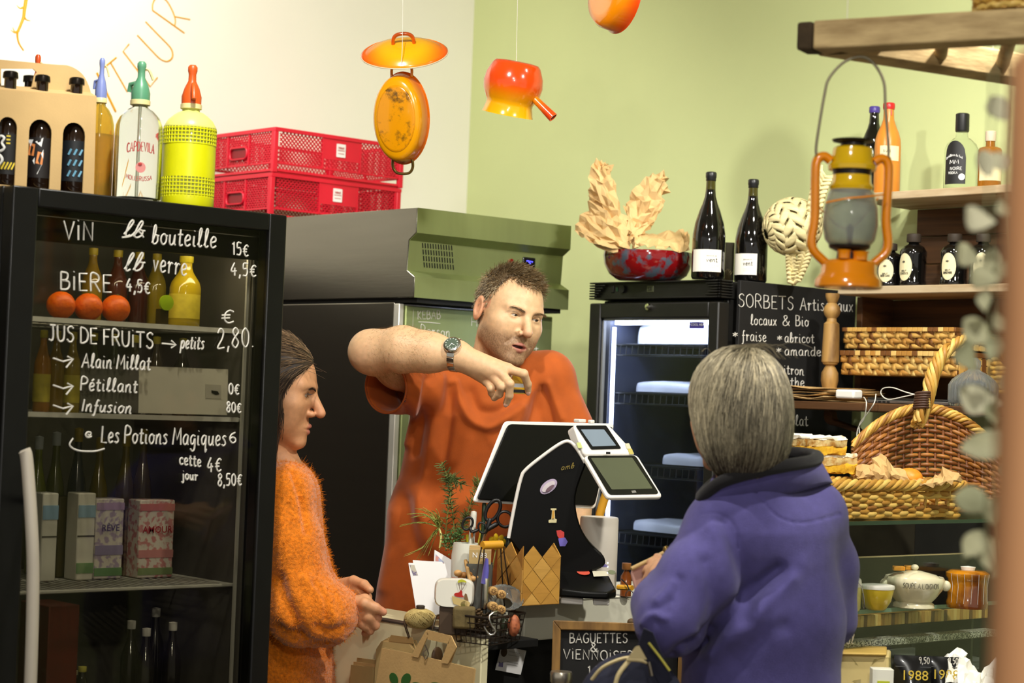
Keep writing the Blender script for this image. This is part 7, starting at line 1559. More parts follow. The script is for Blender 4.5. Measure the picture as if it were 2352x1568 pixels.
# main screen, seen from behind
qm = ((1160, 966, 4.68), (1412, 972, 4.90), (1368, 1168, 4.80), (1086, 1152, 4.56))
o, nrm = quad_panel('main_screen_shell', qm, .006, m_tw, tl, .012)
qmi = on_panel(qm, ((1166, 974), (1407, 980), (1364, 1162), (1093, 1147)), .003); quad_panel('screen_back', qmi, -.004, m_tb, tl, .012, .002)
# stand: curved black shell with white edging
spl_ = [(1168, 1235, 4.53), (1182, 1160, 4.53), (1196, 1100, 4.53), (1208, 1078, 4.53), (1250, 1044, 4.53), (1288, 1018, 4.53), (1308, 1014, 4.53), (1326, 1032, 4.53), (1344, 1062, 4.53)]
edge = [P(*q_) for q_ in catmull(spl_, 5)]; wdir = ray(1290, 1060) * .085
b = MB();
inner = [P(*q_) for q_ in catmull([(1345, 1068, 4.53), (1322, 1140, 4.53), (1330, 1200, 4.53), (1352, 1242, 4.53), (1388, 1280, 4.53), (1380, 1304, 4.53), (1320, 1318, 4.53), (1230, 1318, 4.53)], 4)]
body_poly = edge + inner[0:]
b.prism(body_poly, wdir); b.build('stand_body', m_tb, tl, W=True, smooth=30, bevel=.004)
MB().tube(edge, .0042, 8).build('white_edge', m_tw, tl, W=True, smooth=60)
foot = [(1302, 1326, 4.45, .034), (1360, 1334, 4.43, .032), (1418, 1332, 4.43, .032), (1436, 1314, 4.47, .036), (1416, 1290, 4.56, .064), (1345, 1270, 4.60, .078), (1296, 1286, 4.58, .074)]
fb = [base_at(x, d, BT + .016) for x, y, d, h_ in foot]; ft_ = [Vector((p.x, p.y, BT + h_)) for p, (x, y, d, h_) in zip(fb, foot)]; k = len(foot)
b = MB(); b.add(fb + ft_, [tuple(range(k))[::-1], tuple(range(k, 2 * k))] + [(i, (i + 1) % k, k + (i + 1) % k, k + i) for i in range(k)]); b.build('foot', m_tb, tl, W=True, bevel=.005, bseg=3)
fpn = (ft_[2] - ft_[0]).cross(ft_[5] - ft_[0]).normalized(); fpn = fpn if fpn.z > 0 else -fpn
def on_foot(x, y): r_ = ray(x, y); o_ = ft_[0] + fpn * .0022; return CAM + r_ * ((o_ - CAM).dot(fpn) / r_.dot(fpn))
for q_ in (((1310, 1348, 4.46), (1362, 1350, 4.45)), ((1385, 1350, 4.45), (1422, 1344, 4.46))):
 a, c = base_at(q_[0][0], q_[0][2], BT), base_at(q_[1][0], q_[1][2], BT); b = MB(); dv = Vector((ray(1300, 900).x, ray(1300, 900).y, 0)).normalized() * .10; b.prism([a, c, c + dv, a + dv], (0, 0, .0155)); b.build('white_foot_pad', m_tw, tl, W=True, bevel=.003)
# customer display
qc = ((1340, 1046, 4.52), (1464, 1044, 4.60), (1523, 1140, 4.50), (1396, 1142, 4.42)); quad_panel('customer_screen_shell', qc, .010, m_tw, tl, .012)
qd = on_panel(qc, ((1347, 1047), (1459, 1046), (1514, 1134), (1399, 1136)), .0012); quad_panel('screen_bezel', qd, -.001, m_tb, tl, .010, .0004)
qe = on_panel(qc, ((1357, 1052), (1452, 1051), (1499, 1122), (1405, 1124)), .0022); quad_panel('screen_glass', qe, -.0006, M('olive_screen', (70, 74, 56), .18, var=.05, emit=.25), tl, .003, 0)
# upper box with the small payment screen
qu = ((1316, 974, 4.545), (1398, 974, 4.60), (1462, 1044, 4.595), (1342, 1046, 4.518)); quad_panel('payment_unit', qu, .030, m_tw, tl, .012, .005)
qb = on_panel(qu, ((1322, 977), (1392, 977), (1427, 1030), (1358, 1032)), .0012); quad_panel('payment_bezel', qb, -.001, m_tb, tl, .004, .0003)
qg = on_panel(qu, ((1334, 986), (1387, 986), (1415, 1023), (1361, 1025)), .0022); quad_panel('payment_screen', qg, -.0006, M('blue_grey_screen', (112, 124, 134), .2, var=.04, emit=.35), tl, .002, 0)
b = MB(); b.cbox(P(1332, 966, 4.58), (.022, .02, .008)); b.build('printer_catch', m_tw, tl, W=True, bevel=.002); MB().cbox(P(1358, 968, 4.60), (.012, .012, .008)).build('printer_catch', m_tw, tl, W=True, bevel=.002)
MB().cbox(P(1397, 1040, 4.545), (.010, .004, .005)).build('small_sensor', m_slot, tl, W=True)
# stickers on the stand
def face_pt(px, py, lift=.002):
 n = (P(1300, 1100, 4.53) - P(1200, 1200, 4.53)); base = P(px, py, 4.53); return base - ray(px, py).normalized() * lift
def sticker(name, pts, rgb, parent=tl, D=4.527):
 b = MB(); b.prism([P(x, y, D) for x, y in pts], (0, 0, 0.0));
 bb = MB(); q_ = [P(x, y, D) for x, y in pts]; bb.prism(q_, ray(1300, 1100).normalized() * .0008); return bb.build(name, M('sticker_%d_%d_%d' % rgb, rgb, .5, var=.08, vs=60), parent, W=True, smooth=0)
def oval(cx, cy, a, b_, ang, n=20): return [(cx + a * math.cos(t_) * math.cos(ang) - b_ * math.sin(t_) * math.sin(ang), cy + a * math.cos(t_) * math.sin(ang) + b_ * math.sin(t_) * math.cos(ang)) for t_ in np.linspace(0, 2 * math.pi, n + 1)[:-1]]
sticker('oval_sticker', oval(1260, 1117, 23, 13, -.68), (178, 162, 186)); sticker('oval_sticker_centre', oval(1260, 1117, 18, 8, -.68), (206, 196, 200), D=4.525); sticker('oval_sticker_print', oval(1263, 1121, 12, 4, -.68), (110, 84, 96), D=4.524)
sticker('letter_sticker', [(1265, 1167), (1278, 1167), (1278, 1171), (1274, 1171), (1275, 1191), (1279, 1192), (1278, 1200), (1260, 1200), (1260, 1194), (1266, 1192), (1268, 1171), (1265, 1171)], (206, 196, 150)); sticker('letter_stripe', [(1269, 1172), (1273, 1172), (1273, 1190), (1268, 1191)], (200, 150, 60), D=4.525)
sticker('red_sticker', [(1278, 1218), (1288, 1217), (1296, 1222), (1296, 1234), (1284, 1236), (1280, 1230)], (190, 60, 56)); sticker('violet_glitter_sticker', [(1282, 1236), (1298, 1234), (1304, 1244), (1298, 1254), (1286, 1254)], (110, 100, 186))
ink('sticker_scribble', tl, lambda a, c: P(a, c, 4.525), script('amb', 1288, 1080, 1320, 1074, 12, 2), .0006, M('gold_ink', (150, 130, 60), .5))
for nm, c_, rgb, a_, b2 in (('blue_round_sticker', (1336, 1300), (150, 170, 190), 22, 6), ('heart_sticker', (1340, 1314), (206, 84, 64), 15, 6), ('lettered_sticker', (1378, 1317), (206, 200, 176), 18, 7), ('pale_sticker', (1314, 1304), (196, 198, 176), 10, 7), ('violet_sticker', (1382, 1298), (120, 110, 170), 14, 4), ('green_sticker', (1405, 1314), (110, 116, 84), 9, 5)):
 pts = oval(c_[0], c_[1], a_, b2, .12) if nm != 'lettered_sticker' else [(1360, 1310), (1392, 1312), (1398, 1322), (1364, 1324)]
 bb = MB(); bb.prism([on_foot(x, y) for x, y in pts], fpn * .0006); bb.build(nm, M('sticker_%d_%d_%d' % rgb, rgb, .5, var=.08), tl, W=True, smooth=0)
for q_, rgb in (((1328, 1022), (186, 196, 120)), ((1440, 1024), (206, 200, 170)), ((1446, 1036), (190, 176, 90))):
 quad_panel('screen_sticker', on_panel(qu, [(q_[0] + dx * .7, q_[1] + dy * .7) for dx, dy in ((-6, -8), (7, -9), (14, 9), (0, 10))], .0012), -.0006, M('sticker_%d_%d_%d' % rgb, rgb, .5), tl, .002, 0)
quad_panel('screen_maker_mark', on_panel(qc, ((1450, 1127), (1459, 1126), (1462, 1131), (1452, 1132)), .0022), -.0005, M('grey_print'), tl, .0008, 0)
# ---- router
t = thing('wifi_router', 'white cylindrical wifi router behind the till foot', 'router', tuple(base_at(1392, 4.74, BT)), CAMR)
D = 4.74; r = 44 * pxm(D); hh = P(1392, 1186, D).z - BT
MB().lathe([(0, 0), (r * .96, 0), (r, .005), (r, hh - .006), (r * .97, hh - .001), (r * .9, hh), (0, hh - .002)], 40).build('router_body', M('router_white', (222, 214, 200), .4, var=.02), t, smooth=40)
for k, z in enumerate((.075, .066, .052, .042)): MB().ell((r * math.cos(R(-62)), r * math.sin(R(-62)), z), .0016, 8, 6).build('status_light', M('led_white', (225, 235, 255), .4, emit=3 if k != 1 else .2), t)
# yellow wooden stick behind the router
o = MB().tube([base_at(1376, 4.80, 1.12), P(1378, 1178, 4.80), P(1394, 1128, 4.80)], [.0105, .0105, .0105], 12).build('wooden_stick', M('yellow_wood', (206, 150, 40), .45, var=.15, vs=8), None, smooth=60); tag(o, 'yellow wooden broom stick standing behind the white router', 'stick')
# ---- birch strip basket
m_bi = [M('birch_strip_%d' % i, c, .5, var=.16, vs=12, stretch=(1, 1, 5), bump=.06, bs=60) for i, c in enumerate(((188, 138, 62), (204, 156, 78), (170, 120, 50), (196, 146, 66)))]
bb_ = thing('birch_basket', 'woven birch strip basket with zigzag rim beside the till', 'basket', tuple(base_at(1232, 4.46, BT)), 0)
def wface(A, Bp, nu, z0, ztop, seed, out, shift):
 """diagonal plait on a flat side: A to Bp along the foot"""
 A = Vector(A); Bp = Vector(Bp); ux = (Bp - A); Ln = ux.length; ux.normalize(); n = Vector(out).normalized(); rg = random.Random(seed); w_ = Ln / nu; rows_ = 4
 hz_ = (ztop - z0) / rows_
 for j in range(rows_ + 1):
  for i in range(-1, nu + 1):
   cx = (i + .5 + (.5 if (j + shift) % 2 else 0)) * w_; cz = z0 + j * hz_
   pts = [(cx - w_ / 2, cz), (cx, cz - hz_), (cx + w_ / 2, cz), (cx, cz + hz_)]
   lp = []
   # clip to the face
   def clip(pl, f):
    o_ = []
    for k in range(len(pl)):
     a, c = pl[k], pl[(k + 1) % len(pl)]; fa, fc_ = f(a), f(c)
     if fa >= 0: o_.append(a)
     if fa * fc_ < 0: t_ = fa / (fa - fc_); o_.append((a[0] + (c[0] - a[0]) * t_, a[1] + (c[1] - a[1]) * t_))
    return o_
   pl = clip(clip(clip(pts, lambda q_: q_[0]), lambda q_: Ln - q_[0]), lambda q_: q_[1] - z0)
   if len(pl) < 3: continue
   s_ = .965; mx = sum(q_[0] for q_ in pl) / len(pl); mz = sum(q_[1] for q_ in pl) / len(pl)
   tw = .0022 if (i + j) % 2 else .0008
   vs = [A + ux * (mx + (q_[0] - mx) * s_) + Vector((0, 0, mz + (q_[1] - mz) * s_ - A.z)) + n * (tw * (1.2 if q_[0] > mx else .4)) for q_ in pl]
   b = MB(); b.prism(vs, n * -.0022); b.build('birch_strip', m_bi[rg.randrange(4)], bb_, W=True, smooth=0)
bz1 = P(1240, 1278, 4.40).z
pA, pB, pC = base_at(1162, 4.60, BT + .001), base_at(1222, 4.37, BT + .001), base_at(1306, 4.44, BT + .001)
pD = pA + (pC - pB)
wface(pB, pC, 2, BT + .002, bz1, 1, -(pA - pB), 0); wface(pA, pB, 2, BT + .002, bz1, 2, -(pC - pB), 1); wface(pD, pC, 2, BT + .002, bz1, 3, (pC - pB), 0); wface(pA, pD, 2, BT + .002, bz1, 4, (pA - pB), 1)
b = MB(); b.prism([pA, pB, pC, pD], (0, 0, .003)); b.build('basket_floor', m_bi[2], bb_, W=True)
for q0, q1, n_ in ((pB, pC, (pA - pB)), (pA, pB, (pC - pB)), (pD, pC, -(pC - pB)), (pA, pD, -(pA - pB))):
 b = MB(); up = Vector((0, 0, bz1 - BT - .026)); o2 = n_.normalized() * .003; b.prism([q0 + o2, q1 + o2, q1 + o2 + up, q0 + o2 + up], n_.normalized() * .001); b.build('inner_lining', m_bi[2], bb_, W=True, smooth=0)
# ---- things standing on the ledge
LZ = CZ + .0008
def ledge(name, label, cat, px, D, group=None, z=None, rz=CAMR): return thing(name, label, cat, tuple(base_at(px, D, LZ if z is None else z)), rz, group)
def envelope(label, q4, seed, stamp=None):
 D0 = 4.52; t = thing('postcard', label, 'card', tuple(P(q4[3][0], q4[3][1], q4[3][2])), 0, 'postcards standing on the counter'); o, n = quad_panel('card_sheet', q4, .0012, M('paper_white', (222, 220, 218), .6, var=.02), t, .0015, 0)
 if stamp:
  qs = tuple((bil(q4, u, v)) for u, v in stamp[0]); b = MB(); b.prism([p - n * .0002 if n.dot(ray(1000, 1300)) > 0 else p + n * .0002 for p in qs], -n * .0008 if n.dot(ray(1000, 1300)) > 0 else n * .0008); b.build('postage_stamp' if stamp[1] == 0 else 'photo_print', M(stamp[2], stamp[3], .5, rgb2=stamp[4], mix=(.45, .55), vs=90), t, W=True, smooth=0)
envelope('front white postcard with violet stamp leaning at the counter edge', ((938, 1292, 4.50), (1022, 1294, 4.52), (1050, 1412, 4.50), (958, 1412, 4.47)), 1, ([(.02, .04), (.15, .04), (.20, .24), (.07, .24)], 0, 'stamp_print', (84, 70, 116), (176, 168, 150)))
envelope('second white postcard just behind the front one', ((948, 1286, 4.515), (1016, 1290, 4.53), (1050, 1410, 4.52), (968, 1410, 4.49)), 2)
envelope('white postcard with blue picture leaning behind the stamped ones', ((998, 1262, 4.56), (1062, 1300, 4.56), (1056, 1408, 4.52), (992, 1400, 4.53)), 3, ([(.05, .06), (.34, .12), (.34, .6), (.05, .6)], 1, 'picture_print', (150, 160, 190), (190, 130, 120)))
t = ledge('twine_ball', 'ball of beige jute twine with cork centre on the counter', 'twine', 990, 4.44); r = 36 * pxm(4.44)
MB().ell((0, 0, r * .62), (r * .96, r * .96, r * .60), 24, 14).build('twine_core', M('jute_dark', (150, 128, 76), .9), t, smooth=180)
rg = random.Random(3)
for k in range(60):
 T3 = Matrix.Rotation(rg.uniform(0, 6.28), 3, 'Z') @ Matrix.Rotation(R(rg.choice((52, 60, 66))) * rg.choice((-1, 1)), 3, 'X'); MB().tube([(Vector((0, 0, r * .62)) + (lambda v: Vector((v.x, v.y, v.z * .64)))(T3 @ Vector((r * .995 * math.cos(a), r * .995 * math.sin(a), 0)))) for a in np.linspace(0, 6.283, 25)[:-1]], .0013, 4, closed=True).build('twine_turn', M('jute_%d' % (k % 2), ((190, 168, 108), (168, 146, 88))[k % 2], .9), t, smooth=60)
MB().lathe([(0, r * 1.1), (.009, r * 1.12), (.010, r * 1.42), (.008, r * 1.46), (0, r * 1.46)], 14).build('spool_core', M('dark_cork'), t, smooth=50)
# pot of rosemary
t = ledge('potted_rosemary', 'rosemary and grassy herb in a small brown glazed pot on the counter', 'plant', 1036, 4.66); r = 30 * pxm(4.66)
MB().lathe(shell([(r * .8, 0), (r * .9, .004), (r, .05), (r * 1.04, .10), (r * 1.04, .12)], .004), 28).build('plant_pot', M('brown_glaze', (118, 58, 22), .15, var=.3, coat=.8), t, smooth=50); MB().lathe([(0, .11), (r * .9, .11)], 20).build('potting_soil', M('soil', (44, 32, 22), .95), t)
MB().ell((-.042, -.012, .088), (.015, .015, .022), 14, 10).build('pot_handle', M('brown_glaze'), t, smooth=180)
rg = np.random.default_rng(12); m_ros = M('rosemary_leaf', (96, 112, 58), .6, var=.3, vs=40); m_ros2 = M('rosemary_leaf_pale', (142, 152, 84), .6, var=.2); m_stem = M('herb_stem', (150, 142, 70), .6)
def sprig(path, n, ln, mat, nm='rosemary_leaves', rr=.0013):
 pp = [np.array(P(*q_)) for q_ in catmull(path, 6)]; st_ = MB().tube([Vector(p) for p in pp], list(np.linspace(.0020, .0008, len(pp))), 6).build('stem', m_stem, t, W=True, smooth=60); L_ = []
 for k in range(n):
  i = rg.integers(1, len(pp) - 1); ax = pp[min(i + 1, len(pp) - 1)] - pp[i - 1]; ax /= np.linalg.norm(ax); d = rg.normal(size=3); d -= ax * (d @ ax) * .8; d /= np.linalg.norm(d); d = d * .8 + ax * .45; l = ln * rg.uniform(.6, 1.3); cv = np.array([0, 0, -1]) * .25 + rg.normal(0, .15, 3)
  L_.append([pp[i] + d * l * s_ + cv * l * s_ * s_ * .6 for s_ in (0, .33, .66, 1)])
 strands(nm, L_, rr, rr * .45, mat, t, kind='stuff')
sprig([(1022, 1250, 4.66), (1028, 1180, 4.65), (1036, 1120, 4.64), (1030, 1098, 4.64), (1014, 1064, 4.63)], 230, .021, m_ros); sprig([(1045, 1250, 4.66), (1040, 1180, 4.66), (1030, 1110, 4.66), (1042, 1098, 4.66), (1062, 1112, 4.65)], 200, .020, m_ros); sprig([(1050, 1250, 4.67), (1070, 1190, 4.68), (1090, 1130, 4.70), (1100, 1104, 4.70)], 190, .021, m_ros2)
sprig([(1035, 1255, 4.64), (1060, 1210, 4.62), (1072, 1180, 4.62)], 130, .018, m_ros)
L_ = []; c0 = (1008, 1212, 4.62)
for k, (ex, ey, sag) in enumerate(((918, 1206, -10), (940, 1184, -14), (956, 1164, -10), (980, 1172, -8), (926, 1272, 10), (958, 1284, -16), (974, 1280, -16), (1000, 1190, 0), (966, 1196, -12), (1010, 1258, 4), (985, 1168, -4), (950, 1190, -16), (1004, 1178, 0))):
 for rpt in range(2):
  jx, jy = rg.normal(0, 5, 2); L_.append([np.array(P(c0[0] + (ex + jx - c0[0]) * s_ + 6 * math.sin(s_ * 3), c0[1] + (ey + jy - c0[1]) * s_ + sag * math.sin(math.pi * s_), 4.62 + .03 * rg.normal() * s_)) for s_ in np.linspace(0, 1, 8)])
strands('grass_blades', L_, .0019, .0006, M('grass_blade', (150, 156, 70), .5, var=.25), t, kind='stuff')
MB().tube([P(*q_) for q_ in catmull([(1008, 1212, 4.62), (1013, 1232, 4.61), (1010, 1258, 4.61)], 5)], .0026, 6).build('pale_stem', M('pale_stem', (206, 200, 120), .5), t, W=True)
def leafy(c, n, s_):
 b = MB()
 for k in range(n):
  o_ = Vector(rg.normal(0, 1, 3)) * s_; d = Vector(rg.normal(0, 1, 3)).normalized(); u = d.orthogonal().normalized(); l = rg.uniform(.004, .007); p = Vector(c) + o_; b.add([p, p + d * l * .5 + u * l * .4, p + d * l, p + d * l * .5 - u * l * .4], [(0, 1, 2, 3)])
 b.build('parsley_leaves', M('parsley', (74, 110, 48), .5, var=.3, vs=60), t, W=True, smooth=0, kind='stuff')
leafy(P(1030, 1248, 4.60), 160, .008); leafy(P(1052, 1226, 4.60), 140, .008); leafy(P(1030, 1235, 4.61), 80, .006)
# holder with scissors and pens
hd = ledge('pen_holder', 'white paper cup holder with red print holding scissors and pens', 'cup', 1088, 4.56); D = 4.56; hh = P(1090, 1246, D).z - LZ
MB().lathe(shell([(30 * pxm(D), 0), (30 * pxm(D), .004), (32 * pxm(D), hh * .85), (28 * pxm(D), hh)], .0025), 28).build('cup_body', M('cup_white', (206, 206, 192), .5, var=.03), hd, smooth=50)
curve_label(hd, 'red_print', 32.4 * pxm(D), hh * .30, hh * .58, -150, -80, M('red_patch', (206, 66, 34), .5));
def scissors(label, c, ring1, ring2, tip, r1, r2, sz):
 t = thing('scissors', label, 'scissors', tuple(P(*c)), 0, 'scissors in the pen holder'); m_sc = M('black_grip', (18, 18, 18), .4)
 for (x, y, d), rr, ang in ((ring1, r1, .5), (ring2, r2, -.4)):
  b = MB(); b.tube([P(x + rr[0] * math.cos(a) * math.cos(ang) - rr[1] * math.sin(a) * math.sin(ang), y + rr[0] * math.cos(a) * math.sin(ang) + rr[1] * math.sin(a) * math.cos(ang), d) for a in np.linspace(0, 6.283, 25)[:-1]], sz, 8, closed=True, flat=1.3); b.build('grip_ring', m_sc, t, W=True, smooth=60)
  MB().tube([P(x + (c[0] - x) * .38, y + (c[1] - y) * .38 + 2, d), P((x + c[0]) / 2, (y + c[1]) / 2, d), P(*c)], [sz * 1.2, sz * 1.8, sz * 1.8], 8).build('grip_arm', m_sc, t, W=True, smooth=60)
 MB().tube([P(*c), P((c[0] + tip[0]) / 2, (c[1] + tip[1]) / 2, c[2]), P(*tip)], [sz * 1.7, .004, .002], 6, flat=.4).build('blade', M('polished_steel'), t, W=True)
scissors('large black-handled scissors standing in the white cup', (1118, 1216, 4.57), (1132, 1172, 4.57), (1160, 1192, 4.57), (1098, 1268, 4.57), (14, 26), (17, 18), .0034); scissors('small black-handled scissors at the left of the white cup', (1084, 1222, 4.555), (1074, 1202, 4.555), (1108, 1212, 4.56), (1088, 1270, 4.56), (11, 15), (9, 13), .0022)
def pen(name, label, a, c, r, rgb, cat='pen', tip=None):
 t = thing(name, label, cat, tuple(P(*a)), 0, None); MB().tube([P(*a), P(*c)], r, 10).build('pen_barrel', M('pen_%d_%d' % rgb[:2], rgb, .35, var=.05), t, W=True, smooth=60)
 MB().lathe([(r, 0), (r * .9, r), (0, r * 1.3)], 10, P(*c), T=(P(*c) - P(*a)).to_track_quat('Z', 'Y').to_matrix()).build('pen_end', M('pen_end_%d' % rgb[0], tip or rgb, .35), t, W=True, smooth=60)
pen('marker_pen', 'thick white marker standing in the cup', (1082, 1256, 4.57), (1088, 1182, 4.575), .0072, (214, 212, 196)); pen('marker_pen', 'dark green marker standing between the scissors', (1108, 1256, 4.58), (1112, 1160, 4.60), .0050, (36, 56, 34)); pen('pencil', 'thin yellow pencil behind the scissors', (1096, 1258, 4.585), (1118, 1160, 4.61), .0026, (200, 180, 50)); pen('highlighter_pen', 'yellow-green highlighter at the back edge of the cup', (1074, 1258, 4.58), (1074, 1232, 4.58), .004, (196, 190, 30))
# grey grater box with brown packets and the wooden-handled carrier in front
gb = ledge('metal_box', 'grey sheet metal box holding brown seed packets', 'box', 1122, 4.50); D = 4.50; W_ = 30 * pxm(D); hh = P(1120, 1292, D).z - LZ
b = MB();
for q_ in ((-W_, -W_, W_, -W_ + .002), (-W_, W_ - .002, W_, W_), (-W_, -W_, -W_ + .002, W_), (W_ - .002, -W_, W_, W_), ): b.box(q_[0], q_[1], 0, q_[2], q_[3], hh)
b.box(-W_, -W_, 0, W_, W_, .002); b.build('box_sides', M('grey_sheet', (92, 92, 86), .4, .5, var=.1), gb)
for k in range(6):
 t = thing('seed_packet', 'brown seed packet, %s from the front in the metal box' % ('first', 'second', 'third', 'fourth', 'fifth', 'sixth')[k], 'packet', tuple(frame(gb) @ Vector((0, -W_ + .006 + k * .0075, .01))), CAMR, 'seed packets in the metal box'); MB().box(-W_ * .84, -.0025, 0, W_ * .84, .0025, hh + .022 + .003 * (k % 3)).build('packet_sleeve', m_kraft if k % 2 else M('tan_packet', (176, 150, 98), .7), t, bevel=.001)
 if k == 0: printed('packet_text', t, 'N 88', frame(t) @ Vector((-W_ * .6, -.003, hh + .004)), frame(t).to_3x3() @ Vector((1, 0, 0)), (0, 0, 1), .016, m_wht)
t = thing('wire_carrier', 'dark wire carrier basket with yellow wooden grip full of corks', 'basket', tuple(base_at(1120, 4.37, CZ - .011)), 0)
MB().tube([P(1108, 1252, 4.40), P(1152, 1250, 4.43)], .0092, 14).build('wooden_grip', M('yellow_wood'), t, W=True, smooth=50)
m_dw = M('dark_wire', (54, 44, 36), .45, .6)
for pts in ([(1106, 1256, 4.40), (1098, 1300, 4.39), (1090, 1360, 4.37), (1082, 1418, 4.35)], [(1112, 1258, 4.40), (1110, 1300, 4.40), (1106, 1360, 4.39), (1102, 1416, 4.37)], [(1150, 1256, 4.43), (1152, 1300, 4.43), (1156, 1360, 4.44), (1160, 1410, 4.45)], [(1156, 1254, 4.43), (1162, 1300, 4.43), (1172, 1360, 4.44), (1186, 1412, 4.45)]): MB().tube([P(*q_) for q_ in catmull(pts, 4)], .0016, 6).build('carrier_wire', m_dw, t, W=True)
wx = [(1040, 1408, 4.30), (1130, 1418, 4.24), (1206, 1410, 4.38), (1120, 1398, 4.46)]
top = [P(*q_) for q_ in wx]; zt_ = sum(p.z for p in top) / 4; top = [Vector((p.x, p.y, zt_)) for p in top]; cen = sum(top, Vector()) / 4; bot = [cen + (p - cen) * .86 - Vector((0, 0, zt_ - CZ + .0105)) for p in top]
for lv in (0, .25, .5, .75, 1): MB().tube([a.lerp(c, lv) for a, c in zip(top, bot)], .0013 if lv else .0026, 6, closed=True).build('basket_wire', m_dw, t, W=True)
for e in range(4):
 for k in range(7): f_ = k / 7; a = top[e].lerp(top[(e + 1) % 4], f_); c = bot[e].lerp(bot[(e + 1) % 4], f_); MB().tube([a, c], .0011, 5).build('basket_wire', m_dw, t, W=True)
# what the carrier holds
rg = random.Random(9)
def loose(name, label, cat, px, py, D, ax, r, ln, mat, group, end=None):
 t = thing(name, label, cat, tuple(P(px, py, D)), 0, group); d = (CROT @ Vector(ax)).normalized(); c = P(px, py, D); MB().lathe([(0, 0), (r * .85, 0), (r, r * .15), (r, ln - r * .15), (r * .85, ln), (0, ln)], 18, c - d * ln, T=d.to_track_quat('Z', 'Y').to_matrix()).build('cork_body', mat, t, W=True, smooth=50)
 if end:
  b = MB(); u = d.orthogonal().normalized(); v_ = d.cross(u)
  for k in range(8): a = k * math.pi / 4; b.bar(c + d * .0006 + (u * math.cos(a) + v_ * math.sin(a)) * r * .25, c + d * .0006 + (u * math.cos(a) + v_ * math.sin(a)) * r * .68, .0014, .0008, d)
  b.build('end_star', M('brown_mark', (96, 60, 24), .7), t, W=True, kind='stuff')
m_cork = M('cork', (186, 146, 86), .8, var=.2, vs=40, bump=.3, bs=120)
for i, (px, py, D, lab) in enumerate(((1134, 1357, 4.33, 'cork with star end, upper left of the four'), (1153, 1365, 4.35, 'cork with star end, upper right of the four'), (1134, 1392, 4.28, 'cork with star end, lower left of the four'), (1152, 1400, 4.29, 'cork with star end, lower right of the four'))): loose('cork', lab, 'cork', px, py, D, (.15, .1, 1), .0095, .04, m_cork, 'corks in the wire carrier', True)
t = thing('walnut_mix', 'pale brown mushrooms and nuts heaped behind the white mug', 'nuts', tuple(P(1066, 1322, 4.50)), 0)
for k, (x, y, rr) in enumerate(((1052, 1316, 10), (1066, 1320, 9), (1088, 1306, 13), (1078, 1318, 9), (1096, 1324, 10), (1060, 1328, 10), (1084, 1328, 11))): MB().ell(P(x, y, 4.46 + .004 * (k % 3)), (rr * pxm(4.46), rr * pxm(4.46), rr * .8 * pxm(4.46)), 14, 10).build('nut', M('nut_%d' % (k % 2), ((196, 150, 90), (172, 118, 58))[k % 2], .55, var=.2, vs=50), t, W=True, smooth=180)
MB().lathe([(0, 0), (.022, 0), (.022, .03), (.034, .062), (.034, .066), (0, .064)], 24, base_at(1072, 4.46, LZ)).build('nut_dish', M('wood_dish', (150, 112, 62), .5), t, W=True, smooth=50)
pen('wooden_spatula', 'pale wooden stick leaning behind the white mug', (1080, 1336, 4.43), (1070, 1290, 4.47), .0045, (176, 138, 84), 'stick')
# white mug with painted picture
mg = thing('white_mug', 'rounded white mug painted with a red cart and green parachute', 'mug', tuple(base_at(1066, 4.35, LZ)), CAMR); D = 4.35; u_ = pxm(D)
z0 = P(1066, 1394, D).z - LZ; z1 = P(1066, 1326, D).z - LZ; hw = 46 * u_; b = MB()
def mugf(u, v):
 a = 2 * math.pi * u; e = .5; cx_ = math.copysign(abs(math.cos(a)) ** e, math.cos(a)); cz_ = math.copysign(abs(math.sin(a)) ** e, math.sin(a)); sc_ = (.90 + .10 * math.sin(math.pi * v)); return Vector((cx_ * hw * sc_, -.02 + .04 * v, (z0 + z1) / 2 + cz_ * (z1 - z0) / 2 * sc_))
b.grid(40, 7, mugf, cu=True); ring = [mugf(i / 40, 0) for i in range(40)]; n0 = len(b.v); b.add(ring, [tuple(range(40))]); b.add([mugf(i / 40, 1) for i in range(40)], [tuple(range(40))[::-1]]); b.build('mug_body', M('mug_white', (226, 222, 208), .2, var=.02, coat=.5), mg, smooth=60)
MB().box(-hw * .7, -.014, 0, hw * .7, .014, z0 + .004).build('mug_stand', M('dark_wood_stand', (70, 52, 34), .6), mg, bevel=.002)
fT = frame(mg)
mp = lambda a, c: P(a, c, D - .0385)
def paint(name, pts, rgb): b = MB(); b.prism([mp(*q_) for q_ in pts], ray(1066, 1350) * .0006); b.build(name, M('paint_%d_%d' % rgb[:2], rgb, .5, var=.06), mg, W=True, smooth=0)
paint('painted_parachute', catmull([(1052, 1338), (1053, 1332), (1062, 1330), (1070, 1334), (1071, 1338), (1062, 1336)], 3, True), (190, 190, 40)); paint('painted_driver', catmull([(1043, 1366), (1046, 1361), (1054, 1360), (1058, 1355), (1062, 1358), (1062, 1366), (1066, 1371), (1050, 1370)], 3, True), (176, 34, 24)); paint('painted_cart', [(1038, 1368), (1075, 1380), (1080, 1384), (1077, 1396), (1064, 1394), (1042, 1386), (1039, 1378)], (196, 172, 112)); paint('painted_wheel', oval(1066, 1388, 8, 8, 0), (110, 116, 40)); paint('painted_animal', [(1068, 1362), (1072, 1364), (1075, 1374), (1076, 1380), (1066, 1376), (1066, 1370)], (120, 90, 56))
ink('painted_lines', mg, mp, [[(1053, 1338), (1057, 1355)], [(1060, 1337), (1060, 1356)], [(1070, 1338), (1062, 1354)]], .0005, M('brown_mark'))
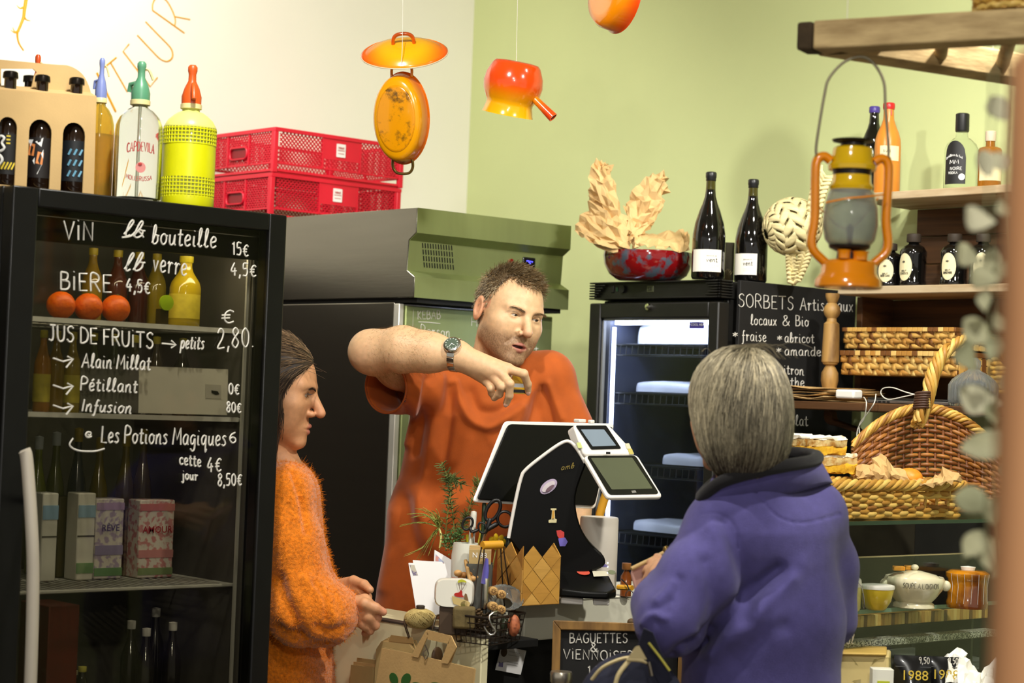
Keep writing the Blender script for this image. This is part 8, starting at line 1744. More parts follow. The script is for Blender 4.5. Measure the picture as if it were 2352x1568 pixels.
# violet pen and corkscrew tongs
t = thing('clip_tool', 'violet-handled folding clip tool standing in the carrier', 'tool', tuple(P(1116, 1395, 4.33)), 0)
MB().tube([P(1112, 1340, 4.335), P(1116, 1310, 4.335), P(1118, 1282, 4.335)], [.0095, .0088, .0045], 10, flat=.6).build('violet_handle', M('violet_plastic', (92, 88, 168), .3, var=.05), t, W=True, smooth=60); MB().tube([P(1118, 1328, 4.328), P(1116, 1384, 4.328)], [.0062, .0052], 4, flat=.5).build('steel_jaw', M('polished_steel'), t, W=True); MB().tube([P(1118, 1334, 4.3262), P(1117, 1356, 4.3262)], .0034, 4, flat=.3).build('jaw_slot', M('grey_sheet'), t, W=True); MB().tube([P(1116, 1384, 4.328), P(1112, 1398, 4.328)], [.004, .0022], 6).build('steel_tip', M('polished_steel'), t, W=True)
# glass dish, brown stone pot, terracotta egg in the carrier
t = thing('glass_dish', 'scalloped clear glass dish lying in the wire carrier', 'dish', tuple(P(1160, 1390, 4.36)), 0); T3 = CROT @ Matrix.Rotation(R(-55), 3, 'X') @ Matrix.Rotation(R(10), 3, 'Y'); r = 42 * pxm(4.36); b = MB()
b.grid(72, 6, lambda u, v: P(1158, 1384, 4.36) + T3 @ Vector(((r * (.45 + .55 * v)) * (1 + .025 * v * math.cos(2 * math.pi * u * 24)) * math.cos(2 * math.pi * u), (r * (.45 + .55 * v)) * (1 + .025 * v * math.cos(2 * math.pi * u * 24)) * math.sin(2 * math.pi * u), .018 * v * v)), cu=True); b.build('dish_glass', M('ribbed_glass'), t, W=True, smooth=40, solid=.002)
t = thing('stone_pot', 'rough brown stone block at the front of the wire carrier', 'pot', tuple(P(1066, 1410, 4.30)), CAMR); b = MB(); b.box(-.024, -.02, -.030, .024, .02, .016); b.build('stone_block', M('brown_stone', (104, 88, 50), .85, var=.35, vs=25, bump=.6, bs=60), t, bevel=.006, bseg=3)
o = MB().ell(P(1180, 1436, 4.33), (.014, .014, .024), 20, 14).build('terracotta_egg', M('terracotta', (176, 100, 62), .6, rgb2=(120, 60, 36), vs=60, bump=.3, bs=90), None, smooth=180); tag(o, 'terracotta egg inside the wire carrier beside the drawer', 'egg')
t = thing('dark_bottle_cap', 'round green glass stopper low in the wire carrier', 'stopper', tuple(P(1158, 1432, 4.34)), 0); MB().ell(P(1158, 1432, 4.34), (.010, .010, .014), 16, 10).build('stopper_glass', M('dull_green_glass', (76, 84, 64), .2), t, W=True, smooth=180)
for (x, y, c_, lab) in ((1112, 1428, (70, 54, 30), 'dark pine cone at the middle of the wire carrier'), (1090, 1420, (88, 66, 36), 'brown pine cone behind the stone block')):
 t = thing('pine_cone', lab, 'cone', tuple(P(x, y, 4.33)), CAMR, 'pine cones in the carrier'); rg = random.Random(x)
 for k in range(40): a = k * 2.4; zz_ = -.02 + .04 * k / 40; rr = .016 * math.sqrt(max(.05, 1 - (zz_ / .024) ** 2)); MB().ell((rr * math.cos(a), rr * math.sin(a), zz_), (.0055, .0055, .0028), 8, 6, T=Matrix.Rotation(a, 3, 'Z') @ Matrix.Rotation(R(-30), 3, 'Y')).build('cone_scale', M('cone_%d' % c_[0], c_, .7, var=.3, vs=80), t, smooth=180)
# yellow flower, green plastic ball behind the basket
t = ledge('yellow_flower', 'small yellow paper flower between the scissors and the birch basket', 'flower', 1140, 4.60, z=BT)
for k in range(7): a = k * .9; MB().ell(P(1142 + 12 * math.cos(a), 1244 + 8 * math.sin(a), 4.60 + .006 * math.sin(a * 2)), (.012, .004, .008), 10, 8, T=Matrix.Rotation(a, 3, 'Y')).build('petal', M('yellow_petal', (226, 186, 20), .6, var=.1), t, W=True, smooth=180)
MB().tube([base_at(1142, 4.60, BT), P(1142, 1246, 4.60)], .002, 6).build('flower_stem', M('herb_stem'), t, W=True)
t = ledge('dark_yarn_ball', 'dark green twisted yarn ball behind the birch basket', 'ball', 1168, 4.62, z=BT); MB().ell(P(1168, 1250, 4.62), (.017, .017, .019), 16, 10).build('yarn_core', M('dark_green_yarn', (20, 28, 22), .6), t, W=True, smooth=180)
for k in range(8): a = k * math.pi / 8; MB().tube([P(1168, 1250, 4.62) + (CROT @ Vector((.0175 * math.cos(b2) * math.cos(a), .019 * math.sin(b2), .0175 * math.cos(b2) * math.sin(a)))) for b2 in np.linspace(0, 6.283, 21)[:-1]], .0016, 5, closed=True).build('yarn_turn', M('green_yarn', (44, 58, 46), .5), t, W=True)
MB().tube([base_at(1168, 4.62, BT), P(1168, 1262, 4.62)], .004, 6).build('yarn_stand', M('dark_green_yarn'), t, W=True)
# ================================================================ in front of the counter
m_hook = M('steel_hook', (150, 140, 124), .3, 1, var=.05)
def hook(label, pts, r=.0022, mat=None):
 o = MB().tube([P(*q_) for q_ in catmull(pts, 6)], r, 8).build('s_hook', mat or m_hook, None, smooth=60); tag(o, label, 'hook', 'hooks on the counter edge')
hook('large brown steel hook at the left of the counter edge', [(988, 1418, 4.50), (972, 1404, 4.47), (950, 1402, 4.44), (934, 1414, 4.42), (930, 1432, 4.415), (940, 1464, 4.415)], .0030, M('brown_steel', (96, 78, 60), .4, .8))
hook('small steel hook in the middle of the counter edge', [(1014, 1424, 4.42), (1009, 1413, 4.40), (1002, 1415, 4.385), (997, 1430, 4.38), (994, 1446, 4.38)]); hook('small steel hook at the right of the three on the counter edge', [(1036, 1428, 4.40), (1030, 1420, 4.38), (1022, 1424, 4.365), (1019, 1436, 4.36), (1018, 1452, 4.36)])
hook('bright steel S hook on the wire carrier', [(1150, 1408, 4.255), (1140, 1404, 4.24), (1128, 1410, 4.23), (1124, 1420, 4.225), (1130, 1436, 4.225), (1138, 1448, 4.225), (1134, 1456, 4.225), (1124, 1456, 4.225), (1116, 1446, 4.225), (1112, 1438, 4.225)], .0023, M('bright_steel', (226, 226, 220), .18, 1))
XB = 2.835
def bag(label, outline, X0, th, group='paper carrier bags hanging on the counter'):
 c = onX(outline[0][0], outline[0][1], X0); t = thing('paper_bag', label, 'bag', (X0, c.y, c.z - .05), 0, group); return t
def bag_panel(t, name, px_pts, X0, th=.004, mat=None): b = MB(); b.prism([onX(x, y, X0) for x, y in px_pts], (th, 0, 0)); return b.build(name, mat or m_kraft, t, W=True, smooth=0)
# stack at the back left
t = bag('small stack of folded brown paper bags at the left of the counter front', [(806, 1526)], XB, .004)
for k, (dx, dy) in enumerate(((0, 0), (6, -7), (14, -16))): bag_panel(t, 'folded_bag', [(806 + dx, 1526 + dy), (856 + dx, 1532 + dy), (862, 1700), (796, 1700)], XB - .012 + .004 * k, .003, m_kraft if k % 2 else M('tan_packet'))
t = bag('middle brown paper carrier bag bundle with folded handles', [(880, 1470)], XB, .004)
for k in range(6): bag_panel(t, 'folded_bag', [(876 + k * 4, 1472 - k * 2.2), (940 + k * 3, 1480 - k * 2.0), (948 + k * 3, 1492), (936 + k * 2, 1700), (852, 1700), (864 + k, 1490)], XB - .022 + .0035 * k, .002, m_kraft if k % 2 else M('tan_packet'))
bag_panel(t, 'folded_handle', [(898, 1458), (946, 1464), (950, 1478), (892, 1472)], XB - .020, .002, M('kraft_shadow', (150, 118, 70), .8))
t = bag('front brown paper carrier bag with handle and green leaf print', [(880, 1500)], XB, .004)
bag_panel(t, 'bag_front', [(877, 1488), (950, 1502), (1034, 1522), (1091, 1536), (1070, 1720), (838, 1720)], XB - .034, .003)
bag_panel(t, 'bag_back', [(882, 1486), (1088, 1534), (1068, 1720), (840, 1720)], XB - .028, .003, M('tan_packet'))
h1 = [(942, 1504), (958, 1506), (980, 1452), (1028, 1466), (1042, 1480), (1030, 1522), (1014, 1520), (1026, 1478), (982, 1468), (958, 1510)]
bag_panel(t, 'bag_handle', [(944, 1506), (960, 1510), (984, 1456), (978, 1447)], XB - .038, .0025); bag_panel(t, 'bag_handle', [(980, 1446), (1036, 1460), (1030, 1478), (982, 1468)], XB - .038, .0025); bag_panel(t, 'bag_handle', [(1012, 1522), (1028, 1524), (1048, 1486), (1036, 1460), (1028, 1478)], XB - .038, .0025)
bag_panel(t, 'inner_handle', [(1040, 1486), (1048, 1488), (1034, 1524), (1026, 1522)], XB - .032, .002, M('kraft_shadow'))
def leafp(cx, cy, a, b_, ang): return [(cx + r_ * math.cos(t_ + ang) * 1.0, cy + r_ * math.sin(t_ + ang)) for t_, r_ in [(t_, (a if abs(math.cos(t_)) > .97 else b_ + (a - b_) * abs(math.cos(t_)) ** 3)) for t_ in np.linspace(0, 6.283, 25)[:-1]]]
m_leafp = M('green_leaf_print', (44, 92, 36), .7, var=.1)
for q_ in ((904, 1558, 14, 9, 1.2), (932, 1560, 15, 10, 2.0), (958, 1576, 15, 9, .3), (1002, 1576, 16, 9, .2)): bag_panel(t, 'printed_leaf', leafp(*q_), XB - .0362, .001, m_leafp)
# items glimpsed through the handle
hook('steel hooks and rings hanging behind the bag handle', [(976, 1480, 4.34), (984, 1500, 4.34), (978, 1512, 4.34), (972, 1500, 4.34), (980, 1490, 4.34)], .0014)
o = MB().ell(P(1004, 1508, 4.36), (.016, .006, .022), 14, 10).build('leather_ring', M('brown_leather', (92, 66, 40), .5), None, smooth=180); tag(o, 'brown leather ring hanging behind the bag handle', 'ring')
# business card
t = thing('business_card', 'white business card pinned to the black counter front', 'card', tuple(onY(1170, 1520, 3.335)), 0); pf = lambda a, c: onY(a, c, 3.338)
b = MB(); b.prism([pf(*q_) for q_ in ((1152, 1482), (1209, 1494), (1196, 1549), (1138, 1538))], (0, .0012, 0)); b.build('card_sheet', M('paper_white'), t, W=True, smooth=0)
b = MB(); b.prism([onY(x, y, 3.337) for x, y in oval(1158, 1497, 7, 11, .1)], (0, .0008, 0)); b.build('round_logo', M('logo_brown', (84, 64, 44), .6, var=.3, vs=300), t, W=True, smooth=0)
b = MB(); b.prism([onY(x, y, 3.337) for x, y in ((1147, 1519), (1151, 1522), (1156, 1520), (1155, 1532), (1145, 1530))], (0, .0008, 0)); b.build('crown_mark', M('logo_violet', (110, 104, 140), .6), t, W=True, smooth=0)
ink('card_print', t, lambda a, c: onY(a, c, 3.337), [[(1170 + 2 * i, 1495 + .36 * i + (i % 2) * 1.6) for i in range(13)], [(1168 + 2 * i, 1503 + .36 * i + (i % 2) * .8) for i in range(13)], [(1164 + 2 * i, 1518 + .36 * i + (i % 2) * 1.8) for i in range(14)], [(1163 + 2 * i, 1524 + .36 * i + (i % 2) * .6) for i in range(14)]], .00035, M('grey_print'))
# framed chalkboard
ch_ = thing('framed_chalkboard', 'wood-framed chalkboard advertising baguettes below the cash drawer', 'chalkboard', tuple(base_at(1400, 4.36, 0.8)), 0)
cp_ = lambda a, c, d=0: P(a, c, 4.30 + d)
m_fr = M('oak_frame', (150, 112, 58), .6, rgb2=(96, 68, 34), mix=(.35, .7), vs=14, stretch=(3, 3, .6), bump=.2, bs=50)
vv = ray(1400, 1500)
for nm, q_ in (('frame_top', ((1270, 1424), (1560, 1434), (1560, 1452), (1288, 1446))), ('frame_side', ((1270, 1424), (1288, 1446), (1282, 1720), (1262, 1720))), ('frame_side', ((1560, 1434), (1576, 1434), (1570, 1720), (1552, 1720)))):
 b = MB(); b.prism([cp_(*p) for p in q_], vv * .018); b.build(nm, m_fr, ch_, W=True, bevel=.002)
b = MB(); b.prism([cp_(*p, .010) for p in ((1284, 1444), (1556, 1450), (1552, 1720), (1280, 1720))], vv * .008); bd2 = b.build('slate', M('chalkboard_black'), ch_, W=True)
ink('chalk_writing', bd2, lambda a, c: cp_(a, c, .0095), script('BAGUETTES', 1308, 1476, 1444, 1476, 22) + script('&', 1356, 1496, 1376, 1498, 20) + script('VïENNOïSERIES', 1294, 1512, 1502, 1520, 22) + script('1.5', 1350, 1548, 1380, 1550, 20), .0013, m_chalk)
b = MB(); p = cp_(1450, 1428, .01); o = MB().ell(p, (.010, .008, .008), 12, 8).build('pine_knob', M('cone_88', (88, 66, 36), .7), ch_, W=True, smooth=180)
MB().box(3.02, 3.10, 0, 3.06, 3.14, .70).build('board_leg', m_fr, ch_, W=True)
t = thing('amber_jar', 'amber spice jar with silver lid at the bottom edge before the chalkboard', 'jar', tuple(P(1287, 1600, 4.18)), CAMR); MB().lathe([(0, -.06), (.021, -.06), (.021, .025), (.019, .030)], 24, (0, 0, 0)).build('jar_glass', M('amber_jar_glass', (120, 62, 24), .1, var=.3, vs=40), t, smooth=50); MB().lathe([(.0225, .030), (.0235, .031), (.0235, .050), (.022, .053), (0, .053)], 28).build('jar_lid', M('silver_lid', (190, 182, 166), .3, .9), t, smooth=50)
MB().lathe([(0, 0), (.05, 0), (.05, -.62), (.09, -.63), (0, -.64)], 20, (0, 0, -.0605)).build('jar_stand', M('case_dark'), t, smooth=50)
# pink purse, keys, navy bag of the customer
pz = thing('pink_purse', 'worn pink leather purse held open in the hand', 'purse', tuple(P(1485, 1330, 3.95)), 0)
q4 = ((1450, 1308, 3.96), (1534, 1268, 4.0), (1530, 1330, 3.97), (1470, 1392, 3.94)); quad_panel('purse_flap', q4, .010, M('pink_leather', (186, 140, 128), .6, var=.12, vs=10, bump=.15, bs=120), pz, .010, .004)
MB().tube([P(1450, 1306, 3.955), P(1500, 1282, 3.975), P(1534, 1264, 3.995)], .0042, 8).build('purse_edge', M('pale_edge', (206, 176, 120), .6), pz, W=True, smooth=60)
MB().ell(P(1530, 1264, 3.99), (.007, .007, .010), 12, 8).build('purse_clasp', M('old_brass', (130, 104, 52), .35, .7), pz, W=True, smooth=180)
t = thing('key_fob', 'bunch of keys on a wooden fob lying on the cash drawer', 'keys', tuple(P(1435, 1350, 4.50)), 0); MB().tube([P(1420, 1348, 4.50), P(1452, 1350, 4.48)], .009, 8, flat=.7).build('wooden_fob', M('yellow_wood'), t, W=True); MB().tube([P(1446 + 9 * math.cos(a), 1366 + 10 * math.sin(a), 4.42) for a in np.linspace(0, 6.283, 19)[:-1]], .0011, 6, closed=True).build('key_ring', m_hook, t, W=True); MB().tube([P(1428, 1330, 4.48), P(1440, 1342, 4.46), P(1446, 1356, 4.43)], .0015, 6).build('key_cord', m_slot, t, W=True); MB().tube([P(1452, 1372, 4.41), P(1464, 1392, 4.40)], .0016, 6).build('key', m_hook, t, W=True)
t = thing('small_bottle', 'small amber bottle behind the pink purse', 'bottle', tuple(base_at(1458, 4.70, BT)), CAMR); hh = P(1458, 1292, 4.70).z - BT; MB().lathe([(0, 0), (.013, 0), (.013, hh * .6), (.006, hh * .75), (.006, hh * .82)], 20).build('bottle_glass', M('amber_jar_glass'), t, smooth=50); MB().lathe([(.010, hh * .80), (.011, hh * .82), (.011, hh), (0, hh)], 18).build('bottle_cap', M('brown_cap', (150, 96, 44), .5), t, smooth=50)
bg = thing('navy_bag', 'navy canvas bag with beige piping and zip on the customer\'s arm', 'bag', tuple(P(1450, 1600, 3.72)), 0)
m_nv = M('navy_canvas', (26, 28, 48), .8, var=.15, bump=.2, bs=300); m_bei = M('beige_piping', (206, 188, 140), .6)
def bagf(p):
 d = d_el((p - A3(1450, 1640, 3.70)) @ CR, (0, 0, 0), (.105, .115, .05)); return d
v, fc = surfnet(bagf, A3(1450, 1640, 3.70) - .16, A3(1450, 1640, 3.70) + .16, .006); np_mesh('bag_body', v, fc, m_nv, bg)
b = MB(); b.prism([P(*q_) for q_ in ((1478, 1440, 3.62), (1500, 1452, 3.60), (1545, 1560, 3.60), (1520, 1580, 3.62), (1462, 1490, 3.63))], ray(1500, 1500) * .006); b.build('strap', m_nv, bg, W=True, bevel=.002)
for pts, r in (([(1360, 1560, 3.66), (1385, 1532, 3.65), (1430, 1512, 3.645), (1470, 1510, 3.64), (1492, 1516, 3.64)], .0050), ([(1410, 1590, 3.64), (1420, 1550, 3.635), (1445, 1516, 3.635), (1462, 1490, 3.63)], .0048), ([(1440, 1514, 3.634), (1470, 1516, 3.63), (1490, 1522, 3.63)], .006)): MB().tube([P(*q_) for q_ in catmull(pts, 5)], r, 8, flat=.6).build('piping', m_bei, bg, W=True, smooth=60)
b = MB(); b.prism([P(*q_) for q_ in ((1460, 1484, 3.615), (1468, 1482, 3.615), (1486, 1514, 3.618), (1440, 1512, 3.622), (1452, 1498, 3.62))], ray(1460, 1500) * .003); b.build('leather_tab', m_bei, bg, W=True)
MB().tube([P(*q_) for q_ in catmull([(1490, 1476, 3.60), (1515, 1508, 3.60), (1538, 1540, 3.60)], 4)], .0022, 6).build('yellow_cord', M('yellow_cord', (176, 168, 70), .6), bg, W=True); MB().tube([P(1490, 1520, 3.61), P(1497, 1552, 3.605)], .0040, 8, flat=.5).build('zip_puller', m_hook, bg, W=True)
MB().cyl(P(1450, 1740, 3.70), P(1450, 1740, 3.70) * 1 + Vector((0, 0, -.2)), .02).build('bag_fringe', m_nv, bg, W=True)

# ================================================================ ladder, lantern, garland, post at the right
LZ2 = 2.175
m_old = M('weathered_wood', (200, 174, 124), .75, rgb2=(146, 120, 78), mix=(.35, .7), vs=9, stretch=(1, 1, 5), bump=.4, bs=40); m_end = M('dark_end_grain', (64, 50, 30), .9, bump=.6, bs=60, var=.4)
ld = thing('wooden_ladder', 'old tapering wooden ladder hung flat overhead', 'ladder', tuple(onZ(1990, 130, LZ2)), 0)
def lz(px, py, z=LZ2): return onZ(px, py, z)
a0 = lz(1880, 120); a1 = lz(2352, 95); dA = (a1 - a0); a2 = a0 + dA * 1.5; b1 = lz(2320, 188); b0 = a0 + Vector((0, 0, 0)); dB = b1 - b0; b2 = b0 + dB * 1.4
wv_ = .062; hv_ = .050
nA = Vector((-dA.y, dA.x, 0)).normalized() * wv_ / 2; nB = Vector((-dB.y, dB.x, 0)).normalized() * wv_ / 2
for nm, p0, p1, n_ in (('rail', a0, a2, nA), ('rail', b0 + dB * .05, b2, nB)):
 b = MB(); q_ = [p0 - n_, p1 - n_, p1 + n_, p0 + n_]; b.prism(q_, (0, 0, hv_)); b.build(nm, m_old, ld, W=True, bevel=.004)
b = MB(); u_ = dA.normalized(); b.prism([a0 - nA * 1.02 - u_ * .001, a0 - nA * 1.02 - u_ * .030, a0 + nA * .6 - u_ * .030, a0 + nA * .9 - u_ * .001], (0, 0, hv_ * .98)); b.build('rail_end', m_end, ld, W=True, bevel=.005)
for f_ in (.30, .62, .95, 1.25):
 MB().tube([a0 + dA * f_ + Vector((0, 0, hv_ / 2)), b0 + dB * f_ + Vector((0, 0, hv_ / 2))], .012, 12).build('rung', m_old, ld, W=True, smooth=60)
for q_ in (lz(1970, -80), lz(2200, -80)): pass
MB().tube([a0 + dA * .14 + Vector((0, 0, hv_)), a0 + dA * .14 + Vector((0, 0, 1.1))], .0007, 5).build('hanging_string', m_str, ld, W=True); MB().tube([b0 + dB * .9 + Vector((0, 0, hv_)), b0 + dB * .9 + Vector((0, 0, 1.1))], .0007, 5).build('hanging_string', m_str, ld, W=True)
# straw basket lying on the ladder
t = thing('straw_basket', 'straw basket resting on top of the ladder', 'basket', tuple(lz(2330, 5, LZ2 + hv_ + .003)), CAMR); D = proj(lz(2330, 5, LZ2 + hv_))[2]; r0 = 95 * pxm(D); t.location = Vector(t.location) + Vector(CROT @ Vector((.03, 0, -.10))) * Vector((1, 1, 0))
for k in range(8): z = .006 + .011 * k; r_ = r0 * (1 + .02 * k); MB().tube([((r_ + .003 * math.sin(i * 1.4 + k * math.pi)) * math.cos(2 * math.pi * i / 60), (r_ + .003 * math.sin(i * 1.4 + k * math.pi)) * math.sin(2 * math.pi * i / 60), z + .002 * math.sin(i * 2.1)) for i in range(60)], .0058, 6, closed=True).build('straw_row', m_wk[(2, 0, 2)[k % 3]], t, smooth=60)
MB().lathe([(0, 0), (r0, 0), (r0, .004), (0, .004)], 36).build('basket_base', m_wk[0], t)
# lantern
D = 3.44; s = pxm(D); L0 = P(1948, 662, D); ln_ = thing('storm_lantern', 'orange enamel storm lantern hanging from the ladder', 'lantern', tuple(L0), CAMR)
def en(name, rgb, **k): return M(name, rgb, .18, var=.08, coat=.6, **k)
m_lo = en('lantern_orange', (240, 142, 8)); m_ly = en('lantern_yellow', (226, 182, 16)); m_lb = M('lantern_black', (34, 26, 22), .4, .4)
MB().lathe([(0, 0), (74 * s, 0), (77 * s, 3 * s), (76 * s, 18 * s), (70 * s, 26 * s), (64 * s, 34 * s), (63 * s, 56 * s), (58 * s, 62 * s), (40 * s, 66 * s), (0, 66 * s)], 44).build('tank', m_lo, ln_, smooth=40)
MB().lathe([(0, 64 * s), (30 * s, 66 * s), (28 * s, 84 * s), (46 * s, 92 * s), (48 * s, 98 * s), (0, 98 * s)], 32).build('burner_gallery', m_lb, ln_, smooth=40)
MB().lathe([(13 * s, 64 * s), (14 * s, 80 * s), (16 * s, 84 * s), (0, 85 * s)], 20, (-20 * s, -50 * s, 0)).build('filler_cap', m_lo, ln_, smooth=40); MB().lathe([(16 * s, 62 * s), (17 * s, 78 * s), (20 * s, 82 * s), (0, 84 * s)], 20, (18 * s, -46 * s, 0)).build('wick_knob', m_lo, ln_, smooth=40)
MB().lathe([(44 * s, 98 * s), (56 * s, 112 * s), (62 * s, 145 * s), (60 * s, 185 * s), (52 * s, 218 * s), (46 * s, 228 * s)], 36).build('glass_globe', M('lantern_glass', (210, 214, 206), .10, trans=.75, ior=1.2, var=.15, vs=30), ln_, smooth=60, solid=.0018)
MB().lathe([(5 * s, 98 * s), (9 * s, 140 * s), (0, 150 * s)], 16).build('wick_tube', m_lb, ln_, smooth=60)
MB().lathe([(48 * s, 226 * s), (50 * s, 234 * s), (44 * s, 242 * s), (43 * s, 262 * s)], 32).build('globe_plate', m_ly, ln_, smooth=40, solid=.001); MB().lathe([(42 * s, 240 * s), (44 * s, 276 * s)], 32).build('chimney_vent', m_lb, ln_, smooth=40, solid=.001)
MB().lathe([(54 * s, 272 * s), (55 * s, 282 * s), (48 * s, 290 * s), (46 * s, 312 * s), (44 * s, 322 * s), (38 * s, 326 * s), (0, 327 * s)], 36).build('chimney_cap', m_ly, ln_, smooth=40)
MB().lathe([(28 * s, 326 * s), (28 * s, 334 * s), (46 * s, 338 * s), (48 * s, 342 * s), (20 * s, 345 * s), (0, 345 * s)], 32).build('chimney_top', m_lb, ln_, smooth=40)
for sx in (-1, 1): MB().tube(catmull([(sx * 50 * s, 0, 292 * s), (sx * 66 * s, 0, 302 * s), (sx * 82 * s, 0, 290 * s), (sx * 84 * s, 0, 250 * s), (sx * 82 * s, 0, 160 * s), (sx * 88 * s, 0, 110 * s), (sx * 82 * s, 0, 84 * s), (sx * 62 * s, 0, 64 * s), (sx * 50 * s, 0, 54 * s)], 6), 14.5 * s, 14, flat=.75).build('side_tube', m_lo, ln_, smooth=60)
for sg in (-1, 1): MB().tube(catmull([(-66 * s, sg * -50 * s, 190 * s), (-20 * s, sg * -64 * s, 200 * s if sg > 0 else 150 * s), (20 * s, sg * -64 * s, 205 * s if sg > 0 else 150 * s), (70 * s, sg * -40 * s, 215 * s)], 5), .0016, 6).build('globe_guard_wire', m_lo, ln_, smooth=60)
MB().tube(catmull([(-82 * s, 0, 300 * s), (-84 * s, 0, 330 * s), (-70 * s, 0, 440 * s), (-60 * s, 0, 482 * s), (-28 * s, 0, 520 * s), (10 * s, 0, 535 * s), (40 * s, 0, 522 * s), (66 * s, 0, 480 * s), (72 * s, 0, 420 * s), (82 * s, 0, 330 * s), (82 * s, 0, 300 * s)], 6), .0026, 8).build('bail_handle', M('grey_wire', (140, 132, 108), .5, .5), ln_, smooth=60)
for sx in (-1, 1): MB().ell((sx * 83 * s, -6 * s, 300 * s), .0042).build('handle_rivet', M('brass_rivet', (150, 110, 50), .4, .7), ln_, smooth=180)
# dried-leaf garland, one leaf each
gr = thing('leaf_garland', 'garland of pale dried leaves hanging on strings before the shelves', 'garland', tuple(P(2262, 1300, 2.25)), 0)
m_lf = [M('dried_leaf_%d' % i, c, .75, var=.15, vs=30, bump=.15, bs=80, sss=0) for i, c in enumerate(((236, 232, 198), (216, 214, 174), (194, 196, 156), (176, 178, 140)))]
rg = np.random.default_rng(21)
for px0, y0, y1 in ((2268, 150, 1240), (2284, 120, 1300), (2312, 120, 900)): MB().tube([P(px0 + 5 * math.sin(y * .01), y, 2.25 + .02 * math.sin(y * .02)) for y in np.linspace(y0, y1, 24)], .0009, 5).build('garland_string', M('grey_green_stem', (150, 148, 110), .7), gr, W=True)
leaves = [(2292, 248, 34, 1.0, 0), (2264, 375, 34, 1.2, 0), (2296, 372, 26, 1.3, 0), (2246, 500, 42, .2, 0), (2222, 585, 38, .35, 1), (2275, 598, 30, 2.0, 1), (2258, 636, 38, .2, 1), (2262, 690, 26, 1.5, 1), (2302, 620, 24, 2.2, 2), (2246, 760, 46, .5, 1), (2222, 815, 42, 1.0, 2), (2282, 800, 30, 1.8, 2), (2300, 740, 28, .6, 1), (2246, 915, 52, .3, 0), (2280, 950, 30, 2.0, 2), (2256, 1020, 54, 2.8, 1), (2300, 1010, 30, 1.0, 3), (2236, 1150, 46, .2, 2), (2280, 1170, 36, 1.6, 3), (2306, 1080, 28, 1.2, 3), (2236, 1250, 38, 2.2, 1), (2268, 1268, 40, 1.5, 1), (2224, 1270, 22, 1.9, 2), (2300, 1300, 34, 2.4, 2), (2308, 480, 26, 1.1, 1), (2312, 880, 30, .8, 2)]
for (x, y, hl, ang, mi) in leaves:
 D = 2.25 + .05 * rg.normal(); c = P(x, y, D); L_ = hl * pxm(D); T3 = CROT @ Matrix.Rotation(-ang, 3, 'Z') @ Matrix.Rotation(rg.uniform(-.7, .7), 3, 'X') @ Matrix.Rotation(rg.uniform(-.5, .5), 3, 'Y'); b = MB(); cup = rg.uniform(.3, .7)
 def lf(u, v, L_=L_, cup=cup): x_ = (2 * u - 1); w_ = .72 * (1 - abs(x_) ** 2.2) * (1 - .25 * x_); y_ = (2 * v - 1) * w_; return c + T3 @ (Vector((x_, y_, cup * (x_ * x_ * .5 - abs(y_) * .6) + .12 * math.sin(3 * x_ + 2 * y_))) * L_)
 b.grid(10, 8, lf); b.build('leaf', m_lf[mi], gr, W=True, smooth=60, solid=.0010)
# upright post close to the lens
t = thing('tan_post', 'tan rounded upright post, blurred at the right edge', 'post', tuple(base_at(2404, 1.30, 0)), CAMR); D = 1.30; cx = base_at(2420, D, 0); top_z = P(2400, 100, D).z; r = 108 * pxm(D)
MB().lathe([(0, 0), (r * 1.0, 0), (r * 1.02, .02), (r * 1.02, top_z * .70), (r * 1.0, top_z * .9), (r * .96, top_z - .012), (r * .7, top_z - .002), (0, top_z)], 40).build('post_shaft', M('tan_wood', (206, 150, 104), .55, rgb2=(186, 130, 88), mix=(.4, .7), vs=5, stretch=(4, 4, .4)), t, smooth=50)
MB().lathe([(r * 1.03, .95), (r * 1.10, .96), (r * 1.12, 1.27), (r * 1.03, 1.30)], 40).build('pale_sleeve', M('pale_grey_cloth', (176, 172, 170), .9, var=.1, bump=.2, bs=200), t, smooth=50, solid=.002)

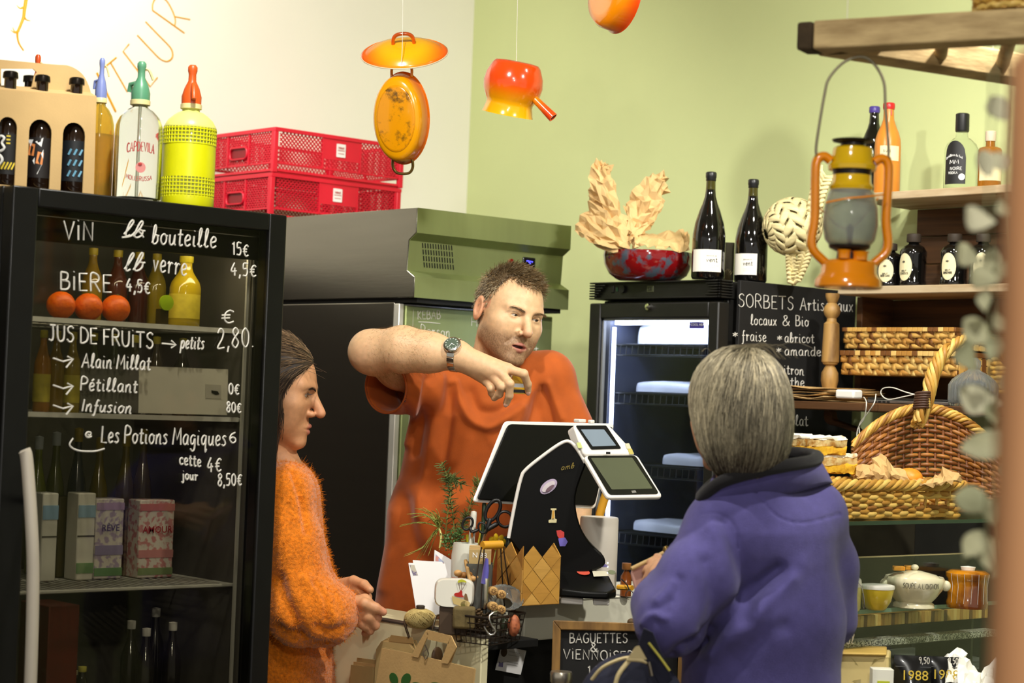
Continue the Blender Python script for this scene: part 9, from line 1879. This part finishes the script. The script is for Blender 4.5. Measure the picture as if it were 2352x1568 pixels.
# ================================================================ inside the drinks fridge
def fitem(px, py, Yp, z): p = onY(px, py, Yp); return (p.x, Yp, z + .0045)
m_or = M('orange_peel', (236, 110, 10), .45, rgb2=(216, 84, 6), mix=(.4, .65), vs=160, bump=.4, bs=160)
for i, (px, lab) in enumerate(((140, 'left orange of the three in the drinks fridge'), (203, 'middle orange of the three in the drinks fridge'), (266, 'right orange of the three in the drinks fridge'))):
 Yp = FSY + .06; p = onY(px, 702, Yp); r = 33 * pxm(proj(p)[2]); t = thing('orange', lab, 'orange', (p.x, Yp, SH[0] + .0045), 0, 'oranges in the drinks fridge'); MB().ell((0, 0, r), (r, r, r * .97), 24, 16).build('peel', m_or, t, smooth=180); MB().ell((0, -r * .2, r * 1.95), (.003, .003, .0015), 8, 6).build('stem_end', M('stem_green', (90, 96, 40), .8), t)
def fbottle(label, px, Yp, z, half, H, rgb, cap, lab=None, group='bottles in the drinks fridge', trans=.3):
 p = onY(px, 800, Yp); D = proj(p)[2]; r = half * pxm(D); t = thing('juice_bottle', label, 'bottle', (p.x, Yp, z + .0045), CAMR, group)
 MB().lathe([(0, 0), (r * .95, 0), (r, .004), (r, H * .55), (r * .9, H * .63), (r * .5, H * .76), (r * .38, H * .84), (r * .38, H * .92)], 24).build('bottle_glass', M('drink_%d_%d_%d' % rgb, rgb, .1, var=.15, coat=.4), t, smooth=50); MB().lathe([(r * .42, H * .90), (r * .45, H * .91), (r * .45, H * .99), (0, H)], 18).build('bottle_cap', M('cap_%d_%d' % cap[:2], cap, .35), t, smooth=50)
 if lab: curve_label(t, 'label', r, H * .12, H * .46, -170, -10, M('flabel_%d_%d' % lab[:2], lab, .6, var=.2, vs=60))
 return t
hA_ = hz_ - SH[0] + .01
fbottle('yellow drink bottle at the right of the top fridge shelf', 420, FSY + .07, SH[0], 36, .155, (196, 170, 30), (206, 190, 40), (226, 206, 60))
for i, (px, rgb, lb_) in enumerate(((205, (150, 120, 30), 'behind the oranges, leftmost'), (262, (90, 40, 24), 'behind the oranges, second'), (312, (70, 26, 22), 'behind the oranges, third'), (352, (150, 130, 30), 'behind the oranges, fourth'))): fbottle('dim drink bottle on the top fridge shelf %s' % lb_, px, FSY + .20, SH[0], 24, .165, rgb, (190, 170, 40))
t = thing('lime_jar', 'small jar with lime green round front on the top fridge shelf', 'jar', fitem(380, 695, FSY + .02, SH[0]), 0); p = onY(380, 695, FSY + .02); MB().lathe([(0, 0), (.016, 0), (.0165, .006), (0, .007)], 24, (0, 0, p.z - SH[0] - .0045), T=Matrix.Rotation(R(90), 3, 'X')).build('lid_disc', M('lime_plastic', (170, 206, 30), .4, emit=0), t, smooth=40); MB().box(-.010, .002, 0, .010, .02, p.z - SH[0] - .018).build('lid_jar', M('dark_jar', (60, 50, 24), .3), t)
for i, (px, rgb, lb_) in enumerate(((100, (150, 100, 26), 'with yellow label at the far left'), (130, (120, 96, 30), 'second from the left'), (168, (150, 130, 40), 'third from the left'), (215, (52, 60, 34), 'fourth from the left'), (262, (46, 54, 34), 'fifth from the left'), (310, (44, 40, 24), 'sixth from the left'), (360, (52, 48, 30), 'behind the white card'), (420, (40, 44, 30), 'behind the right half of the white card'))): fbottle('juice bottle on the second fridge shelf %s' % lb_, px, FSY + .12, SH[1], 20, .17, rgb, (170, 160, 50), (190, 176, 60) if i in (0, 2) else None)
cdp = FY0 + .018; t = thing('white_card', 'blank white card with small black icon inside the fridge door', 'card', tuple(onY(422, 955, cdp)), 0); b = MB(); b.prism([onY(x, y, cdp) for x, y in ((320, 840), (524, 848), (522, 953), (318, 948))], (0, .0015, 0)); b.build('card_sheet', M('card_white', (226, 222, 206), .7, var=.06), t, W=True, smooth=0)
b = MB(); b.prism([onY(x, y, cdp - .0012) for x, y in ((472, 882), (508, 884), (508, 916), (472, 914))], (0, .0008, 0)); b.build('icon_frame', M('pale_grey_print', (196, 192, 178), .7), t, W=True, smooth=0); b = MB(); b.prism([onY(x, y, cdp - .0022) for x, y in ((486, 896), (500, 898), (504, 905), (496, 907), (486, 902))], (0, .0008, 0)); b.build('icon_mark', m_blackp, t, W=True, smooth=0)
b = MB(); b.prism([onY(x, y, cdp + .004) for x, y in ((185, 838), (320, 842), (318, 948), (184, 944))], (0, .0015, 0)); o = b.build('grey_card', M('card_grey', (96, 94, 86), .7, var=.06), None, smooth=0); tag(o, 'dull grey card beside the white card inside the fridge door', 'card')
def carton(label, px0, px1, py0, py1, Yp, rgb, texts=(), bands=(), wavy=None, cat='carton'):
 a, c = onY(px0, py1, Yp), onY(px1, py1, Yp); z0 = SH[2] + .0045; z1 = onY(px0, py0, Yp).z; t = thing('drink_carton', label, cat, ((a.x + c.x) / 2, Yp + .03, z0), 0, 'cartons in the drinks fridge'); W_ = (c.x - a.x) / 2
 MB().box(-W_, -.03, 0, W_, .02, z1 - z0).build('carton_box', M('carton_%d_%d_%d' % rgb, rgb, .6, rgb2=wavy, mix=(.48, .56), vs=70) if wavy else M('carton_%d_%d_%d' % rgb, rgb, .6, var=.05), t, bevel=.003)
 for (fa, fb, rgb2) in bands: MB().box(-W_ * .99, -.0312, (z1 - z0) * fa, W_ * .99, -.030, (z1 - z0) * fb).build('printed_band', M('band_%d_%d' % rgb2[:2], rgb2, .6), t)
 for (txt, fx, fz, sz, mm) in texts: printed('printed_word', t, txt, Vector(t.location) + Vector((-W_ * fx, -.0322, (z1 - z0) * fz)), (1, 0, 0), (0, 0, 1), sz, mm, bold=.01)
 return t
m_vp = M('violet_print', (90, 76, 130), .6); m_rp2 = M('crimson_print', (176, 40, 50), .6)
carton('white carton printed Reve with violet flower border in the fridge', 216, 280, 1145, 1300, FSY + .16, (220, 214, 204), [('RÊVE', .62, .60, .020, m_vp)], [(.04, .14, (110, 150, 100)), (.30, .42, (150, 140, 176)), (.86, .95, (176, 150, 190))], (176, 160, 186)); carton('white carton printed Amour with red flower border in the fridge', 316, 396, 1148, 1302, FSY + .15, (224, 216, 206), [('AMOUR', .84, .58, .021, m_rp2)], [(.04, .13, (140, 160, 110)), (.26, .36, (206, 140, 140)), (.86, .95, (206, 120, 120))], (206, 140, 140))
carton('narrow white and blue carton at the far left of the fridge', 92, 128, 1132, 1310, FSY + .15, (222, 222, 212), [], [(.70, .86, (140, 176, 206)), (.50, .515, (60, 56, 50))]); carton('white and blue carton second from the left in the fridge', 174, 214, 1132, 1308, FSY + .15, (224, 222, 210), [], [(.72, .86, (150, 184, 210)), (.50, .515, (60, 56, 50)), (.08, .20, (120, 160, 110))])
carton('dark olive carton between the white cartons in the fridge', 130, 170, 1140, 1300, FSY + .22, (70, 62, 26)); carton('dim patterned carton behind the Reve and Amour cartons', 284, 314, 1165, 1296, FSY + .20, (120, 100, 84), wavy=(80, 60, 60))
for i, (px, rgb) in enumerate(((100, (110, 120, 30)), (140, (90, 96, 40)), (190, (40, 44, 60)), (240, (120, 104, 30)), (300, (116, 100, 30)), (340, (110, 96, 30)))): fbottle('dim bottle at the back of the third fridge shelf, number %s from the left' % ('one', 'two', 'three', 'four', 'five', 'six', 'seven', 'eight')[i], px, FSY + .32, SH[2], 22, .30 + .01 * (i % 3), rgb, (180, 190, 200) if i < 2 else (160, 140, 40))
for i, (px, Yp, hh, cap, lb_) in enumerate(((202, .10, .10, (190, 180, 140), 'with pale cap at the left'), (222, .05, .115, (196, 190, 90), 'with yellow cap'), (330, .16, .19, (206, 206, 200), 'with white cap, third from left'), (365, .10, .18, (214, 212, 206), 'with white cap, nearest the front'), (385, .20, .21, (200, 200, 196), 'with white cap at the back'), (425, .10, .19, (216, 214, 208), 'with white cap at the right'))): fbottle('dark bottle on the low fridge shelf %s' % lb_, px, FSY + Yp, .85, 22, hh, (34, 32, 28), cap)
MB().box(FX0 + .043, FSY, .83, FX1 - .043, FY1 - .04, .8505).build('low_shelf', M('dark_shelf', (48, 40, 28), .5), fr, W=True)
t = thing('red_crate', 'dark red crate at the lower left inside the fridge', 'crate', tuple(onY(110, 1500, FSY + .1))[:2] + (.851,), 0); MB().box(-.035, -.06, .0, .035, .06, onY(110, 1392, FSY + .04).z - .851).build('crate_box', M('dull_red', (96, 30, 16), .6, var=.2), t, bevel=.002)
